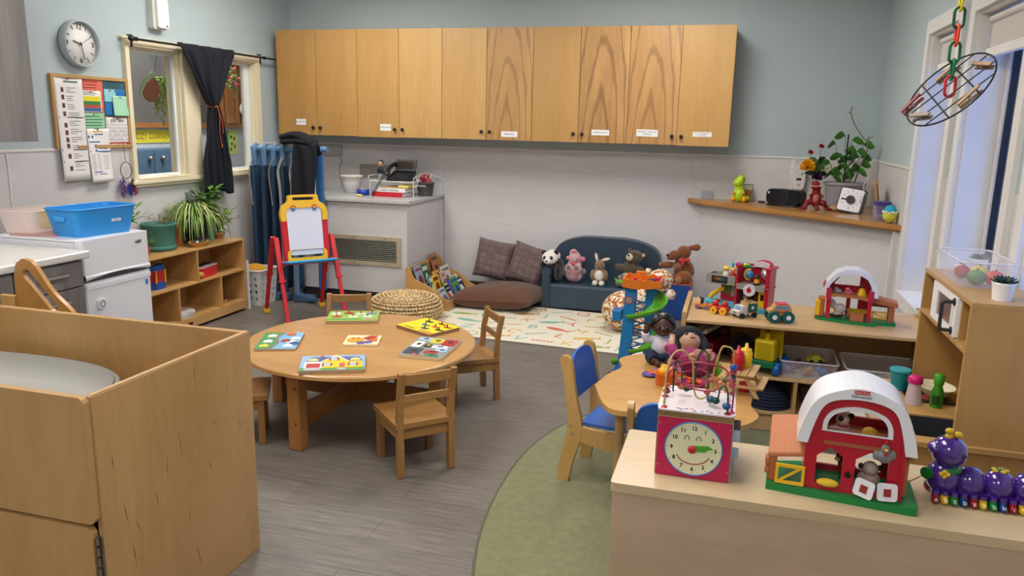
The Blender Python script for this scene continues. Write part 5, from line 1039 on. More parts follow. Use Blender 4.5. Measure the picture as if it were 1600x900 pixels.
def minicar(name, lab, loc, rz, c1, s_=1.0, wheel='#222226', grp=None):
    t = T(name, lab, 'toy car', loc, rz, group=grp)
    P(MB().prism([(-.03*s_, .008*s_), (-.03*s_, .02*s_), (-.015*s_, .022*s_), (-.008*s_, .034*s_), (.012*s_, .034*s_), (.018*s_, .022*s_), (.032*s_, .019*s_), (.032*s_, .008*s_)], 'y', -.014*s_, .014*s_), 'body', M(c1, .3), t, .003*s_)
    for x in (-.018, .018):
        for y in (-.016, .016): P(MB().cyl((x*s_, (y-.003)*s_, .009*s_), (x*s_, (y+.003)*s_, .009*s_), .009*s_, n=12), 'wheel', M(wheel, .5), t)
    return t
minicar('toy_car', 'small red toy car on the orange tower top', (-.54, 4.60, .580), .2, '#c42a35'); minicar('toy_car', 'small dark blue toy car on the orange tower top', (-.44, 4.60, .580), .5, '#26386e'); minicar('toy_car', 'small pink toy car behind the others on the tower top', (-.41, 4.66, .580), -.3, '#c2305a')
tp_ = O(MB().grid(lambda u, v: (-.06+.12*u, .2*v, .02+.03*math.sin(v*9)*.5+.015*abs(2*u-1)**3), 8, 20), 'toy_track', 'orange wavy toy track piece on the floor beside the tower', 'toy', to, (-.70, 4.22, .0), rz=math.radians(-75)); d = tp_.modifiers.new('t', 'SOLIDIFY'); d.thickness = .012
tp_ = O(MB().prism(sp2([(-.06, -.03), (-.03, .0), (0, -.02), (.03, .0), (.06, -.03), (.07, .03), (.035, .04), (0, .025), (-.035, .04), (-.07, .03)], 4), 'z', 0, .02), 'toy_track', 'purple scalloped toy piece on the floor behind the orange track', 'toy', M('#6d5aa8', .4), (-.70, 4.42, 0), bevel=.004)
# ================= ROUND TABLE =================
RT = Vector((-1.78, 3.49, 0))
rt = T('round_table', 'low round wooden table with crossed stretchers and puzzles on top', 'table', RT, rz=math.radians(0))
topw = wood('table_top_ash', '#cf9f62', '#b58149', (.14, 1, 1), 7, .3, .5)
P(MB().lathe([(.001, .366), (.57, .366), (.585, .372), (.585, .388), (.578, .394), (.001, .394)], 96, smooth=False), 'tabletop', topw, rt, .002)
lw_ = wood('table_leg', '#b97f42', '#935c2a', (1, 1, .12), 9, .45, .2); lwx = wood('table_stretcher', '#ad7438', '#8b5526', (.12, 1, 1), 9, .45, .2)
# legs at measured floor positions, square frame
lc = Vector((-1.81, 3.47, 0)); d0 = (Vector((-1.86, 3.0, 0))-lc)
for k in range(4):
    a = math.atan2(d0.y, d0.x)+k*PI/2; p = lc+Vector((.475*math.cos(a), .475*math.sin(a), 0))-RT
    mb = MB(); mb.T = Matrix.Translation(p) @ Matrix.Rotation(a, 4, 'Z'); mb.box(-.033, .033, -.033, .033, 0, .366); P(mb, 'leg', lw_, rt, .005)
    mb = MB(); mb.T = Matrix.Translation(p) @ Matrix.Rotation(a, 4, 'Z')
    for z in (.13, .3): mb.cyl((.0332, .012, z), (.0348, .012, z), .006, n=10)
    P(mb, 'screws', M('#4a3420', .4), rt)
for k in range(2):
    a = math.atan2(d0.y, d0.x)+k*PI/2; mb = MB(); mb.T = Matrix.Translation(lc-RT) @ Matrix.Rotation(a, 4, 'Z'); mb.box(-.438, .438, -.016, .016, .09, .2); mb.box(-.438, .438, -.016, .016, .29, .366)
    P(mb, 'stretcher', lwx, rt, .004)
# ================= WOODEN CHAIRS =================
def wood_chair(lab, loc, rz):
    t = T('wooden_chair', lab, 'chair', loc, rz, group='small wooden chairs around the round table')
    # faces local -y ; back posts at +y ; width .25, depth .25
    for sx in (-1, 1):
        x = sx*.118
        P(MB().prism([(.115, 0), (.145, 0), (.14, .15), (.135, .24), (.142, .36), (.165, .474), (.14, .474), (.118, .36), (.108, .24), (.11, .12)], 'x', x-.014, x+.014), 'back_post', oak_z, t, .005)
        P(MB().prism([(x-.014, 0), (x+.014, 0), (x+.015, .22), (x-.015, .22)], 'y', -.135, -.105), 'leg', oak_z, t, .004)
        P(MB().box(x-.01, x+.01, -.105, .11, .17, .215), 'side_rail', oak, t, .002)
    P(MB().box(-.104, .104, -.13, -.112, .17, .215), 'front_rail', oak, t, .002); P(MB().box(-.104, .104, .11, .126, .17, .215), 'rear_rail', oak, t, .002)
    def sf_(u, v):
        x = 2*u-1; return (x*.14, -.155+.29*v, .243-.006*(1-x*x)*math.sin(PI*v)**.5)
    mb = MB(); mb.grid(sf_, 14, 10); mb.box(-.14, .14, -.155, .135, .22, .234)
    mb.add([(-.14, -.155, .234), (.14, -.155, .234), (.14, .135, .234), (-.14, .135, .234), (-.14, -.155, .243), (.14, -.155, .243), (.14, .135, .243), (-.14, .135, .243)], [(0, 1, 5, 4), (1, 2, 6, 5), (2, 3, 7, 6), (3, 0, 4, 7)])
    P(mb, 'seat', oak, t)
    for z0, z1, y in ((.42, .466, .145), (.338, .372, .128)):
        P(MB().box(-.105, .105, y, y+.014, z0, z1), 'back_slat', oak, t, .003)
    return t
c0 = wood_chair('wooden child chair nearest the camera, its back to the camera, right of the table leg', (-1.295, 3.035, 0), math.radians(225))
dup(c0, (-1.36, 3.95, 0), math.radians(126-180-0), 'wooden child chair on the right of the round table, seen from its side').rotation_euler = (0, 0, math.radians(-53))
dup(c0, (-2.21, 3.03, 0), math.radians(120), 'wooden child chair left of the round table, mostly hidden behind the tall box cabinet')
dup(c0, (-2.14, 4.02, 0), math.radians(23), 'wooden child chair behind the round table, only its back rails showing')
# ================= PUZZLES =================
def board(lab, c, w_, h_, deg, base, th=.018, edgec='#a98a66'):
    t = T('wooden_puzzle', lab, 'puzzle', (c[0], c[1], .3945), math.radians(deg), group='wooden puzzles on the round table')
    P(MB().prism(rrect(w_, h_, .01, 3), 'z', 0, th-.001), 'board', M(edgec, .6, var=.15, vs=40), t)
    P(MB().prism(rrect(w_-.002, h_-.002, .009, 3), 'z', th-.001, th), 'picture', M(base, .4, var=.04, vs=20), t)
    return t, th
def piece(t, name, col, poly, z, dz=.002, kn=False):
    P(MB().prism(poly, 'z', z, z+dz), name, M(col, .4), t)
    if kn:
        cx = sum(p[0] for p in poly)/len(poly); cy = sum(p[1] for p in poly)/len(poly)
        P(MB().cyl((cx, cy, z+dz), (cx, cy, z+dz+.009), .0028, n=8).ell((cx, cy, z+dz+.01), .0042, 8), 'peg', M(pegc[0], .3), t)
pegc = ['#b8303a']
def R(x0, x1, y0, y1): return [(x0, y0), (x1, y0), (x1, y1), (x0, y1)]
t, z = board('puzzle board with a yellow house and blue roof at the near edge of the table', (-1.709, 3.063), .29, .225, 25.7, '#8fb8de')
piece(t, 'lawn', '#4f9a45', R(-.142, .142, -.11, -.07), z, .0004); piece(t, 'roof', '#4a5f94', [(-.125, .01), (-.1, .085), (.115, .085), (.135, .01)], z+.0004, .0006)
piece(t, 'house_wall', '#e8c62a', [(-.045, -.085), (-.045, .02), (.01, .1), (.065, .02), (.065, -.085)], z+.001, .002); piece(t, 'gable_trim', '#efe9dc', [(-.052, .012), (.01, .108), (.072, .012), (.064, .01), (.01, .092), (-.044, .01)], z+.003, .0005)
piece(t, 'house_wall', '#e8c62a', R(.065, .132, -.085, .01), z+.001, .002); piece(t, 'garage_wall', '#e9e4dc', R(-.125, -.045, -.085, .01), z+.001, .0015); piece(t, 'garage_door', '#b8343a', R(-.115, -.055, -.08, -.02), z+.0025, .001)
for x, y in ((-.025, -.04), (.09, -.04), (.002, .045)): piece(t, 'window', '#a9c3cf', R(x-.013, x+.015, y-.022, y+.022), z+.003, .0008); piece(t, 'shutter', '#a8302c', R(x-.022, x-.013, y-.022, y+.022), z+.003, .0008); piece(t, 'shutter', '#a8302c', R(x+.015, x+.024, y-.022, y+.022), z+.003, .0008)
piece(t, 'front_door', '#c0525a', R(.03, .055, -.08, -.02), z+.003, .0008); piece(t, 'path', '#b9b4c0', [(.02, -.11), (.065, -.11), (.055, -.085), (.03, -.085)], z+.0004, .0008); piece(t, 'driveway', '#b9b4c0', [(-.125, -.11), (-.05, -.11), (-.055, -.085), (-.115, -.085)], z+.0004, .0008)
for x in (-.09, .1): piece(t, 'dormer', '#e9d77a', [(x-.022, .025), (x+.022, .025), (x+.022, .05), (x, .068), (x-.022, .05)], z+.001, .001)
piece(t, 'chimney', '#a04a52', R(-.06, -.045, .075, .105), z+.001, .001)
t, z = board('puzzle board of green fields, white farm houses and sky on the left of the table', (-2.145, 3.318), .2, .3, 22.3, '#7fb7dd', .012)
t.rotation_euler = (0, 0, math.radians(22.3+0))
piece(t, 'field', '#4f9554', [(-.098, -.148), (-.02, -.148), (.0, -.05), (-.02, .05), (.01, .148), (-.098, .148)], z, .0005); piece(t, 'road', '#7d7f78', [(-.035, -.148), (-.015, -.148), (.005, -.05), (-.015, .05), (.012, .148), (-.004, .148), (-.03, .05), (-.012, -.05)], z+.0005, .0004)
for x, y, c_, k_ in ((-.06, -.1, '#d9cf5a', 'house'), (-.055, -.02, '#dfe4ea', 'house'), (-.05, .08, '#e8e6e2', 'house'), (.03, -.01, '#b5473c', 'barn'), (.04, .11, '#c9683a', 'barn'), (.055, -.1, '#eef0f2', 'goose'), (.075, .03, '#eef0f2', 'cloud'), (.08, -.06, '#2f5f9a', 'boat'), (.06, -.03, '#eceff2', 'cloud')): piece(t, k_, c_, [(x-.022, y-.022), (x+.022, y-.022), (x+.022, y+.012), (x, y+.03), (x-.022, y+.012)], z+.001, .002)
t, z = board('green puzzle board with farm animal pieces at the far edge of the table', (-2.029, 3.884), .285, .225, 22.6, '#8cc05a')
for x, y, c_ in ((-.1, .05, '#e9e4dc'), (-.03, .06, '#b5362f'), (.04, .04, '#e9e4dc'), (.1, .06, '#8d8fb0'), (-.09, -.02, '#c85f3a'), (-.0, -.02, '#e9e4dc'), (.08, -.02, '#dfe3e6')): piece(t, 'animal', c_, [(x-.028, y-.012), (x-.02, y-.02), (x+.02, y-.02), (x+.03, y), (x+.018, y+.018), (x-.02, y+.014)], z, .003, kn=True)
piece(t, 'stripe', '#2f6a34', R(-.14, .05, -.085, -.072), z, .0005); piece(t, 'stripe', '#c96a72', R(.06, .135, -.095, -.075), z, .0005)
pegc[0] = '#2b2d33'
t, z = board('bright yellow puzzle board with pegged tool pieces on the right far edge', (-1.552, 3.826), .28, .22, -26.9, '#e8d62a', edgec='#8f6a4e')
for x, y, c_ in ((-.06, .06, '#26324f'), (.03, .075, '#8a3a2c'), (.1, .05, '#c0342c'), (-.02, .0, '#3c6fb0'), (.05, .01, '#d9602c'), (.11, -.02, '#26324f'), (.03, -.05, '#4b5560')): piece(t, 'tool', c_, [(x-.03, y), (x-.01, y-.012), (x+.02, y-.008), (x+.03, y+.01), (x+.004, y+.006), (x-.012, y+.016)], z, .003, kn=True)
mb = MB(); mb.text('TOOLS', .03, facing((-.05, -.088, z+.0004), '+z'), .0003); P(mb, 'lettering', M('#3a2a1c', .5), t); piece(t, 'strip', '#c96a5a', R(.03, .13, -.1, -.08), z, .0005)
t, z = board('grey puzzle board crowded with cars and vehicles on the right of the table', (-1.39, 3.467), .225, .335, 2.6, '#8f908c', .014, '#c9b48c')
for x, y, w_, h_, c_, k_ in ((-.07, .12, .07, .06, '#aac3d8', 'bus'), (.0, .1, .07, .07, '#d6cc3a', 'digger'), (.07, .09, .07, .1, '#b5242e', 'fire_engine'), (-.075, .02, .05, .1, '#ece8e2', 'truck'), (-.02, .01, .04, .05, '#2a2a2e', 'motorbike'), (.045, .0, .08, .045, '#e3e6ea', 'police_car'), (-.06, -.09, .08, .1, '#3d4b5a', 'tractor'), (.03, -.09, .07, .045, '#b4404a', 'racing_car'), (.07, -.05, .06, .05, '#a9cbe4', 'car'), (.05, -.14, .07, .03, '#3f8a5a', 'car'), (-.02, -.15, .06, .02, '#d88a6a', 'barrier')): piece(t, k_, c_, rrect(w_, h_, .012, 3, x, y), z, .003); piece(t, 'detail', '#2b2d33' if c_ != '#2a2a2e' else '#d6cc3a', rrect(w_*.4, h_*.35, .004, 2, x+.004, y+.003), z+.003, .0006)
t, z = board('small square puzzle with an orange tiger head and purple pieces in the middle', (-1.766, 3.472), .175, .175, 18, '#ecdcb4', .012, '#dcc394')
piece(t, 'head', '#e0a02a', circ(.042, 18, -.035, -.01), z, .003); piece(t, 'mane', '#b5362f', [(0, .02), (.03, .07), (.07, .07), (.06, .03), (.03, .0)], z, .003); piece(t, 'body', '#d9682f', [(.03, -.02), (.075, -.03), (.075, .02), (.05, .015)], z, .003); piece(t, 'paw', '#5f54a0', circ(.022, 12, -.0, -.06), z, .003); piece(t, 'paw', '#6a5fb0', circ(.022, 12, .035, -.045), z, .003)
for x in (-.05, -.022): piece(t, 'stripe', '#2b2118', R(x-.004, x+.004, .008, .028), z+.003, .0005)
# ================= GREEN RUG =================
rgm = M('#7f7f58', .98, bmp=1, bs=170, var=.34, vs=32, sheen=.2, bdist=.01)
rgp = []
for k in range(72):
    a = 2*PI*k/72; cx, cy = .12, 3.05; A = .975; B = 1.6 if math.sin(a) < 0 else 1.22; e = .92
    c_, s_ = math.cos(a), math.sin(a); rgp.append((cx+(A if c_ < 0 else .36)*math.copysign(abs(c_)**e, c_), cy+B*math.copysign(abs(s_)**e, s_)))
rgp = [(x, min(y, 3.915) if x > -.25 else y) for x, y in rgp]
rg = T('rug', 'large olive green rug with rounded edge under the activity table', 'rug', (0, 0, 0)); P(MB().prism(rgp, 'z', 0, .009), 'pile', rgm, rg)
P(MB().tube([(x, y, .006) for x, y in rgp], .006, 6, closed=True), 'binding', M('#5c5f4a', .9), rg)
# ================= ACTIVITY TABLE =================
at = T('activity_table', 'small light wood activity table with wavy outline beside the blue chairs', 'table', (-.155, 3.08, 0))
wav = sp2([(-.33, -.1), (-.24, -.34), (-.1, -.36), (.05, -.4), (.22, -.38), (.30, -.26), (.275, -.14), (.29, .02), (.315, .18), (.26, .36), (.1, .40), (-.08, .38), (-.2, .40), (-.285, .30), (-.26, .18), (-.30, .06), (-.33, -.1)], 5)[:-1]
P(MB().prism(wav, 'z', .455, .475), 'tabletop', wood('activity_top', '#cf9d5a', '#ba8749', (.4, 1, 1), 5, .3, .4), at, .004)
P(MB().prism([(x*.997, y*.997) for x, y in wav], 'z', .4545, .4556), 'edge_band', M('#a89a86', .5), at)
for x, y in ((-.2, -.26), (.2, -.28), (.2, .27), (-.18, .27)): P(MB().cyl((x, y, .009), (x, y, .455), .016, .02, n=14), 'leg', M('#a98556', .5), at)
# ================= BLUE CHAIRS =================
bcm = wood('chair_birch', '#cda25e', '#b4874a', (1, 1, .2), 6, .45, .2); blue = M('#2560b4', .35, var=.04, coat=.2)
def blue_chair(lab, loc, rz):
    t = T('blue_chair', lab, 'chair', loc, rz, group='blue and birch child chairs at the activity table')
    # faces local -y
    for sx in (-1, 1):
        x = sx*.135
        pr = sp2([(.19, 0), (.175, .12), (.15, .24), (.165, .40), (.195, .535)], 4)+[(.185, .552), (.165, .556), (.148, .545)]+sp2([(.14, .52), (.115, .38), (.09, .28), (.09, .2), (.12, .1), (.14, 0)], 4)
        P(MB().prism(pr, 'x', x-.011, x+.011), 'back_leg', bcm, t, .004)
        fr = [(-.15, 0), (-.11, 0), (-.105, .12), (-.085, .17), (.1, .19), (.1, .255), (-.13, .25), (-.145, .2)]
        P(MB().prism(fr, 'x', x-.010, x+.010), 'front_leg', bcm, t, .003)
        mb = MB(); [mb.cyl((x+sx*.011, y, z), (x+sx*.013, y, z), .006, n=10) for y, z in ((.135, .255), (.13, .22))]; P(mb, 'bolts', steel, t)
    P(MB().prism([(-.12, -.16), (.12, -.16), (.118, .1), (-.118, .1)], 'z', .256, .27), 'seat', blue, t, .005)
    bk = [(-.122, .38)]+sp2([(-.122, .38), (-.122, .47), (-.105, .53), (-.06, .555), (0, .56), (.06, .555), (.105, .53), (.122, .47), (.122, .38)], 4)+[(.122, .375), (-.122, .375)]
    mb = MB(); mb.T = Matrix.Translation((0, .125, .38)) @ Matrix.Rotation(math.radians(-12), 4, 'X') @ Matrix.Translation((0, 0, -.38)); mb.prism(bk, 'y', -.008, .006); P(mb, 'backrest', blue, t, .004)
    return t
b0 = blue_chair('blue child chair with birch side legs left of the activity table', (-.43, 3.155, .009), math.radians(80))
dup(b0, (-.155, 2.76, .009), 0, 'second blue child chair, mostly hidden behind the foreground shelf').rotation_euler = (0, 0, math.radians(180))
# ================= LONG TOY SHELF (in front of the corner partition) =================
sh = T('toy_shelf', 'long low birch shelf unit with toys on top, left of the play kitchen', 'shelf', (-.19, 3.93, 0))
L = 1.165
endp = sp2([(.0, 0), (.0, .54), (.01, .565), (.06, .582), (.5, .582), (.54, .57), (.55, .54), (.55, 0)], 3)
P(MB().prism(endp, 'x', -.022, 0), 'end_panel', birch_z, sh, .004); P(MB().prism(endp, 'x', L, L+.018), 'end_panel', birch_z, sh, .004)
P(MB().box(0, L, 0, .55, .532, .55), 'top', birch, sh, .004); P(MB().box(0, L, .0, .55, .272, .288), 'shelf_board', birch, sh, .003); P(MB().box(0, L, .0, .55, .09, .106), 'bottom_board', birch, sh, .003)
P(MB().box(0, L, .535, .55, .106, .532), 'back_panel', birch_z, sh); P(MB().box(0, L, .012, .03, .0, .09), 'plinth', birch, sh, .003)
P(MB().box(.545, .563, .005, .53, .106, .272), 'divider', birch_z, sh, .002)
# --- school playset ---
red_s = M('#b3122a', .32, coat=.3); gry = M('#8f8b80', .45); tur = M('#3fa6bf', .35); yl = M('#e0b21c', .35); grn_p = M('#0f7a3c', .35); wht_p = M('#dfe0e6', .3, coat=.3)
sc = T('school_playset', 'red and grey toy school building with clock, globe and blue base', 'playset', (.065, 4.30, .55), rz=math.radians(-22))
P(MB().prism([(-.19, -.02), (-.17, -.05), (.0, -.07), (.17, -.07), (.18, -.04), (.17, .06), (-.17, .06), (-.2, .0)], 'z', 0, .022), 'base', tur, sc, .006)
P(MB().box(.0, .155, .045, .055, .022, .24), 'back_wall', red_s, sc, .003); P(MB().box(-.12, .0, .03, .04, .022, .145), 'back_wall', red_s, sc, .003)
P(MB().box(.15, .172, -.045, .055, .02, .235), 'side_wall', red_s, sc, .006); P(MB().box(.146, .18, -.052, .062, .228, .24).box(.148, .176, -.05, .06, .125, .133), 'ledge', red_s, sc, .003)
P(MB().box(-.008, .004, -.05, .05, .02, .24), 'side_wall', red_s, sc, .003)
P(MB().box(.0, .15, -.05, .045, .128, .14), 'floor_deck', gry, sc, .002); P(MB().box(-.17, -.008, -.05, .05, .145, .155), 'floor_deck', gry, sc, .002)
P(MB().box(.0, .152, -.056, -.048, .112, .142), 'deck_edge', gry, sc, .002); P(MB().box(-.172, -.008, -.058, -.05, .125, .175), 'parapet', gry, sc, .002); P(MB().box(-.172, -.165, -.05, .05, .15, .175).box(-.165, -.01, .045, .05, .15, .175), 'parapet', gry, sc, .001)
sg = P(MB().box(-.14, -.05, -.0595, -.058, .13, .168), 'sign_panel', M('#20282a', .4), sc)
for i, ch_ in enumerate('SCHOOL'):
    mb = MB(); mb.text(ch_, .022, facing((-.125+i*.0125, -.0598, .153), '-y'), .0003); P(mb, 'letter', M(['#b3122a', '#d8762a', '#c9b83a', '#8a9a6a', '#4a7a9a', '#3d5f9a'][i], .4), sg)
P(MB().prism([(.06, .235)]+[(.105+.05*math.cos(a), .238+.03*math.sin(a)) for a in [PI-PI*k/8 for k in range(9)]], 'y', .02, .055), 'gable', red_s, sc, .002)
pn = P(MB().prism([(.063, .232), (.145, .232), (.145, .255), (.105, .265), (.063, .255)], 'y', .012, .02), 'gable_sign', M('#d8c9cf', .4), sc, .002)
mb = MB(); [mb.cyl((x, .0105, .246), (x, .012, .246), .0025, n=8) for x in (.085, .125)]; P(mb, 'rivets', black, pn)
gl_ = P(MB().ell((.055, -.02, .19), .023, 18), 'globe', M('#3d74a0', .4, var=.5, vs=60), sc); P(MB().tube(arc((.055, .19), .028, 80, 280, 14, 'xz', -.02), .004, 8), 'globe_ring', yl, gl_)
ckk = P(MB().cyl((.075, -.066, .115), (.075, -.057, .115), .032, n=28), 'clock', wht_p, sc); P(MB().cyl((.075, -.068, .115), (.075, -.066, .115), .014, n=20).prism([(.069, .12), (.081, .12), (.075, .142)], 'y', -.068, -.066), 'clock_hand', M('#b81a30', .4), ckk)
mb = MB()
for k in range(12): a = 2*PI*k/12; mb.cyl((.075+.025*math.cos(a), -.0668, .115+.025*math.sin(a)), (.075+.025*math.cos(a), -.066, .115+.025*math.sin(a)), .0022, n=6)
P(mb, 'clock_dots', black, ckk)
P(MB().lathe([(.018, 0), (.02, .005), (.012, .03), (.004, .036), (.001, .036)], 18, c=(.125, .02, .185)), 'bell', M('#c9c9cc', .2, .8), sc); P(MB().tube([(.125+.022*math.cos(a), .03, .2+.03*math.sin(a)) for a in [2*PI*k/18 for k in range(18)]], .004, 6, closed=True), 'bell_frame', wht_p, sc)
P(MB().box(.005, .03, .038, .045, .16, .215), 'poster', M('#8d8f90', .5), sc); P(MB().ell((.018, .036, .19), (.008, .002, .015), 10), 'poster_figure', M('#2b2f7a', .5), sc)
P(MB().box(-.105, -.065, .024, .03, .06, .11), 'green_board', M('#5c7a33', .5), sc); P(MB().box(-.06, -.015, .024, .03, .05, .12), 'notice', M('#8f8a84', .5, var=.4, vs=90), sc)
P(MB().box(.008, .045, .03, .042, .03, .11), 'grey_door', M('#9fa09c', .5), sc); P(MB().plate([(.115, .022), (.15, .022), (.15, .11), (.115, .11)], [[(.125, .06), (.145, .06), (.145, .095), (.125, .095)]], 'y', -.03, -.022), 'yellow_door', yl, sc, .001); P(MB().box(.07, .095, .03, .042, .03, .1), 'brown_door', M('#6b3f28', .5), sc)
P(MB().tube(spline([(-.17, .01, .03), (-.15, .01, .055), (-.11, .01, .085), (-.09, .01, .085)], 4), .013, 10), 'yellow_slide', yl, sc)
P(MB().cyl((-.11, -.03, .022), (-.11, -.03, .032), .016, n=18), 'red_button', M('#c0152c', .3), sc); P(MB().tube([(-.03+.02*math.cos(a), -.03+.012*math.sin(a), .025) for a in [2*PI*k/16 for k in range(16)]], .005, 6, closed=True), 'ring', tur, sc)
P(MB().box(-.065, -.055, .02, .035, .155, .235), 'post', tur, sc, .003); P(MB().cyl((-.06, .028, .23), (.06, .028, .225), .004, n=8), 'bead_bar', tur, sc)
for k, c_ in enumerate(['#b81a4a', '#5a2f8a', '#2a50b0', '#2a60c0', '#d8d42a', '#5fb32a', '#3a9a3a']): P(MB().cyl((-.04+k*.011, .028, .229), (-.031+k*.011, .028, .229), .014-.0005*k, n=18), 'bead', M(c_, .35), sc)
P(MB().ell((-.1, .02, .165), (.03, .012, .03), 16), 'turtle_panel', M('#7b8060', .5), sc)
# little people on the school
def peg_person(lab, loc, base, shirt, skin, hair, rz=0, hat=None, s_=1.0):
    t = T('toy_figure', lab, 'toy figure', loc, rz, group='small peg figures in the toy school'); k = s_
    P(MB().lathe([(.014*k, 0), (.015*k, .004*k), (.013*k, .012*k)], 18), 'base', M(base, .4), t); P(MB().lathe([(.0135*k, .011*k), (.0135*k, .02*k), (.009*k, .03*k), (.001, .031*k)], 18), 'body', M(shirt, .4), t)
    P(MB().ell((0, 0, .037*k), (.0115*k, .0115*k, .012*k), 14), 'head', M(skin, .5), t); P(MB().ell((0, .002*k, .042*k), (.0125*k, .012*k, .009*k), 14), 'hair', M(hair, .5), t)
    mb = MB(); mb.ell((-.004*k, -.011*k, .038*k), .0015*k, 6); mb.ell((.004*k, -.011*k, .038*k), .0015*k, 6); P(mb, 'eyes', black, t)
    if hat: P(MB().lathe([(.016*k, .043*k), (.013*k, .044*k), (.012*k, .05*k), (.001, .054*k)], 18), 'helmet', M(hat, .4), t)
Ms = (Matrix.Translation(sc.location) @ Matrix.Rotation(math.radians(-22), 4, 'Z'))
def on_school(x, y, z): return tuple(Ms @ Vector((x, y, z)))
peg_person('peg figure in a yellow helmet on the upper grey deck', on_school(-.075, -.02, .1555), '#2a50a0', '#e6e0d4', '#d9a07a', '#e0c42a', -.3, '#e0c42a', 1.25)
peg_person('peg figure with orange hair and blue clothes beside the helmeted one', on_school(-.035, -.025, .1555), '#2a60b0', '#b5301f', '#c98a6a', '#d8a23a', -.3, None, 1.2)
peg_person('dark-haired peg figure in a yellow top beside the globe', on_school(.098, -.025, .1405), '#1c1a1a', '#dba12c', '#6b3d28', '#17120f', -.3, '#17120f', 1.1)
peg_person('peg figure with brown hair in the ground floor room of the school', on_school(.04, .0, .0225), '#2a60b0', '#e0b21c', '#b98a70', '#6b4634', -.3, None, 1.1)
peg_person('dark-haired peg figure in green at the ground floor of the school', on_school(.085, -.035, .0225), '#2a8a6a', '#1f6f5a', '#4a2a1f', '#1a1210', -.3, None, 1.0)
# --- cars in a row ---
t = T('toy_car', 'small orange toy car with a dark dog driver at the left end', 'toy car', (-.115, 4.20, .55), math.radians(-15))
og = M('#d9822a', .35); P(MB().prism([(-.042, .01), (-.045, .025), (-.02, .028), (-.015, .022), (.01, .022), (.014, .03), (.04, .026), (.044, .012)], 'y', -.024, .024), 'body', og, t, .006)
for x in (-.026, .026):
    for y in (-.025, .025): P(MB().cyl((x, y-.005, .012), (x, y+.005, .012), .012, n=16), 'wheel', M('#7b5f86', .5), t)
P(MB().ell((-.01, 0, .037), (.01, .01, .012), 12).ell((-.01, 0, .052), (.011, .011, .009), 12).ell((-.02, 0, .058), (.005, .004, .006), 8), 'driver', M('#1b1512', .5), t); P(MB().ell((.02, 0, .03), (.01, .014, .005), 10), 'bonnet', M('#b3302a', .4), t)
t = T('toy_car', 'chunky red toy car with yellow wheels and two red knobs', 'toy car', (-.03, 4.12, .55), math.radians(-15)); rd = M('#b8161f', .25, coat=.5)
P(MB().box(-.048, .052, -.024, .024, .012, .042), 'body', rd, t, .008, seg=3)
for x in (-.024, .026): P(MB().ell((x, 0, .052), (.017, .017, .016), 16), 'knob', rd, t)
for x in (-.026, .024):
    for y in (-.028, .028): w_ = P(MB().cyl((x, y-.006, .019), (x, y+.006, .019), .019, n=22), 'wheel', M('#e6b422', .35), t, .003); P(MB().cyl((x, y-.0075, .019), (x, y+.0075, .019), .006, n=12), 'hub', rd, w_)
t = T('toy_truck', 'wooden toy recycling truck with white cab and green side panel', 'toy truck', (.092, 4.085, .55), math.radians(218)); 
cabm = M('#c9c2b6', .45); P(MB().prism([(.005, .014), (.058, .014), (.06, .036), (.045, .04), (.035, .062), (.005, .062)], 'y', -.028, .028), 'cab', cabm, t, .003); P(MB().box(-.06, .004, -.03, .03, .022, .027).box(-.06, .004, -.03, -.025, .027, .078).box(-.06, .004, .025, .03, .027, .078).box(-.06, -.055, -.025, .025, .027, .078).box(-.001, .004, -.025, .025, .027, .078), 'box_body', wood('toy_wood', '#c9a06a', '#b08450', (1, 1, 1), 20), t, .001)
for y in (-.0302, .0302): P(MB().box(-.056, .0, y-.0006, y+.0006, .03, .074), 'side_panel', M('#1d5c50', .4), t); P(MB().cyl((-.028, y-.001, .052), (-.028, y+.001, .052), .009, n=14), 'emblem', M('#c9d8d0', .4), t)
mb = MB(); mb.add([(.0462, -.022, .0415), (.0462, .022, .0415), (.0372, .022, .0605), (.0372, -.022, .0605)], [(0, 1, 2, 3)]); P(mb, 'windscreen', M('#6f8fb5', .2), t); P(MB().box(.0595, .061, -.014, .014, .018, .034), 'grille', M('#8f9096', .4), t)
for x in (-.04, .036):
    for y in (-.031, .031): P(MB().cyl((x, y-.005, .014), (x, y+.005, .014), .014, n=18), 'wheel', black, t, .002)
t = T('toy_truck', 'toy monster truck with huge green tyres and orange body', 'toy truck', (.262, 4.05, .55), math.radians(12)); tan = M('#c08f55', .4)
P(MB().prism([(-.06, .045), (-.058, .06), (-.04, .066), (-.028, .088), (.04, .09), (.052, .066), (.056, .046), (.02, .045), (.012, .035), (-.005, .035), (-.012, .045)], 'y', -.03, .03), 'body', tan, t, .004); P(MB().box(-.022, .036, -.026, .026, .088, .095), 'roof', M('#c23a44', .4), t, .003)
for y in (-.0305, .0305): P(MB().box(-.026, .002, y-.0005, y+.0005, .07, .084).box(.008, .036, y-.0005, y+.0005, .07, .084), 'side_window', M('#5a8ab5', .3), t); P(MB().prism([(-.05, .052), (-.02, .06), (.01, .056), (.03, .064), (.02, .05)], 'y', y-.0006, y+.0006), 'flame_decal', M('#b53a2a', .4), t)
P(MB().add([(.0445, -.024, .086), (.0445, .024, .086), (.0525, .024, .069), (.0525, -.024, .069)], [(0, 1, 2, 3)]), 'rear_window', M('#4d7fb0', .3), t)
for x in (-.034, .034):
    for y in (-.036, .036): w_ = P(MB().cyl((x, y-.014, .03), (x, y+.014, .03), .03, n=26), 'tyre', M('#0f5048', .6, bmp=.5, bs=120), t, .006); P(MB().cyl((x, y-.0155, .03), (x, y+.0155, .03), .012, n=16), 'hub', wht_p, w_, .002)
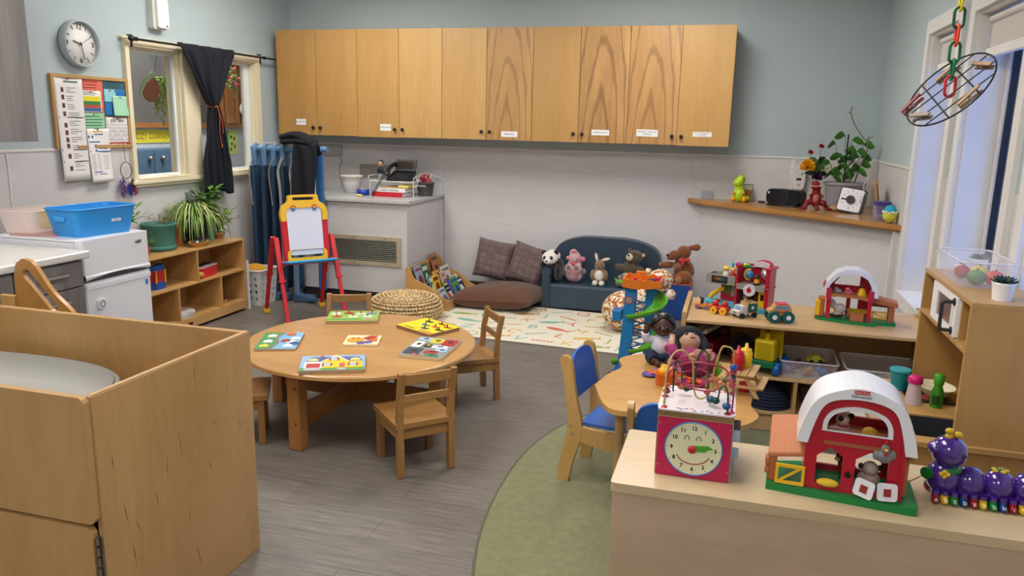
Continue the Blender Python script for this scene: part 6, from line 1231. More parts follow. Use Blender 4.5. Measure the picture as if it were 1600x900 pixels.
# --- barn playset builder (two barns) ---
def barn(lab, loc, rz, mirror=1, s_=1.0, detail=True):
    t = T('barn_playset', lab, 'playset', loc, rz, group=None); K = s_
    W_, D_ = .092*K, .055*K; brn = M('#a9603a', .5, bmp=.2, bs=90)
    def bx_(*a): return MB().box(*[v*K for v in a])
    base = [(-.165, -.06), (.115, -.075), (.125, -.07), (.125, .06), (.1, .075), (-.1, .075), (-.165, .05)]
    P(MB().prism([(x*K*mirror, y*K) for x, y in (base if mirror > 0 else base[::-1])], 'z', 0, .016*K), 'base', grn_p, t, .004*K)
    prof_i = [(-.085, .13), (-.062, .185), (-.02, .212), (.03, .212), (.068, .185), (.09, .13)]
    def arch(off): return sp2([(-.103-off, .112), (-.094-off, .15), (-.078-off*.8, .190+off*.3), (-.052-off*.5, .210+off*.6), (0, .221+off), (.052+off*.5, .210+off*.6), (.078+off*.8, .190+off*.3), (.094+off, .15), (.103+off, .112)], 4)
    # front wall with openings
    outer = [(-.085, .016), (-.085, .15)]+[(x*.93, z-.004) for x, z in arch(-.004)[6:27]]+[(.085, .15), (.085, .016)]
    outer = [(x*K, z*K) for x, z in outer]
    win = [(x*K, z*K) for x, z in sp2([(-.066, .138), (-.063, .162), (-.045, .182), (0, .192), (.045, .182), (.063, .162), (.066, .138)], 4)][::-1]
    doors = [[(x*K, z*K) for x, z in l] for l in ([(-.07, .028), (-.07, .085), (-.045, .105), (-.02, .088), (-.02, .028)], [(.004, .028), (.004, .088), (.03, .105), (.065, .1), (.065, .028)])]
    wall = P(MB().plate(outer, [win]+doors, 'y', -D_, -D_+.008*K), 'front_wall', red_s, t, .001)
    P(MB().plate([(p[0]*1.0, p[1]) for p in win][::1], [[(p[0]*.86, .15*K+(p[1]-.15*K)*.82) for p in win]], 'y', -D_-.004*K, -D_), 'window_trim', wht_p, t, .0008)
    P(MB().plate(outer, [win]+doors, 'y', D_-.008*K, D_), 'back_wall', red_s, t, .001)
    for sx in (-1, 1): P(bx_(sx*.089-.005, sx*.089+.005, -.055, .055, .016, .128), 'side_wall', red_s, t, .001) if sx*mirror < 0 else [P(bx_(sx*.089-.006, sx*.089+.006, ya, ya+.02, .016, .128), 'corner_post', red_s, t, .001) for ya in (-.055, .035)]
    P(bx_(-.085, .085, -.047, .047, .112, .12), 'loft_floor', brn, t, .001)
    ro, ri = arch(.01), arch(-.012)
    mb = MB(); mb.prism([(x*K, z*K) for x, z in ro+ri[::-1]], 'y', -D_-.012*K, D_+.006*K); P(mb, 'roof', wht_p, t, .003*K, seg=3)
    P(MB().ell((-.0935*K*1, 0, .15*K), (.006*K, .03*K, .024*K), 16), 'roof_window', red_s, t)
    # lean-to on the side
    m_ = mirror
    lt = [(-.088, .115), (-.115, .125), (-.165, .105), (-.165, .08), (-.088, .075)]
    lt = [(x*K*m_, z*K) for x, z in lt]
    P(MB().add([(lt[0][0], -.05*K, .085*K), (lt[2][0], -.055*K, .075*K), (lt[2][0], .05*K, .12*K), (lt[0][0], .05*K, .13*K), (lt[0][0], -.05*K, .075*K), (lt[2][0], -.055*K, .065*K), (lt[2][0], .05*K, .11*K), (lt[0][0], .05*K, .12*K)], [(0, 1, 2, 3), (7, 6, 5, 4), (0, 4, 5, 1), (1, 5, 6, 2), (2, 6, 7, 3), (3, 7, 4, 0)]), 'lean_to_roof', M('#b5714a', .55, bmp=.6, bs=70, stretch=(2, .3, 1)), t, .003*K)
    P(bx_(*sorted((-.162*m_, -.146*m_)), -.05, -.036, .016, .07), 'log_post', brn, t, .002)
    for z in (.03, .05): P(bx_(*sorted((-.17*m_, -.16*m_)), -.052, -.03, z, z+.014), 'log_end', brn, t, .003)
    P(bx_(*sorted((-.158*m_, -.15*m_)), .035, .045, .016, .112), 'log_post', brn, t, .002)
    fx0, fx1 = sorted((-.148*m_, -.09*m_))
    mb = MB(); mb.plate([(fx0*K, .018*K), (fx1*K, .018*K), (fx1*K, .058*K), (fx0*K, .058*K)], [[((fx0+.006)*K, .024*K), ((fx1-.006)*K, .024*K), ((fx1-.006)*K, .052*K), ((fx0+.006)*K, .052*K)]], 'y', -.062*K, -.057*K)
    mb.prism([((fx0+.006)*K, .024*K), ((fx0+.014)*K, .024*K), ((fx1-.006)*K, .052*K), ((fx1-.014)*K, .052*K)], 'y', -.061*K, -.058*K); P(mb, 'fence', yl, t, .001)
    return t
b1 = barn('big red toy barn with white roof in the right foreground', (.335, 2.015, .6), math.radians(-4), 1, 1.24)
b1.scale = (.97, 1, 1.04); K = 1.24; sgm = P(MB().box(-.014*K, .014*K, -.0685*K, -.0672*K, .2205*K, .2275*K), 'maker_badge', M('#b3122a', .4), b1); mb = MB(); mb.text('Fisher-Price', .0052*K, facing((0, -.0686*K, .224*K), '-y'), .0002); P(mb, 'badge_lettering', white, sgm)
mb = MB(); mb.text('little people', .0078*K, facing((0, -.0676*K, .2155*K), '-y'), .0003); P(mb, 'maker_lettering', M('#3d4a4a', .5), b1)
for x, a in ((.024, .35), (.066, -.1)):
    d_ = P(MB().prism(rrect(.038*K, .034*K, .006*K, 3), 'y', -.004*K, 0), 'stable_door', wht_p, b1, .001); d_.location = (x*K, -.067*K, .037*K); d_.rotation_euler = (math.radians(-6), a*.4, -a)
    P(MB().box(-.007*K, .007*K, -.0052*K, -.004*K, -.008*K, .007*K), 'door_picture', M('#8c2a28', .5, var=.3, vs=200), d_)
P(MB().ell((-.045*K, -.058*K, .033*K), (.022*K, .01*K, .008*K), 16), 'hay', M('#d8b52a', .7, bmp=.8, bs=150), b1); P(MB().cyl((-.008*K, -.0575*K, .055*K), (-.008*K, -.06*K, .055*K), .006*K, n=12), 'lock_badge', black, b1)
P(MB().box(-.06*K, .05*K, -.0572*K, -.0555*K, .111*K, .118*K), 'loft_strip', M('#9c5a38', .5), b1)
P(MB().box(.096*K, .106*K, -.03*K, .04*K, .016*K, .095*K).prism([(-.035*K, .095*K), (.045*K, .095*K), (.005*K, .112*K)], 'x', .094*K, .11*K), 'silo_side', M('#a9603a', .5, bmp=.3, bs=80), b1, .002)
P(MB().prism([(-.02*K, .016*K), (.02*K, .016*K), (.02*K, .052*K), (-.02*K, .052*K)], 'x', -.01*K, -.004*K), 'stall_gate', M('#a9602c', .5), b1, .003)
def farm(name, lab, loc, rz, col, els, extras=(), s_=1.0, grp=None):
    t = T(name, lab, 'toy animal', loc, rz, group=grp); mb = MB()
    for c_, r_ in els: mb.ell([v*s_ for v in c_], [v*s_ for v in r_] if isinstance(r_, tuple) else r_*s_, 14)
    P(mb, 'body', M(col, .6, bmp=.4, bs=160, var=.15, vs=80), t, remesh=.0018*max(1, s_))
    for nm, cc, e2 in extras:
        mb = MB()
        for c_, r_ in e2: mb.ell([v*s_ for v in c_], [v*s_ for v in r_] if isinstance(r_, tuple) else r_*s_, 12)
        if nm in ('ears', 'feet') and len(e2) > 1:
            for c_, r_ in e2: P(MB().ell([v*s_ for v in c_], [v*s_ for v in r_], 12), nm.rstrip('s') if nm == 'ears' else 'foot', M(cc, .5), t)
        else: P(mb, nm, M(cc, .5), t)
    return t
farm('toy_sheep', 'small grey-beige toy sheep with black ears in the big barn doorway', (.378, 2.0, .62), 0, '#b9a99d', [((0, 0, .022), (.024, .02, .02)), ((0, -.006, .048), (.017, .016, .017))], [('ears', '#17120f', [((-.019, -.006, .052), (.006, .004, .007)), ((.019, -.006, .052), (.006, .004, .007))]), ('feet', '#17120f', [((0, -.0, .004), (.016, .014, .005))])], 1.15)
farm('toy_horse', 'small reddish brown toy horse inside the big barn', (.335, 2.03, .62), .3, '#5e2416', [((0, 0, .02), (.02, .014, .018)), ((-.015, 0, .042), (.01, .01, .018)), ((-.02, -.004, .058), (.013, .009, .01)), ((-.01, 0, .005), (.01, .01, .007))], [('mane', '#2a1512', [((-.006, 0, .056), (.006, .006, .014))]), ('muzzle', '#c9a08a', [((-.03, -.006, .052), (.006, .006, .005))])], 1.2)
farm('toy_cow', 'pale toy cow with black patches sitting up in the loft of the big barn', (.305, 2.01, .7495), .2, '#c9a594', [((0, 0, .015), (.017, .014, .016)), ((-.002, -.004, .035), (.014, .013, .014)), ((-.022, -.004, .016), (.011, .006, .005))], [('patch', '#14100e', [((-.009, -.014, .04), (.006, .004, .006)), ((.016, 0, .042), (.007, .005, .006))]), ('collar', '#a81c2a', [((0, -.005, .023), (.0135, .013, .0025))])], 1.2)
farm('toy_hen', 'small speckled grey toy hen with red comb on the front of the big barn', (.395, 1.938, .716), 0, '#77787a', [((0, 0, .015), (.017, .012, .015)), ((0, -.004, .034), (.009, .009, .011)), ((-.016, 0, .016), (.007, .008, .011)), ((.016, 0, .02), (.007, .008, .011))], [('comb', '#a81c2a', [((0, -.004, .046), (.003, .006, .006)), ((0, -.012, .024), (.004, .003, .004))]), ('beak', '#d8a22a', [((0, -.014, .034), (.004, .005, .003))])], 1.15)
O(MB().lathe([(.02, 0), (.018, .016), (.01, .022), (.001, .022)], 16), 'toy_hay', 'small yellow toy hay bale in the loft behind the hen', 'toy', M('#d8a82a', .6), (.372, 2.02, .749))
# second barn, open side, on the long shelf
K = 1.12
b2 = T('barn_playset', 'red toy barn with white arched roof on the long shelf by the window', 'playset', (.60, 4.20, .55), math.radians(-6))
P(MB().prism([(-.14*K, -.02*K), (-.12*K, -.05*K), (.02*K, -.08*K), (.1*K, -.085*K), (.12*K, -.075*K), (.1*K, -.05*K), (.16*K, -.04*K), (.2*K, -.035*K), (.2*K, .03*K), (.1*K, .06*K), (-.12*K, .06*K)], 'z', 0, .014*K), 'base', grn_p, b2, .005)
for x, y in ((-.085, -.045), (.085, -.055), (-.085, .05), (.085, .05), (.0, .05)): P(MB().box((x-.009)*K, (x+.009)*K, (y-.008)*K, (y+.008)*K, .014*K, .125*K), 'post', red_s, b2, .003)
P(MB().box(.04*K, .085*K, .045*K, .055*K, .014*K, .2*K), 'back_wall', red_s, b2, .002); P(MB().box(-.09*K, .09*K, .045*K, .055*K, .12*K, .155*K), 'back_wall', red_s, b2, .002)
P(MB().prism([(-.095*K, .108*K), (-.05*K, .118*K), (.05*K, .112*K), (.095*K, .1*K), (.095*K, .12*K), (-.095*K, .13*K)], 'y', -.058*K, .05*K), 'loft_floor', M('#b06a3e', .5), b2, .003)
ro = [(-.115, .135), (-.1, .18), (-.065, .225), (-.02, .243), (.03, .243), (.075, .222), (.105, .175), (.118, .125)]; ri = [(.1, .125), (.088, .17), (.065, .205), (.03, .224), (-.02, .224), (-.055, .208), (-.085, .17), (-.098, .135)]
P(MB().prism([(x*K, z*K) for x, z in ro+ri], 'y', -.062*K, .058*K), 'roof', wht_p, b2, .005, seg=3)
P(MB().prism([(x*K, z*K) for x, z in [(-.09, .13), (-.08, .168), (-.055, .2), (-.04, .2), (-.065, .165), (-.072, .13)]], 'y', .04*K, .055*K).prism([(x*K, z*K) for x, z in [(.05, .2), (.07, .19), (.09, .15), (.09, .12), (.045, .12)]], 'y', .04*K, .055*K), 'gable', red_s, b2, .002)
P(MB().ell((-.108*K, 0, .158*K), (.007*K, .035*K, .022*K), 14), 'roof_window', red_s, b2)
for sx in (-1, 1): P(MB().box(sx*.088*K-.012, sx*.088*K+.012, -.066*K, -.05*K, .105*K, .155*K), 'corner_cap', M('#b52a44', .35), b2, .003)
P(MB().box(-.13*K, -.1*K, -.04*K, .03*K, .014*K, .1*K), 'silo', M('#a9602c', .5), b2, .005); P(MB().box(-.14*K, -.118*K, -.045*K, -.01*K, .02*K, .09*K), 'yellow_door', yl, b2, .004)
P(MB().prism([(.095*K, .1*K), (.2*K, .085*K), (.2*K, .105*K), (.095*K, .125*K)], 'y', -.04*K, .04*K), 'lean_to_roof', M('#a9603a', .5, bmp=.4, bs=80), b2, .003)
P(MB().box(.165*K, .19*K, -.035*K, -.02*K, .014*K, .09*K).box(.165*K, .19*K, .02*K, .035*K, .014*K, .09*K).box(.095*K, .19*K, .025*K, .035*K, .07*K, .09*K), 'log_post', M('#9c5834', .5), b2, .004)
mb = MB(); mb.plate([(.1*K, .02*K), (.16*K, .02*K), (.16*K, .055*K), (.1*K, .055*K)], [[(.106*K, .026*K), (.154*K, .026*K), (.154*K, .049*K), (.106*K, .049*K)]], 'y', .0, .004); mb.prism([(.106*K, .045*K), (.106*K, .05*K), (.154*K, .03*K), (.154*K, .025*K)], 'y', 0, .004); P(mb, 'fence', yl, b2, .001)
P(MB().box(-.0*K, .085*K, .035*K, .042*K, .03*K, .05*K), 'hay_rack', yl, b2, .002); P(MB().box(.01*K, .065*K, -.075*K, -.05*K, .014*K, .05*K), 'crate', M('#a9643c', .5), b2, .003)
def on2(x, y, z): return tuple(Matrix.Translation((.60, 4.20, .55)) @ Matrix.Rotation(math.radians(-6), 4, 'Z') @ Vector((x*K, y*K, z*K)))
farm('toy_horse', 'white and brown toy horse with shaggy mane in the shelf barn', on2(-.045, -.01, .0145), 0, '#b9aca0', [((.01, 0, .035), (.026, .018, .024)), ((-.02, 0, .055), (.014, .012, .02)), ((-.028, -.004, .07), (.012, .01, .01)), ((.0, 0, .01), (.024, .018, .012))], [('base', '#4a2a1c', [((0, 0, .008), (.027, .021, .01))]), ('muzzle', '#3a2a24', [((-.036, -.008, .068), (.009, .008, .008))])], 1.2)
farm('toy_sheep', 'small grey toy lamb at the left of the loft in the shelf barn', on2(-.05, -.015, .123), 0, '#8f8a8a', [((0, 0, .012), (.018, .012, .012)), ((-.01, -.004, .024), (.009, .009, .009))], [('ears', '#2a2424', [((-.002, 0, .034), (.004, .003, .004))])], 1.1)
farm('toy_pig', 'small pink toy pig in the middle of the loft', on2(-.005, -.015, .121), 0, '#d0707c', [((0, 0, .013), (.017, .012, .013)), ((-.006, -.006, .026), (.011, .01, .011))], [('snout', '#b5505e', [((-.008, -.016, .025), (.005, .003, .004))])], 1.1)
O(MB().lathe([(.03, 0), (.021, .004), (.017, .03), (.01, .04), (.001, .042)], 20), 'toy_hay', 'yellow rounded toy haystack at the right of the loft', 'toy', yl, on2(.05, -.01, .119))
farm('toy_hen', 'tiny dark toy bird perched on the yellow haystack', on2(.05, -.01, .157), 0, '#4a3a38', [((0, 0, .006), (.008, .006, .006)), ((0, 0, .014), (.003, .003, .008))], [('comb', '#a81c2a', [((0, 0, .023), (.002, .002, .003))])], 1.0)
farm('toy_hen', 'small brown toy bird standing beside the horse in the shelf barn', on2(.005, -.01, .0145), 0, '#9c5f3e', [((0, 0, .014), (.009, .008, .014)), ((0, 0, .03), (.005, .005, .008))], [('beak', '#d8a22a', [((0, -.006, .034), (.002, .004, .002))])], 1.1)
# --- inside the shelf ---
ft_ = T('toy_fire_engine', 'dark red toy fire engine with white ladder at the left of the middle shelf', 'toy truck', (-.06, 4.21, .288), math.radians(70))
P(MB().box(-.13, .13, -.06, .06, .02, .11), 'body', M('#6a1016', .35), ft_, .01); P(MB().box(.05, .13, -.055, .055, .11, .15), 'cab', M('#7a141a', .35), ft_, .01)
P(MB().box(-.16, .06, -.03, -.018, .165, .185).box(-.16, .06, .018, .03, .165, .185).box(-.16, .06, -.03, .03, .16, .168), 'ladder', M('#c9c5bf', .35), ft_, .002); P(MB().box(.02, .05, -.02, .02, .11, .16), 'ladder_mount', black, ft_)
for x in (-.08, .08):
    for y in (-.06, .06): P(MB().cyl((x, y-.012, .028), (x, y+.012, .028), .028, n=18), 'wheel', black, ft_)
bg = T('black_toy_bag', 'black soft toy bag behind the doll on the middle shelf', 'bag', (.10, 4.14, .289)); P(MB().ell((0, 0, .07), (.08, .09, .07), 20), 'body', M('#111114', .9, bmp=.5, bs=60), bg); P(MB().tube(arc((0, .1), .05, 10, 170, 10, 'xz', 0), .008, 8), 'handle', black, bg)
ytk = T('toy_tipper_truck', 'yellow, green and blue toy truck on the middle shelf', 'toy truck', (.235, 4.05, .288), math.radians(70))
ybm = M('#c4a800', .4); P(MB().box(-.11, .12, -.055, .055, .04, .075), 'chassis', M('#0d6b40', .4), ytk, .006); P(MB().box(-.105, -.03, -.05, .05, .075, .18), 'case', ybm, ytk, .01); P(MB().box(-.108, -.104, -.035, .035, .09, .165), 'case_panel', M('#a89200', .4), ytk, .001); P(MB().box(.0, .012, -.06, .06, .075, .225), 'back_board', ybm, ytk, .004)
P(MB().cyl((-.06, 0, .18), (-.06, 0, .2), .012, n=12).ell((-.06, 0, .205), (.012, .012, .008), 12), 'peg', M('#d8a800', .4), ytk); P(MB().tube([(-.04, -.0, .195), (-.01, .02, .215)], .01, 8), 'orange_arm', M('#c8521a', .4), ytk)
for x in (-.07, .07):
    for y in (-.06, .06): P(MB().cyl((x, y-.014, .034), (x, y+.014, .034), .034, n=20), 'wheel', M('#1160b0', .35), ytk, .004)
clear = M('#e4e2e6', .15, alpha=.28, var=0)
def bin_(lab, loc, w_, d_, h_, rz=0, cat='bin', m=clear, name='clear_bin', rim=True, thick=.004):
    t = T(name, lab, cat, loc, rz); q = rrect(w_, d_, .02, 4); n = len(q)
    mb = MB(); mb.grid(lambda u, v: (q[int(round(u*n)) % n][0]*(.9+.1*v), q[int(round(u*n)) % n][1]*(.9+.1*v), h_*v), n, 3, closed_u=True); mb.prism([(x*.9, y*.9) for x, y in q], 'z', 0, .002); P(mb, 'tub', m, t)
    if rim: P(MB().tube([(x*1.01, y*1.01, h_) for x, y in q], thick, 6, closed=True), 'rim', M('#e8e6ea', .2, alpha=.5, var=0), t)
    return t
bin_('clear plastic bin of small toys in the middle of the middle shelf', (.42, 4.10, .2885), .27, .3, .085)
for i, (x, y, c_, lab) in enumerate(((.33, 4.03, '#5a4a80', 'small purple plush toy at the left of the clear bin'), (.41, 4.0, '#a8743a', 'small tan puppy toy head in the clear bin'), (.38, 4.12, '#7a1a1e', 'dark red toy piled at the back of the clear bin'), (.52, 4.1, '#5a1a2a', 'maroon toy at the right of the clear bin'), (.49, 4.02, '#2a5a9a', 'blue toy block low in the clear bin'))):
    farm('small_toy', lab, (x, y, .292), i, c_, [((0, 0, .022), (.03, .022, .02)), ((.018, -.012, .036), (.015, .014, .013))], [('eyes', '#111111', [((.026, -.02, .04), .003)])])
minicar('toy_car', 'yellow toy car on top of the toys in the clear bin', (.455, 4.10, .335), .3, '#b8b030', 1.35)
bin_('shallow clear bin of small grey animals at the right end of the middle shelf', (.76, 4.10, .2885), .34, .3, .075)
rq = random.Random(9)
for k in range(14): farm('toy_animal', 'small beige or grey toy animal lying in the shallow clear bin', (.64+.04*(k % 7)+rq.uniform(-.01, .01), 4.03+.09*(k//7)+rq.uniform(-.02, .02), .292), rq.uniform(0, 6), ['#8f8474', '#5f5a54', '#b0a590'][k % 3], [((0, 0, .014), (.02, .009, .009)), ((.018, 0, .022), (.008, .006, .007)), ((-.01, 0, .006), (.004, .007, .006)), ((.01, 0, .006), (.004, .007, .006))], (), 1.0, 'small toy animals in the shallow clear bin')
dm_ = T('navy_dome', 'navy blue dome-shaped woven basket upside down on the lowest shelf', 'basket', (.245, 4.055, .1065)); mb = MB()
for k in range(11): a = k/11*PI/2; mb.tube([(.105*math.cos(a)*math.cos(q), .105*math.cos(a)*math.sin(q), .006+.115*math.sin(a)) for q in [2*PI*j/28 for j in range(28)]], .009, 6, closed=True)
P(mb, 'weave', M('#141d38', .8), dm_); P(MB().ell((0, 0, .118), (.02, .02, .008), 12), 'top', M('#141d38', .8), dm_)
pj = T('mesh_basket', 'grey wire mesh basket on the lowest shelf behind the barn', 'basket', (.47, 4.15, .1065)); P(MB().lathe([(.06, 0), (.085, .12), (.088, .12)], 28), 'tub', M('#6b6e72', .4, alpha=.6), pj); P(MB().tube([(.088*math.cos(q), .088*math.sin(q), .12) for q in [2*PI*j/28 for j in range(28)]], .004, 6, closed=True), 'rim', steel, pj)
# ================= PLAY KITCHEN =================
kt = T('play_kitchen', 'small wooden play kitchen with white microwave door by the window', 'play kitchen', (0, 0, 0))
kz = wood('kitchen_ply', '#bd8f54', '#a5783f', (1, 1, .2), 4, .45, .2); kzx = wood('kitchen_ply_top', '#c4975a', '#ad8048', (1, .2, 1), 4, .42, .25)
xA, xB, yA, yB = .715, .925, 2.59, 3.22
P(MB().box(xA, xB+.01, yA, yB, .985, 1.0), 'top', kzx, kt, .001); P(MB().box(xA, xB, yA, yA+.016, .545, .985), 'end_panel', kz, kt, .001); P(MB().box(xA, xB, yB-.016, yB, .545, .985), 'end_panel', kz, kt, .001)
P(MB().box(xA, xB, yA+.016, yB-.016, .835, .85), 'shelf_board', kzx, kt, .001); P(MB().box(xB-.01, xB, yA+.016, yB-.016, .545, .985), 'back_panel', kz, kt)
P(MB().box(xA+.01, xB-.01, 2.72, 2.732, .85, .985), 'divider', kz, kt); P(MB().box(xA+.01, xB-.01, 3.06, 3.072, .85, .985), 'divider', kz, kt)
md = P(MB().plate([(2.735, .852), (3.058, .852), (3.058, .983), (2.735, .983)], [[(2.80, .875), (2.99, .875), (2.99, .96), (2.80, .96)]], 'x', xA-.002, xA+.012), 'microwave_door', white, kt, .002)
P(MB().box(xA+.003, xA+.006, 2.80, 2.99, .875, .96), 'door_window', M('#6b4a48', .15, var=.6, vs=8), md)
hd = M('#2b2d2f', .4); mb = MB(); mb.tube(spline([(xA, 2.765, .965), (xA-.035, 2.765, .962), (xA-.038, 2.765, .95), (xA-.038, 2.765, .885), (xA-.035, 2.765, .872), (xA, 2.765, .869)], 5), .006, 8); mb.cyl((xA-.006, 2.765, .965), (xA-.001, 2.765, .965), .013, n=14); mb.cyl((xA-.006, 2.765, .869), (xA-.001, 2.765, .869), .013, n=14); P(mb, 'handle', hd, md)
mb = MB(); [mb.cyl((x, yA-.002, z), (x, yA, z), .004, n=8) for x, z in ((.75, .80), (.90, .80))]; P(mb, 'screws', steel, kt)
sk = [(.62, 2.63), (.84, 2.63), (.84, 2.84), (.62, 2.84)]
P(MB().plate([(.50, 2.572), (.945, 2.572), (.945, 3.24), (.50, 3.24)], [sk], 'z', .528, .545), 'counter', kzx, kt, .001)
mb = MB(); mb.box(.62, .625, 2.63, 2.84, .44, .54); mb.box(.835, .84, 2.63, 2.84, .44, .54); mb.box(.625, .835, 2.63, 2.635, .44, .54); mb.box(.625, .835, 2.835, 2.84, .44, .54); mb.box(.62, .84, 2.63, 2.84, .435, .44); P(mb, 'sink', M('#33373c', .35), kt)
P(MB().box(.51, .93, 2.585, 2.6, 0, .527).box(.51, .93, 3.215, 3.23, 0, .527).box(.92, .93, 2.6, 3.215, 0, .527), 'cabinet_side', kz, kt); P(MB().box(.51, .525, 2.6, 2.9, .02, .52), 'cupboard_door', white, kt, .002); P(MB().box(.51, .525, 2.91, 3.21, .02, .52), 'oven_door', white, kt, .002)
P(MB().box(.505, .51, 2.97, 3.15, .2, .4), 'oven_glass', M('#3a3a3e', .1), kt)
P(MB().box(.66, .82, 2.98, 3.18, .5455, .549), 'hob', M('#1a1a1c', .2), kt)
for y in (3.03, 3.13): P(MB().lathe([(.03, 0), (.034, 0), (.034, .002), (.03, .002)], 24, c=(.74, y, .549)), 'hob_ring', M('#8a3a2a', .3), kt)
P(MB().tube(spline([(.86, 2.735, .545), (.86, 2.735, .66), (.83, 2.735, .70), (.79, 2.735, .68)], 5), .008, 10), 'tap', hd, kt)
# things on the kitchen
t = T('toy_cup', 'teal toy cup on the kitchen counter beside the clear bottle', 'cup', (.655, 3.12, .5455)); P(MB().lathe([(.028, 0), (.034, .06), (.037, .075), (.033, .075), (.026, .005), (.001, .005)], 28), 'cup', M('#127f86', .4), t); P(MB().lathe([(.036, .068), (.0385, .07), (.0385, .078), (.035, .078)], 28), 'rim', M('#159099', .4), t)
t = T('toy_bottle', 'clear toy baby bottle with bright pink lid on the kitchen counter', 'bottle', (.672, 2.955, .5455)); P(MB().lathe([(.026, 0), (.028, .01), (.02, .075), (.018, .085)], 28), 'bottle', M('#d9c9d0', .2, alpha=.6), t); P(MB().lathe([(.023, .078), (.025, .08), (.024, .098), (.018, .104), (.001, .104)], 28), 'lid', M('#c9186f', .35), t)
t = T('toy_bottle', 'green toy bottle with a darker label on the kitchen counter', 'bottle', (.745, 2.945, .5455)); P(MB().lathe([(.02, 0), (.021, .004), (.021, .055), (.014, .075), (.013, .09)], 28), 'bottle', M('#2f7d14', .4), t); P(MB().lathe([(.0165, .085), (.017, .088), (.017, .118), (.012, .122), (.001, .122)], 28), 'cap', M('#3a8f1a', .4), t); P(MB().grid(lambda u, v: (.0213*math.cos(-2.6+1.3*u), .0213*math.sin(-2.6+1.3*u), .012+.035*v), 8, 1), 'label', M('#173f0c', .5), t)
t = T('toy_pan', 'cream toy dish standing on the dark hob', 'dish', (.77, 3.07, .5512)); P(MB().lathe([(.035, 0), (.055, .02), (.062, .035), (.066, .036), (.06, .03), (.04, .006), (.001, .004)], 32, sy=1.15), 'dish', M('#d8cfae', .4), t)
bx2 = bin_('clear plastic box with toy food on top of the play kitchen', (.82, 3.0, 1.0005), .17, .33, .085, name='clear_box', cat='box')
for x, y, r_, c_, lab in ((.80, 2.90, .03, '#5a8a4a', 'green toy cabbage in the clear box'), (.855, 2.90, .03, '#d0483e', 'red toy tomato in the clear box'), (.84, 3.02, .028, '#d8c05a', 'yellow toy fruit in the clear box'), (.79, 3.03, .026, '#a8384a', 'crimson toy food at the back of the clear box'), (.80, 3.11, .022, '#d9cdc9', 'white toy cup lying in the clear box')):
    f_ = T('toy_food', lab, 'toy food', (x, y, 1.003)); P(MB().ell((0, 0, r_*.85), (r_, r_, r_*.85), 18), 'body', M(c_, .4, bmp=.2, bs=40), f_); P(MB().tube([(0, 0, r_*1.6), (.003, 0, r_*1.85)], .003, 6), 'stem', M('#4a5a2a', .6), f_)
def succ(lab, loc, s_=1.0, leaf='#1f3a2a'):
    t = T('succulent', lab, 'plant', loc); P(MB().lathe([(.026*s_, 0), (.032*s_, .05*s_), (.034*s_, .056*s_), (.031*s_, .056*s_), (.028*s_, .045*s_), (.001, .045*s_)], 30), 'pot', white, t)
    mb = MB(); rz_ = random.Random(2)
    for ring in range(4):
        for k in range(9-ring): a = 2*PI*k/(9-ring)+ring*.4; leafmesh(mb, (.004*math.cos(a), .004*math.sin(a), .048*s_), (math.cos(a), math.sin(a), .25+ring*.45), (.036-.004*ring)*s_, .014*s_, bend=-.2)
    o = P(mb, 'leaves', M(leaf, .45, var=.2, vs=60), t); d = o.modifiers.new('t', 'SOLIDIFY'); d.thickness = .003; P(MB().lathe([(.001, .046*s_), (.029*s_, .046*s_)], 20), 'soil', soil, t)
succ('dark green succulent in a white pot at the front corner of the play kitchen', (.815, 2.67, 1.0), 1.0)
succ('succulent in a white pot behind the clear box on the play kitchen', (.885, 3.195, 1.0), .9, '#3f5a38')
# ================= FOREGROUND SHELF =================
fs = T('foreground_shelf', 'pale birch shelf unit in the right foreground carrying the toy clock cube and barn', 'shelf', (-.252, 1.865, 0))
LL = 1.22; D_ = .378
ft2 = wood('pale_birch_top', '#cdb38e', '#b59a76', (.35, 1, 1), 5, .38, .35, amt=.8); ft3 = wood('pale_birch_back', '#c4a68a', '#b09276', (.3, 1, 1), 3, .45, .2)
P(MB().prism([(x-.0, y) for x, y in rrect(LL, D_, .012, 4, LL/2, D_/2)], 'z', .575, .6), 'top', ft2, fs, .005, seg=3)
P(MB().box(.006, LL, .004, .018, .03, .575), 'back_panel', ft3, fs, .001); P(MB().box(.004, .02, .018, D_-.004, .03, .575), 'side_panel', ft3, fs, .002); P(MB().box(LL-.02, LL-.002, .018, D_-.004, .03, .575), 'side_panel', ft3, fs, .002)
P(MB().box(.02, LL-.02, .018, D_-.006, .3, .316), 'shelf_board', ft2, fs); P(MB().box(.02, LL-.02, .018, D_-.006, .03, .046), 'bottom_board', ft2, fs)
for x in (.05, LL-.05):
    for y in (.06, D_-.06): P(MB().cyl((x, y, .009 if x < .5 else 0), (x, y, .03), .02, n=14), 'castor', black, fs)
# ---- activity cube ----
cb_ = T('activity_cube', 'pink wooden activity cube with clock face and bead maze on the foreground shelf', 'activity cube', (-.053, 2.05, .6), rz=0)
pk = M('#b81a4c', .45, var=.12, vs=14); h = .095
P(MB().box(-h, h, -h, h, .0, .165), 'body', wood('cube_edge', '#a58a5c', '#8f7448', (1, 1, 1), 14), cb_, .002)
P(MB().prism(rrect(2*h-.004, .161, .003, 2, 0, .082), 'y', -h-.0015, -h), 'front_panel', pk, cb_)
P(MB().prism(rrect(2*h-.004, .161, .003, 2, 0, .082), 'x', -h-.0015, -h), 'left_panel', M('#b0243a', .45), cb_); P(MB().prism(rrect(2*h-.004, .161, .003, 2, 0, .082), 'x', h, h+.0015), 'right_panel', M('#8fa7c4', .45), cb_)
P(MB().box(-h-.001, h+.001, -h-.001, h+.001, .165, .18), 'lid', wood('cube_lid', '#8f7448', '#7d6238', (.3, 1, 1), 12), cb_, .001)
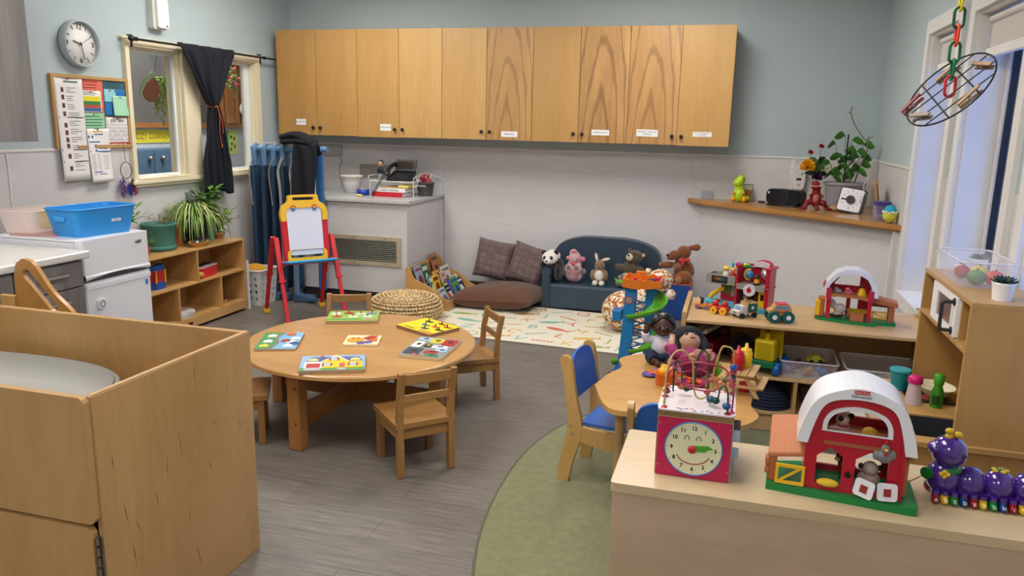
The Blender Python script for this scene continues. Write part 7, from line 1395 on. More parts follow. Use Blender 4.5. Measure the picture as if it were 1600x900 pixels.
tp2 = P(MB().prism(rrect(2*h+.006, 2*h+.006, .014, 4), 'z', .18, .184), 'top_plate', M('#ddd3d6', .25, coat=.4), cb_, .001)
rq = random.Random(4)
for k in range(44):
    a = 2*PI*k/44+rq.uniform(-.05, .05); rr_ = rq.uniform(.078, .09); m_ = max(abs(math.cos(a)), abs(math.sin(a))); x, y = rr_*math.cos(a)/m_*1.0, rr_*math.sin(a)/m_*1.0
    P(MB().prism([(x+.007*math.cos(q+a)*rq.uniform(.5, 1), y+.004*math.sin(q+a)) for q in [2*PI*j/8 for j in range(8)]], 'z', .184, .1844), 'printed_fleck', M(['#7a3a55', '#4a6a9a', '#b5566a', '#3a4a6a', '#5f8ab0'][k % 5], .4), tp2)
fc_ = P(MB().cyl((0, -h-.0015, .083), (0, -h-.003, .083), .073, n=56), 'clock_face', M('#d9d8b4', .4), cb_); P(MB().tube([(.073*math.cos(q), -h-.003, .083+.073*math.sin(q)) for q in [2*PI*j/56 for j in range(56)]], .0018, 6, closed=True), 'blue_ring', M('#2a78b8', .4), fc_)
mb = MB(); md_ = MB()
for k in range(1, 13):
    a = PI/2-k*PI/6; mb.text(str(k), .0145, facing((.056*math.cos(a), -h-.0032, .083+.056*math.sin(a)), '-y'), .0002, bold=.0005); md_.cyl((.0665*math.cos(a), -h-.003, .083+.0665*math.sin(a)), (.0665*math.cos(a), -h-.0036, .083+.0665*math.sin(a)), .0014, n=8)
P(mb, 'numerals', M('#17181c', .5), fc_); P(md_, 'dots', M('#a3243a', .5), fc_)
P(MB().tube([(.044*math.cos(q), -h-.0035, .075+.034*math.sin(q)) for q in [math.radians(200+14*j) for j in range(11)]], .0014, 6), 'smile', M('#a81c30', .4), fc_)
mb = MB(); [mb.tube([(x+.006*math.cos(q), -h-.0035, .107+.012*math.sin(q)) for q in [PI*j/8 for j in range(9)]], .0009, 5) for x in (-.018, .012)]; P(mb, 'eyebrows', M('#20242c', .5), fc_)
P(MB().prism([(-.003, .078), (.03, .079), (.038, .087), (.05, .089), (.038, .096), (-.003, .093)], 'y', -h-.0075, -h-.0035), 'green_hand', M('#4f9a2a', .4), fc_, .001); P(MB().ell((-.003, -h-.008, .083), (.011, .007, .011), 18), 'red_knob', M('#b01c2a', .3), fc_)
def wire(pts, r, c_, nm='wire', n=8): return P(MB().tube(spline(pts, n), r, 8), nm, M(c_, .35), cb_)
z0 = .184
wire([(-.082, -.085, z0), (-.082, -.07, .27), (-.07, -.05, .318), (-.045, -.04, .328), (-.02, -.04, .30), (-.014, -.035, .24), (-.005, -.03, .205), (.012, -.02, .196), (.03, -.01, .215), (.036, .0, .27), (.05, .005, .33), (.065, .01, .336), (.082, .02, .32), (.086, .06, .25), (.086, .085, z0)], .0024, '#b39a52')
wire([(-.088, .0, z0), (-.084, .0, .24), (-.07, .01, .262), (-.03, -.0, .285), (.03, -.005, .288), (.07, -.01, .275), (.088, -.05, .24), (.088, -.07, z0+.0)], .0024, '#8e1a34')
wire([(-.088, .02, z0), (-.086, .03, .23), (-.08, .04, .262), (-.03, .05, .29), (.02, .03, .27), (-.06, -.02, .256), (-.03, -.05, .235), (.03, -.06, .232), (.05, -.03, .24), (.02, .04, .25), (-.02, .06, .255), (.06, .085, .22), (.07, .085, z0)], .0022, '#8e1a34')
wire([(-.07, .05, z0), (-.07, .05, .25), (-.06, .04, .275), (-.05, .03, .26), (-.045, .02, .22), (-.035, .02, .205), (-.015, .03, .21), (-.008, .03, .29), (.005, .02, .315), (.02, .01, .30), (.024, -.0, .22), (.03, -.03, .2), (.05, -.05, .21), (.055, -.07, .245), (.065, -.08, .255), (.075, -.085, .24), (.078, -.085, z0)], .0024, '#14382e')
def bead(p, r, c_, sq=1): P(MB().ell(p, (r, r*sq, r*.85), 14), 'bead', M(c_, .4), cb_)
for p, r, c_ in (((-.084, .0, .2), .010, '#8e2a34'), ((-.084, .0, .217), .009, '#b0583a'), ((-.055, .02, .218), .009, '#8e2a34'), ((-.047, .02, .21), .010, '#b8662a'), ((-.033, .02, .205), .009, '#142e24'), ((.022, -.01, .212), .009, '#b0583a'), ((.033, -.035, .202), .011, '#144a6a'), ((.046, -.045, .203), .011, '#10362c'), ((.074, -.085, .205), .011, '#144a7a'), ((.03, .0, .243), .009, '#a34a4a'), ((.042, .0, .246), .009, '#b8703a'), ((.053, .005, .25), .009, '#b89a4a'), ((.086, .05, .27), .011, '#1c4a9a'), ((.086, .055, .255), .010, '#a02a3a'), ((.086, .06, .24), .009, '#14423a'), ((.086, .07, .225), .010, '#a03a44'), ((.086, .078, .21), .010, '#a8443a'), ((.086, .083, .196), .010, '#b8a050')): bead(p, r, c_)
mb = MB(); [mb.lathe([(.009, 0), (.007, .003), (.001, .003)], 14, c=(x, y, z0)) for x, y in ((-.082, -.085), (.078, -.085), (.086, .085), (.088, -.07), (-.088, .0))]; P(mb, 'wire_caps', M('#a8243a', .4), cb_)
for z, a in ((.13, .3), (.095, -.2), (.05, .1)): P(MB().prism([(.014*math.cos(q+a), z+.02*math.sin(q+a)) for q in [2*PI*j/3 for j in range(3)]], 'x', h+.002, h+.02), 'spinning_block', M(['#8fb0d8', '#b8c4d8', '#5a4a50'][int(z*20) % 3], .4), cb_, .002)
mb = MB(); [mb.cyl((x, -h-.003, z), (x, -h-.0015, z), .002, n=8) for x in (-.088, .088) for z in (.03, .145)]; P(mb, 'screws', steel, cb_)
# ---- caterpillar ----
pu = M('#3c1a78', .15, coat=.8, var=.03)
ca = T('caterpillar_toy', 'shiny purple toy caterpillar with lettered feet on the foreground shelf', 'toy', (.562, 2.05, .6))
ca.scale = (1.22, 1.22, 1.15)
P(MB().ell((0, 0, .108), (.0345, .033, .035), 28).ell((-.028, -.005, .115), (.014, .02, .012), 14).ell((-.033, -.006, .119), (.006, .008, .006), 10), 'head', pu, ca)
P(MB().ell((-.032, -.014, .122), (.003, .008, .009), 10), 'eye', M('#e8e8ee', .2), ca); P(MB().ell((.021, -.026, .11), (.006, .003, .005), 10), 'ear_dimple', M('#1d0c44', .3), ca)
mb = MB(); [mb.ell((.001+.011*math.cos(a), -.004, .149+.007*math.sin(a)), (.009, .007, .007), 10) for a in (0, 2.1, 4.2)]; P(mb, 'topknot', M('#c0a018', .2), ca); P(MB().cyl((.0, -.004, .138), (.0, -.004, .145), .006, n=12), 'topknot_stem', M('#b05a1a', .4), ca)
P(MB().ell((-.004, 0, .048), (.033, .034, .04), 24), 'segment', pu, ca)
P(MB().lathe([(.02, .066), (.028, .064), (.029, .072), (.022, .078)], 26), 'collar', M('#0f6b2c', .3), ca); mb = MB(); [mb.ell((-.01+.006*math.cos(a), -.032, .067+.005*math.sin(a)), (.005, .003, .005), 8) for a in (0, 1.6, 3.1, 4.7)]; P(mb, 'bow', M('#cda81e', .3), ca)
P(MB().cyl((-.036, -.012, .058), (-.04, -.016, .058), .013, n=18), 'medal', M('#14702c', .3), ca); P(MB().tube(spline([(-.038, -.01, .055), (-.06, -.0, .03), (-.085, .01, .004)], 5), .0015, 6), 'pull_cord', M('#b5a24a', .6), ca)
cols = ['#8e1226', '#c9a81a', '#0f7a34', '#103f78']
cx = .04
for s_ in range(4):
    P(MB().ell((.045+s_*.052, 0, .043), (.031, .031, .036), 22), 'segment', pu, ca)
for k in range(13):
    x = -.022+k*.0175; foot = P(MB().lathe([(.0075, .03), (.0068, .022), (.007, .012)], 12, c=(x, -.031, 0)), 'leg', pu, ca)
    P(MB().ell((x, -.034, .009), (.0078, .012, .009), 12).cyl((x, -.031, .012), (x, -.031, .021), .0073, n=12), 'shoe', M(cols[k % 4], .25), foot)
    mb = MB(); mb.text('ABCDEFGHIJKLM'[k], .0095, Matrix.Translation((x, -.0445, .012)) @ Matrix.Rotation(math.radians(68), 4, 'X'), .0004); P(mb, 'letter', white, foot)
for k in range(13):
    x = -.022+k*.0175; foot = P(MB().lathe([(.0075, .03), (.0068, .022), (.007, .012)], 10, c=(x, .031, 0)), 'leg', pu, ca); P(MB().ell((x, .034, .009), (.0078, .012, .009), 10), 'shoe', M(cols[k % 4], .25), foot)
mb = MB(); [mb.ell((.097+.012*math.cos(q), .008*math.sin(q), .078), (.006, .005, .004), 8) for q in [2*PI*j/5 for j in range(5)]]; P(mb, 'flower', M('#b8a018', .3), ca); P(MB().ell((.097, 0, .08), (.005, .004, .004), 8), 'flower_centre', M('#2f8a3a', .3), ca)
P(MB().box(-.045+.02, .22, -.026, .026, .012, .03), 'chassis', pu, ca, .006)
# ================= THINGS ON THE ACTIVITY TABLE =================
TZ = .4755
def doll(lab, loc, rz, skin, hair, shirt, trousers, s_=1.0, raise_arm=True, hairlong=False, rot=None, bare=False):
    t = T('doll', lab, 'doll', loc, rz, rot=rot); k = s_
    def E(mb, c, r, rt=None): mb.ell([v*k for v in c], [v*k for v in r] if isinstance(r, tuple) else r*k, 18, rt)
    mb = MB(); E(mb, (0, .0, .165), (.05, .047, .05)); E(mb, (0, -.012, .152), (.043, .042, .034)); E(mb, (0, 0, .115), (.02, .02, .025)); E(mb, (0, .0, .06), (.04, .032, .055))
    for sx in (-1, 1): E(mb, (sx*.05, 0, .158), (.008, .01, .014))
    E(mb, (0, -.05, .156), (.007, .008, .006))
    arms = {-1: [(-.04, 0, .095), (-.068, -.01, .1), (-.075, -.015, .125), (-.07, -.02, .15)] if raise_arm else [(-.04, 0, .095), (-.062, -.01, .07), (-.06, -.035, .045)], 1: [(.04, 0, .095), (.062, -.01, .07), (.058, -.04, .05)]}
    for sx, pts in arms.items():
        mb.tube([[v*k for v in p] for p in spline(pts, 5)], [.014*k]*6+[.011*k]*(len(pts)*5-5-5)+[], 10) if False else mb.tube([[v*k for v in p] for p in spline(pts, 5)], .0125*k, 10)
        e = Vector(pts[-1]); d = (e-Vector(pts[-2])).normalized(); sd = d.cross(Vector((0, 1, 0))); sd = sd.normalized() if sd.length > .1 else Vector((1, 0, 0))
        E(mb, tuple(e+d*.008), (.012, .008, .012))
        for q in (-.009, -.003, .003, .009):
            b = e+d*.014+sd*q; mb.tube([[v*k for v in p] for p in (b, b+d*.01, b+d*.016+Vector((0, -.004, 0)))], .0032*k, 7)
        b = e+sd*.011; mb.tube([[v*k for v in p] for p in (b, b+sd*.007+d*.008)], .0036*k, 7)
    for sx in (-1, 1):
        pts = [(sx*.022, 0, .02), (sx*.045, -.04, .03), (sx*.03, -.085, .016)]; mb.tube([[v*k for v in p] for p in spline(pts, 6)], .017*k, 12); E(mb, (sx*.02, -.098, .018), (.013, .02, .014))
        for q in range(5): E(mb, (sx*.02+(-.01+.005*q), -.117, .02), .0038)
    P(mb, 'body', M(skin, .4, var=.03), t, remesh=.0028*k)
    mb = MB()
    for sx in (-1, 1): E(mb, (sx*.018, -.049, .163), (.0065, .004, .007))
    P(mb, 'eyes', M('#0e0a08', .1), t); mb = MB(); [E(mb, (sx*.018, -.0475, .163), (.0078, .003, .005)) for sx in (-1, 1)]; P(mb, 'eye_whites', M('#d9d2c8', .3), t)
    P(MB().tube([(q*.011*k, (-.0545+.003*q*q)*k, (.1385+.002*q*q)*k) for q in (-1, -.5, 0, .5, 1)], .0022*k, 6), 'mouth', M('#7a3a34', .4), t)
    mb = MB()
    def hf(u, v):
        a = 2*PI*u; front = max(0, -math.sin(a)); ph = v*(1.75-1.0*front**2); r_ = .0535
        return (r_*math.sin(ph)*math.cos(a)*k, r_*.97*math.sin(ph)*math.sin(a)*k+.002*k, (.166+r_*math.cos(ph))*k)
    mb.grid(hf, 36, 12, closed_u=True)
    if hairlong:
        for q in range(16): a = math.radians(-20+220*q/15); E(mb, (.058*math.cos(a), .05*math.sin(a)*.9+.01, .145), (.02, .02, .048))
        E(mb, (0, .008, .185), (.07, .06, .05))
    o = P(mb, 'hair', M(hair, .75 if hairlong else .35, bmp=.3, bs=150), t); d_ = o.modifiers.new('t', 'SOLIDIFY'); d_.thickness = .003
    if shirt:
        mb = MB(); E(mb, (0, 0, .07), (.048, .04, .052)); E(mb, (0, 0, .1), (.04, .03, .025))
        for sx, pts in arms.items():
            sp = spline(pts, 5); n_p = int(len(sp)*.8); mb.tube([[v*k for v in p] for p in sp[:n_p]], .019*k, 12)
        P(mb, 'shirt', M(shirt, .85, bmp=.3, bs=60), t, remesh=.003*k)
    if trousers:
        mb = MB(); E(mb, (0, 0, .025), (.05, .042, .027))
        for sx in (-1, 1): mb.tube([[v*k for v in p] for p in spline([(sx*.02, 0, .026), (sx*.05, -.04, .03), (sx*.036, -.075, .022)], 6)], [.026*k]*6+[.025*k]*7, 12)
        P(mb, 'trousers', M(trousers, .8, bmp=.3, bs=120, var=.2, vs=50), t, remesh=.003*k)
    return t
doll('brown-skinned baby doll in white shirt and jeans sitting on the table with one hand raised', (-.262, 3.405, TZ), .15, '#4a2a1e', '#0d0c0c', '#c9c9d2', '#1a2740', 1.0)
doll('long black-haired doll in a pink dress leaning back on the table behind the bead maze', (-.09, 3.14, TZ+.035), .35, '#b98f76', '#08080a', '#9a2f66', '#8e2a5c', 1.1, raise_arm=True, hairlong=True, rot=(math.radians(-58), 0, .35))
pp = plush('pink_mouse_plush', 'pale pink plush toy with big round ears lying beside the dolls', (-.178, 3.265, TZ), .2, [((0, 0, .04), (.045, .035, .04)), ((-.01, -.01, .095), (.038, .036, .036)), ((.02, -.04, .02), (.025, .03, .018))], '#c48a9c', [('ears', '#c88aa2', [((-.05, 0, .105), (.024, .01, .026)), ((.03, .0, .14), (.018, .01, .02))]), ('ear_lining', '#6a4a58', [((-.05, -.009, .105), (.013, .004, .015))])], vox=.005)
t = T('toy_pot', 'orange toy cooking pot with two handles and yellow pretend food', 'toy pot', (-.215, 3.08, TZ)); onp = M('#dd6d16', .35)
P(MB().lathe([(.034, 0), (.038, .004), (.043, .05), (.046, .052), (.041, .052), (.035, .006), (.001, .006)], 32), 'pot', onp, t)
for sx in (-1, 1): P(MB().tube([(sx*.044, -.012, .046), (sx*.062, -.01, .047), (sx*.066, 0, .047), (sx*.062, .01, .047), (sx*.044, .012, .046)], .004, 8), 'handle', onp, t)
for i, (x, y, z, r_) in enumerate(((-.01, -.005, .055, .022), (.014, .008, .058, .019), (-.006, .014, .066, .018))): O(MB().ell((0, 0, 0), (r_, r_*.85, r_*.75), 14).ell((r_*.6, 0, r_*.2), r_*.55, 10), 'toy_food', ['yellow toy food lump at the front of the orange pot', 'golden toy food lump at the right in the orange pot', 'yellow toy food lump on top of the orange pot'][i], 'toy food', M('#dca32a', .5, bmp=.3, bs=50), (-.215+x, 3.08+y, TZ+z), remesh=.003)
t = T('toy_plate', 'lilac toy plate behind the orange pot', 'plate', (-.235, 3.20, TZ)); P(MB().lathe([(.03, 0), (.04, .006), (.05, .01), (.051, .013), (.038, .008), (.001, .004)], 32), 'plate', M('#8e6fb0', .4), t)
t = T('toy_plate', 'purple toy plate under the edge of the lilac one', 'plate', (-.285, 3.17, TZ)); P(MB().lathe([(.02, 0), (.03, .005), (.035, .008), (.028, .006), (.001, .003)], 32), 'plate', M('#5f4496', .4), t)
t = T('toy_bowl', 'magenta toy bowl with small orange crab shapes behind the bead maze', 'toy bowl', (-.10, 3.07, TZ)); P(MB().lathe([(.025, 0), (.045, .02), (.048, .03), (.044, .028), (.022, .005), (.001, .005)], 30), 'bowl', M('#9a2f66', .4), t)
mb = MB(); [mb.ell((.022*math.cos(a), .018*math.sin(a), .03+.004*math.sin(3*a)), (.012, .009, .008), 10) for a in [k*1.2 for k in range(6)]]; P(mb, 'orange_shapes', M('#d5541c', .45), t, remesh=.0025)
O(MB().ell((0, 0, .012), (.02, .014, .012), 14).ell((.012, .006, .02), (.012, .01, .009), 10), 'toy_food', 'yellow orange toy food piece between the pot and the doll', 'toy food', M('#dd8f1c', .5), (-.135, 3.15, TZ), remesh=.003)
t = T('toy_shaker', 'lime green toy shaker bottle behind the bead maze', 'toy bottle', (-.02, 3.26, TZ)); P(MB().lathe([(.022, 0), (.026, .02), (.022, .05), (.01, .065), (.009, .075)], 24), 'bottle', M('#6fae2a', .4), t); P(MB().lathe([(.011, .072), (.011, .086), (.001, .088)], 18), 'cap', M('#5a9a22', .4), t)
t = T('stacked_fabric', 'white frilly toy cloth lying beside the green shaker', 'cloth', (.025, 3.22, TZ)); P(MB().grid(lambda u, v: (-.03+.06*u, -.03+.06*v, .006+.03*math.sin(PI*u)*math.sin(PI*v)+.004*math.sin(u*20)*math.sin(v*17)), 16, 16), 'cloth', M('#d9d6d2', .9), t)
# small wooden picnic table with sauce bottles
pt = T('toy_picnic_table', 'small wooden toy picnic table with crossed legs at the right of the activity table', 'toy table', (.085, 3.09, TZ), rz=math.radians(-10)); pt.scale = (1.1, 1.1, 1); pw = wood('toy_pine', '#cba06c', '#b58a58', (1, .2, 1), 12, .5, .1)
for k in range(4): P(MB().box(-.05+k*.0255, -.027+k*.0255, -.075, .075, .088, .096), 'slat', pw, pt, .0015)
for sx in (-1, 1): P(MB().box(sx*.072-.012, sx*.072+.012, -.075, .075, .045, .052), 'bench', pw, pt, .0015)
for y in (-.055, .055):
    for sg in (-1, 1): P(MB().prism([(sg*.062-.008, 0), (sg*.062+.008, 0), (-sg*.0+sg*.012+.008, .088), (sg*.012-.008, .088)], 'y', y-.004+.005*sg, y+.003+.005*sg), 'leg', pw, pt, .001)
    P(MB().box(-.08, .08, y-.003, y+.003, .035, .045), 'crossbar', pw, pt)
def sauce(lab, x, y, c_):
    t = T('toy_sauce_bottle', lab, 'toy bottle', (x, y, TZ+.0965)); t.scale = (1.3, 1.3, 1.15); m_ = M(c_, .3); P(MB().lathe([(.018, 0), (.0195, .004), (.0195, .05), (.015, .056)], 26), 'bottle', m_, t); P(MB().lathe([(.0165, .053), (.0165, .062), (.006, .066), (.004, .082), (.001, .083)], 22), 'nozzle', m_, t)
sauce('red toy ketchup bottle on the toy picnic table', .062, 3.075, '#b3101c'); sauce('yellow toy mustard bottle behind the ketchup bottle', .092, 3.125, '#dfb51a')
t = T('toy_can', 'red toy can under the picnic table top', 'toy can', (.095, 3.10, TZ)); P(MB().lathe([(.02, 0), (.021, .003), (.021, .035), (.019, .037), (.001, .037)], 24), 'can', M('#a8101c', .3), t)
# ================= CORNER SHELF =================
shm = wood('corner_shelf_wood', '#c08a4c', '#a06c34', (.3, .3, 1), 6, .3, .4)
cs2 = T('corner_shelf', 'triangular wooden corner shelf along the angled partition', 'shelf', (0, 0, 0)); A, B = (-.37, YB-.001), (XR-.001, 5.25)
P(MB().prism([A, B, (XR-.001, YB-.001)], 'z', .906, .935), 'board', shm, cs2, .002)
P(MB().prism([(-.366, YB-.012), (XR-.001, 5.262), (XR-.001, 5.275), (-.35, YB-.012)], 'z', .896, .906), 'lower_edge', wood('shelf_lip', '#a8743a', '#8a5a28', (.3, .3, 1), 6, .4, .2), cs2)
SZ = .9355
lg = M('#a9c813', .25, coat=.4); oy = M('#e09a12', .3)
di = T('dinosaur_bank', 'lime green toy dinosaur with orange feet on the corner shelf', 'toy', (.03, 6.36, SZ), rz=-.1)
P(MB().ell((0, 0, .06), (.045, .042, .06), 22).ell((-.005, 0, .11), (.034, .034, .04), 18).ell((-.012, -.008, .15), (.038, .04, .038), 20).ell((.005, 0, .175), (.036, .036, .036), 20).ell((.05, .02, .03), (.03, .02, .02), 12), 'body', lg, di, remesh=.004)
for sx in (-1, 1): P(MB().ell((sx*.042, -.015, .025), (.02, .026, .026), 16), 'foot', oy, di); P(MB().ell((sx*.036, -.032, .075), (.011, .014, .011), 12), 'hand', oy, di)
P(MB().ell((.026, -.022, .182), (.009, .006, .013), 12), 'eye', black, di); mb = MB(); [mb.ell((.012, .01+.002*k, .212-.012*k*k*.3), (.008, .006, .008), 8) for k in range(3)]; P(mb, 'crest', M('#7f9a10', .3), di)
wb = T('small_basket', 'small brown square basket with a card behind the green dinosaur', 'basket', (.095, 6.47, SZ)); P(MB().prism([(-.03, 0), (.03, 0), (.037, .09), (-.037, .09)], 'y', -.03, .03), 'basket', M('#8c6438', .8, bmp=.6, bs=120), wb, .002); P(MB().box(-.04, .04, .012, .018, .06, .135), 'card_frame', M('#5c5f55', .5), wb); P(MB().box(-.034, .034, .0105, .012, .066, .128), 'card_picture', M('#aab38c', .5, var=.4, vs=40), wb)
t = T('card_holder', 'small clear card holder at the left end of the corner shelf', 'card holder', (-.22, 6.52, SZ)); P(MB().box(-.05, .05, -.012, .012, 0, .006).box(-.045, .045, .0, .004, .006, .07), 'holder', M('#b9b9c4', .2, alpha=.6), t)
wt = T('wall_timer', 'white oval plug-in device with red display on the wall above the radio', 'plug-in device', (.47, YB-.009, 1.135)); P(MB().prism([(x, z) for x, z in rrect(.09, .2, .044, 6)], 'y', -.045, 0), 'body', M('#d9d6d2', .3), wt, .008, seg=3)
P(MB().prism(rrect(.038, .018, .004, 2, .0, -.012), 'y', -.047, -.0452), 'display', M('#5a1016', .2), wt); P(MB().tube([(.022*math.cos(q), -.046, .045+.022*math.sin(q)) for q in [2*PI*j/24 for j in range(24)]], .0015, 6, closed=True), 'dial_ring', M('#a5a2a0', .4), wt); P(MB().cyl((0, -.047, -.055), (0, -.0452, -.055), .011, n=18), 'button', M('#b0adab', .4), wt)
t = T('socket_plate', 'white plug socket with slots below the oval device', 'socket', (.46, YB-.001, 1.012)); P(MB().box(-.05, .05, -.02, 0, -.02, .02), 'plate', M('#c9c7cc', .4), t, .003); mb = MB(); [mb.box(-.04+k*.016, -.035+k*.016, -.021, -.0198, -.008, .008) for k in range(6)]; P(mb, 'slots', M('#5a5a62', .5), t)
rd_ = T('radio', 'black rounded portable radio with round speaker on the corner shelf', 'radio', (.37, 6.21, SZ), rz=math.radians(-30)); rd_.scale = (1.05, 1, 1.2); rb_ = M('#0d0d10', .3)
P(MB().prism([(x, z) for x, z in rrect(.25, .095, .035, 5, 0, .058)], 'y', -.055, .06), 'body', rb_, rd_, .014, seg=4); P(MB().lathe([(.16, 0), (.165, .006), (.15, .01), (.001, .01)], 32, sx=.9, sy=.45), 'base', black, rd_)
P(MB().cyl((.01, -.058, .055), (.01, -.054, .055), .042, n=28), 'speaker', M('#050506', .5), rd_); P(MB().tube([(.01+.042*math.cos(q), -.059, .055+.042*math.sin(q)) for q in [2*PI*j/28 for j in range(28)]], .0025, 6, closed=True), 'speaker_ring', M('#26262a', .25), rd_)
mb = MB(); [mb.ell((-.05+k*.022, -.0, .106), (.008, .006, .004), 8) for k in range(5)]; P(mb, 'buttons', M('#8a8a90', .3), rd_); P(MB().box(-.112, -.1, -.058, -.052, .075, .088), 'badge', M('#c9c9cc', .3), rd_); P(MB().tube([(-.16, 0, .012), (-.21, .0, .012)], .008, 8), 'plug', black, rd_)
tr_ = M('#7a0d12', .4, bmp=.2, bs=60)
tx = T('dinosaur_toy', 'dark red toy tyrannosaur figure sitting up next to the radio', 'toy', (.56, 6.0, SZ), rz=.0)
mb = MB(); mb.ell((0, 0, .085), (.04, .035, .055), 20); mb.ell((0, -.01, .13), (.03, .03, .04), 18); mb.ell((-.005, -.02, .165), (.036, .032, .022), 18, None); mb.ell((-.01, -.015, .188), (.03, .03, .022), 16)
for a, b in (((-.025, 0, .06), (-.07, -.02, .015)), ((.025, 0, .06), (.075, -.0, .02)), ((.0, -.02, .06), (.01, -.035, .01))): mb.tube(spline([a, ((a[0]+b[0])*.6, a[1]-.01, .05), b], 5), [.022]*6+[.015]*5, 10)
mb.ell((-.085, -.03, .012), (.035, .014, .01), 12); mb.ell((.09, -.01, .012), (.032, .014, .01), 12); mb.ell((.012, -.04, .014), (.018, .018, .013), 12); mb.tube(spline([(0, .03, .06), (.0, .07, .03), (.02, .11, .012)], 5), [.022]*4+[.012]*4+[.006]*3, 10)
for sx in (-1, 1): mb.tube(spline([(sx*.03, -.02, .115), (sx*.045, -.04, .105), (sx*.035, -.055, .095)], 4), .007, 8)
P(mb, 'body', tr_, tx, remesh=.0035); mb = MB(); [mb.ell((-.005+.036*math.cos(q), -.018+.034*math.sin(q), .176), (.003, .003, .004), 6) for q in [math.radians(190+14*j) for j in range(12)]]; P(mb, 'teeth', M('#d8c8b8', .4), tx); P(MB().ell((0, -.028, .085), (.022, .012, .045), 14), 'belly', M('#a06a5a', .5), tx)
P(MB().ell((.026, -.0, .195), (.006, .008, .007), 10), 'eye', M('#c9a8a0', .3), tx)
va = T('flower_vase', 'slim glass vase with a yellow flower, a white flower and red buds', 'vase', (.575, 6.25, SZ)); P(MB().lathe([(.02, 0), (.022, .005), (.013, .06), (.014, .15), (.022, .19)], 24), 'vase', M('#c9cdd2', .1, alpha=.5), va)
mb = MB(); ends = [(-.065, 0, .30), (.03, 0, .29), (-.06, 0, .40), (.01, .0, .445), (.0, .0, .24), (-.1, 0, .24)]
for e in ends: mb.tube(spline([(0, 0, .05), (e[0]*.3, 0, .18), e], 5), .002, 6)
P(mb, 'stems', M('#3f5a2a', .6), va)
def bloom(c, r, col, nm, n=60):
    mb = MB(); rg_ = random.Random(3)
    for k in range(n):
        a, ph = rg_.uniform(0, 2*PI), rg_.uniform(0, 2.0); d = Vector((math.sin(ph)*math.cos(a), math.sin(ph)*math.sin(a), math.cos(ph))); leafmesh(mb, Vector(c), d, r, r*.42, bend=0, tilt=Vector((rg_.uniform(-1, 1), rg_.uniform(-1, 1), rg_.uniform(-1, 1))))
    P(mb, nm, M(col, .6), va)
bloom((-.068, -.02, .295), .062, '#e8ac12', 'yellow_flower', 260); bloom((.045, -.015, .285), .05, '#e2ddc0', 'white_flower', 160); bloom((-.06, 0, .40), .024, '#a0162c', 'red_bud', 50); bloom((.012, .0, .445), .024, '#9a1428', 'red_bud', 50); bloom((.0, -.03, .22), .045, '#3a1238', 'dark_flower', 80); bloom((-.1, -.01, .235), .022, '#d9d2d6', 'small_white_flower', 30)
mb = MB(); rg_ = random.Random(6)
for k in range(22): a = rg_.uniform(0, 2*PI); leafmesh(mb, (0, 0, rg_.uniform(.2, .34)), (math.cos(a), math.sin(a)*.5, .5), .1, .04, tilt=Vector((0, 1, .3)))
P(mb, 'leaves', M('#33522a', .5, var=.2, vs=30), va)
# potted plant with support branch
bp2 = T('potted_plant', 'leafy green plant with a dry branch in an oval grey pot on the corner shelf', 'plant', (.775, 6.25, SZ)); P(MB().lathe([(.07, 0), (.075, .004), (.088, .17), (.096, .172), (.096, .192), (.086, .192), (.08, .17)], 44, sx=1.55, sy=.9), 'pot', M('#97949a', .5, bmp=.2, bs=30), bp2, .001); P(MB().lathe([(.001, .175), (.082, .172)], 30, sx=1.55, sy=.9), 'soil', soil, bp2)
mb = MB(); mb.tube(spline([(.06, 0, .17), (.09, 0, .3), (.125, 0, .43), (.12, 0, .5), (.135, .01, .53)], 6), [.0055]*12+[.0045]*13, 8); mb.tube(spline([(.125, 0, .49), (.09, 0, .52), (.03, .0, .6), (-.01, .0, .69), (-.005, 0, .74)], 6), .004, 8); mb.tube(spline([(.12, 0, .5), (.155, -.01, .53)], 4), .003, 6); mb.tube(spline([(-.012, 0, .69), (-.035, 0, .70)], 4), .003, 6)
P(mb, 'dry_branch', M('#7d6a5f', .8, bmp=.3, bs=80), bp2); P(MB().cyl((-.01, 0, .17), (-.01, 0, .54), .006, n=10), 'support_stick', M('#2f2a26', .8), bp2)
ms = MB(); ml = MB(); rg_ = random.Random(15)
for k, (ex, ez) in enumerate(((-.12, .33), (-.09, .47), (-.03, .53), (-.15, .3), (.02, .5), (.06, .42), (.09, .38), (-.05, .38), (.04, .3), (-.1, .25), (.07, .28), (.0, .44), (.1, .47), (-.02, .3), (.09, .33))):
    sp = spline([(ex*.2, 0, .17), (ex*.7, rg_.uniform(-.03, .02), .17+(ez-.17)*.6), (ex, rg_.uniform(-.04, .03), ez)], 5); ms.tube(sp, .0022, 6)
    for j in range(2):
        p = sp[-1-j*4]; a = rg_.uniform(-1, 1); leafmesh(ml, p, (math.copysign(1, ex)*.8*(1 if j % 2 == 0 else -.7), -.5+a*.5, .1*a), rg_.uniform(.075, .1), .068, bend=.25, tilt=Vector((rg_.uniform(-.3, .3), 1, .35)))
P(ms, 'stems', M('#5a6a3a', .6), bp2); P(ml, 'leaves', M('#3f7430', .4, var=.3, vs=25), bp2)
ti = T('visual_timer', 'square white timer with black frame and knob standing on the corner shelf', 'timer', (.765, 5.87, SZ+.004), rot=(math.radians(-13), math.radians(7), math.radians(-22))); P(MB().prism(rrect(.16, .16, .022, 4, 0, .083), 'y', 0, .035), 'frame', black, ti, .004); P(MB().prism(rrect(.138, .142, .012, 3, -.004, .083), 'y', -.002, 0), 'face', M('#dcdade', .4), ti)
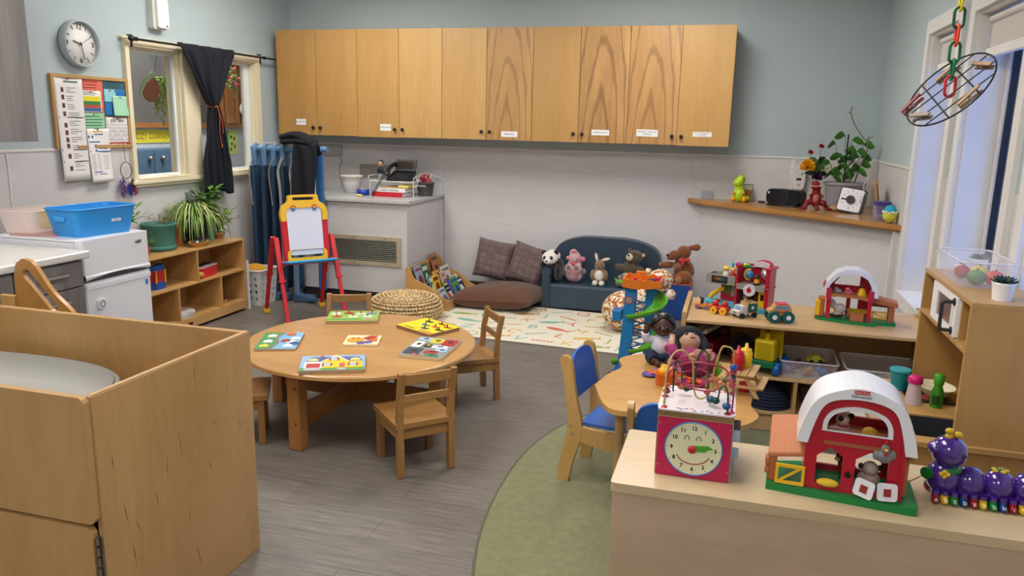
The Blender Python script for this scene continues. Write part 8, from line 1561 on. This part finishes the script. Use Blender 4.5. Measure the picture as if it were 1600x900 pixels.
P(MB().cyl((-.004, -.016, .085), (-.004, -.002, .085), .026, n=28), 'knob', black, ti, .002); mb = MB(); [mb.cyl((-.004+.052*math.cos(q), -.0026, .085+.052*math.sin(q)), (-.004+.052*math.cos(q), -.002, .085+.052*math.sin(q)), .004, n=8) for q in [2*PI*j/12 for j in range(12)]]; P(mb, 'marks', M('#9a98a0', .5), ti)
mb = MB(); mb.box(-.062, -.03, -.0028, -.002, .078, .088); P(mb, 'label_bar', black, ti); mb = MB(); ti.scale = (1.1, 1, 1.1); mb.text('0', .014, facing((-.004, -.0022, .145), '-y'), .0003); mb.text('30', .012, facing((-.004, -.0022, .026), '-y'), .0003); P(mb, 'numerals', M('#4a4a50', .5), ti)
O(MB().lathe([(.03, 0), (.055, .006), (.06, .02), (.055, .034), (.03, .04), (.001, .04)], 32, sx=1.5), 'rope_coil', 'coil of straw rope behind the timer', 'rope', M('#a98a5c', .9, bmp=1, bs=140), (.73, 6.03, SZ))
jr = T('plastic_jar', 'clear square jar with purple lid and blue and grey toys inside', 'jar', (.925, 5.54, SZ)); P(MB().prism(rrect(.1, .1, .02, 4), 'z', .0, .003).grid(lambda u, v: (rrect(.1, .1, .02, 4)[int(round(u*20)) % 20][0], rrect(.1, .1, .02, 4)[int(round(u*20)) % 20][1], .001+.1*v), 20, 1, closed_u=True), 'jar', M('#9a94b4', .15, alpha=.45), jr); P(MB().prism(rrect(.108, .108, .022, 4), 'z', .1, .12), 'lid', M('#4a3a8a', .3, alpha=.85), jr, .003)
O(MB().ell((0, 0, .0), (.02, .02, .025), 12).ell((.01, -.0, .03), (.018, .016, .014), 10).ell((-.015, 0, .02), (.012, .012, .014), 8), 'toy_figure', 'blue toy figure inside the purple-lidded jar', 'toy', M('#1f3fa8', .5), (.92, 5.54, SZ+.058), remesh=.003); O(MB().ell((0, 0, .02), (.03, .022, .018), 14), 'pebble', 'grey pebble at the bottom of the purple-lidded jar', 'pebble', M('#9a9490', .6, var=.3, vs=30), (.925, 5.53, SZ+.003))
eg = T('plush_egg', 'small plush egg, yellow below and turquoise above, beside the jar', 'soft toy', (.952, 5.385, SZ)); P(MB().lathe([(.001, 0), (.02, .004), (.038, .025), (.043, .05), (.04, .068)], 28), 'shell', M('#cfcf4a', .85, bmp=.3, bs=100), eg); P(MB().lathe([(.039, .066), (.036, .085), (.024, .105), (.001, .112)], 28), 'top', M('#1f9ab0', .85, bmp=.3, bs=100), eg)
mb = MB(); [mb.ell((.04*math.cos(q), .04*math.sin(q), .066+.004*(j % 2)), (.009, .009, .007), 8) for j, q in enumerate([2*PI*j/14 for j in range(14)])]; P(mb, 'frill', M('#e0ddd2', .8), eg)
pf_ = T('framed_photograph', 'wooden frame with a dark photograph leaning against the right wall', 'picture frame', (.955, 5.72, SZ), rot=(0, math.radians(8), 0)); P(MB().plate([(-.1, 0), (.1, 0), (.1, .25), (-.1, .25)], [[(-.07, .03), (.07, .03), (.07, .22), (-.07, .22)]], 'x', 0, .014), 'frame', wood('photo_frame', '#c58f45', '#a87332', (1, 1, .2), 10), pf_, .002); P(MB().box(.004, .008, -.071, .071, .029, .221), 'photograph', M('#6a5a44', .3, var=.8, vs=50), pf_)
pf_.rotation_euler = (0, math.radians(10), math.radians(168)); pf_.location = (.955, 5.76, SZ)
O(MB().tube(spline([(0, 0, 0), (.02, 0, .1), (-.01, .02, .18), (.02, .03, .24)], 5), .004, 6).tube(spline([(0, 0, 0), (-.02, 0, .08), (.0, .02, .15)], 5), .004, 6), 'wire_ornament', 'thin silver wire ornament beside the picture frame', 'ornament', M('#a9a9ad', .3, .7), (.86, 5.86, SZ+.004))
# ================= HANGING MOBILE =================
NM = Vector((-.68, -.38, .60)).normalized(); MJ = Vector((.706, -.189, .679)).normalized(); MN = NM.cross(MJ).normalized(); NM = MJ.cross(MN)
Rm = Matrix((( MJ.x, MN.x, NM.x), (MJ.y, MN.y, NM.y), (MJ.z, MN.z, NM.z)))
mo = T('hanging_mobile', 'round black wire grid with clothes pegs hanging tilted near the windows', 'mobile', (.489, 2.2, 1.605), rot=Rm.to_euler())
bw = M('#15171c', .4, .3); R_ = .112
P(MB().tube([(R_*math.cos(q), R_*math.sin(q), 0) for q in [2*PI*j/48 for j in range(48)]], .0022, 8, closed=True), 'rim', bw, mo)
mb = MB()
for y in (-.066, -.022, .022, .066): w_ = math.sqrt(R_*R_-y*y); mb.tube([(-w_, y, 0), (w_, y, 0)], .0016, 6)
for x in (-.04, .04): w_ = math.sqrt(R_*R_-x*x); mb.tube([(x, -w_, .002), (x, w_, .002)], .002, 6)
P(mb, 'grid', bw, mo)
chain = MB(); lk_cols = ['#c9262c', '#0f6a44', '#0f6a44', '#dc4426', '#0d5a3a', '#d6c02a', '#d09a12', '#c9262c', '#dc4426', '#0f6a44', '#d6c02a', '#c9262c', '#0d5a3a', '#dc4426', '#d09a12', '#0f6a44', '#d6c02a', '#c9262c', '#dc4426', '#0f6a44', '#d6c02a', '#0d5a3a', '#dc4426', '#c9262c', '#0f6a44', '#d6c02a', '#dc4426', '#0f6a44', '#c9262c']
ch_ = T('plastic_chain', 'chain of red, green and yellow plastic links holding the wire grid', 'chain', (.489, 2.2, 1.59))
zc_, k = 0.022, 0
top_ = ZC-1.59
while zc_ < top_:
    a = (k % 2)*1.35+.25; pts = []
    for q in [2*PI*j/20 for j in range(20)]:
        lx, lz = .0125*math.cos(q), .0125*math.sin(q)+(.012 if math.sin(q) > 0 else -.012); pts.append((lx*math.cos(a)+.012*math.sin(zc_*5)*0, lx*math.sin(a), zc_+lz))
    P(MB().tube(pts, .0036, 8, closed=True), 'link', M(lk_cols[k % len(lk_cols)], .35), ch_); zc_ += .0405; k += 1
ch_.rotation_euler = (0, 0, 0)
O(MB().tube([(0, 0, -.02), (0, 0, 0)], .004, 8).lathe([(.02, 0), (.02, .004), (.001, .004)], 20, c=(0, 0, -.004)), 'ceiling_hook', 'small hook in the ceiling above the plastic chain', 'hook', steel, (.489, 2.2, ZC-.001))
pg = wood('peg_wood', '#b08a66', '#94704e', (1, .2, 1), 20, .6, 0)
for x, y, a, c_, lab in ((.02, .07, .1, None, 'wooden clothes peg at the top edge of the wire grid, beside the chain'), (.085, -.005, 2.0, None, 'wooden clothes peg at the right of the wire grid'), (.02, -.085, .15, None, 'wooden clothes peg at the lower right edge of the wire grid'), (-.085, .055, .25, '#8a3a34', 'reddish clothes peg at the left edge of the wire grid'), (-.085, -.02, 2.2, '#8c7a6c', 'grey clothes peg at the lower left of the wire grid')):
    wp_ = Vector((.489, 2.2, 1.605))+Rm @ Vector((x, y, .0)); t = T('clothes_peg', lab, 'clothes peg', wp_, rot=(Rm @ Matrix.Rotation(a, 3, 'Z')).to_euler(), group='clothes pegs clipped on the wire grid')
    m_ = pg if c_ is None else M(c_, .6)
    P(MB().prism([(-.03, .003), (.03, .006), (.03, .01), (-.03, .008)], 'y', -.005, .005).prism([(-.03, -.003), (.03, -.006), (.03, -.01), (-.03, -.008)], 'y', -.005, .005), 'arms', m_, t); P(MB().cyl((.0, -.006, 0), (0, .006, 0), .004, n=10), 'spring', steel, t)
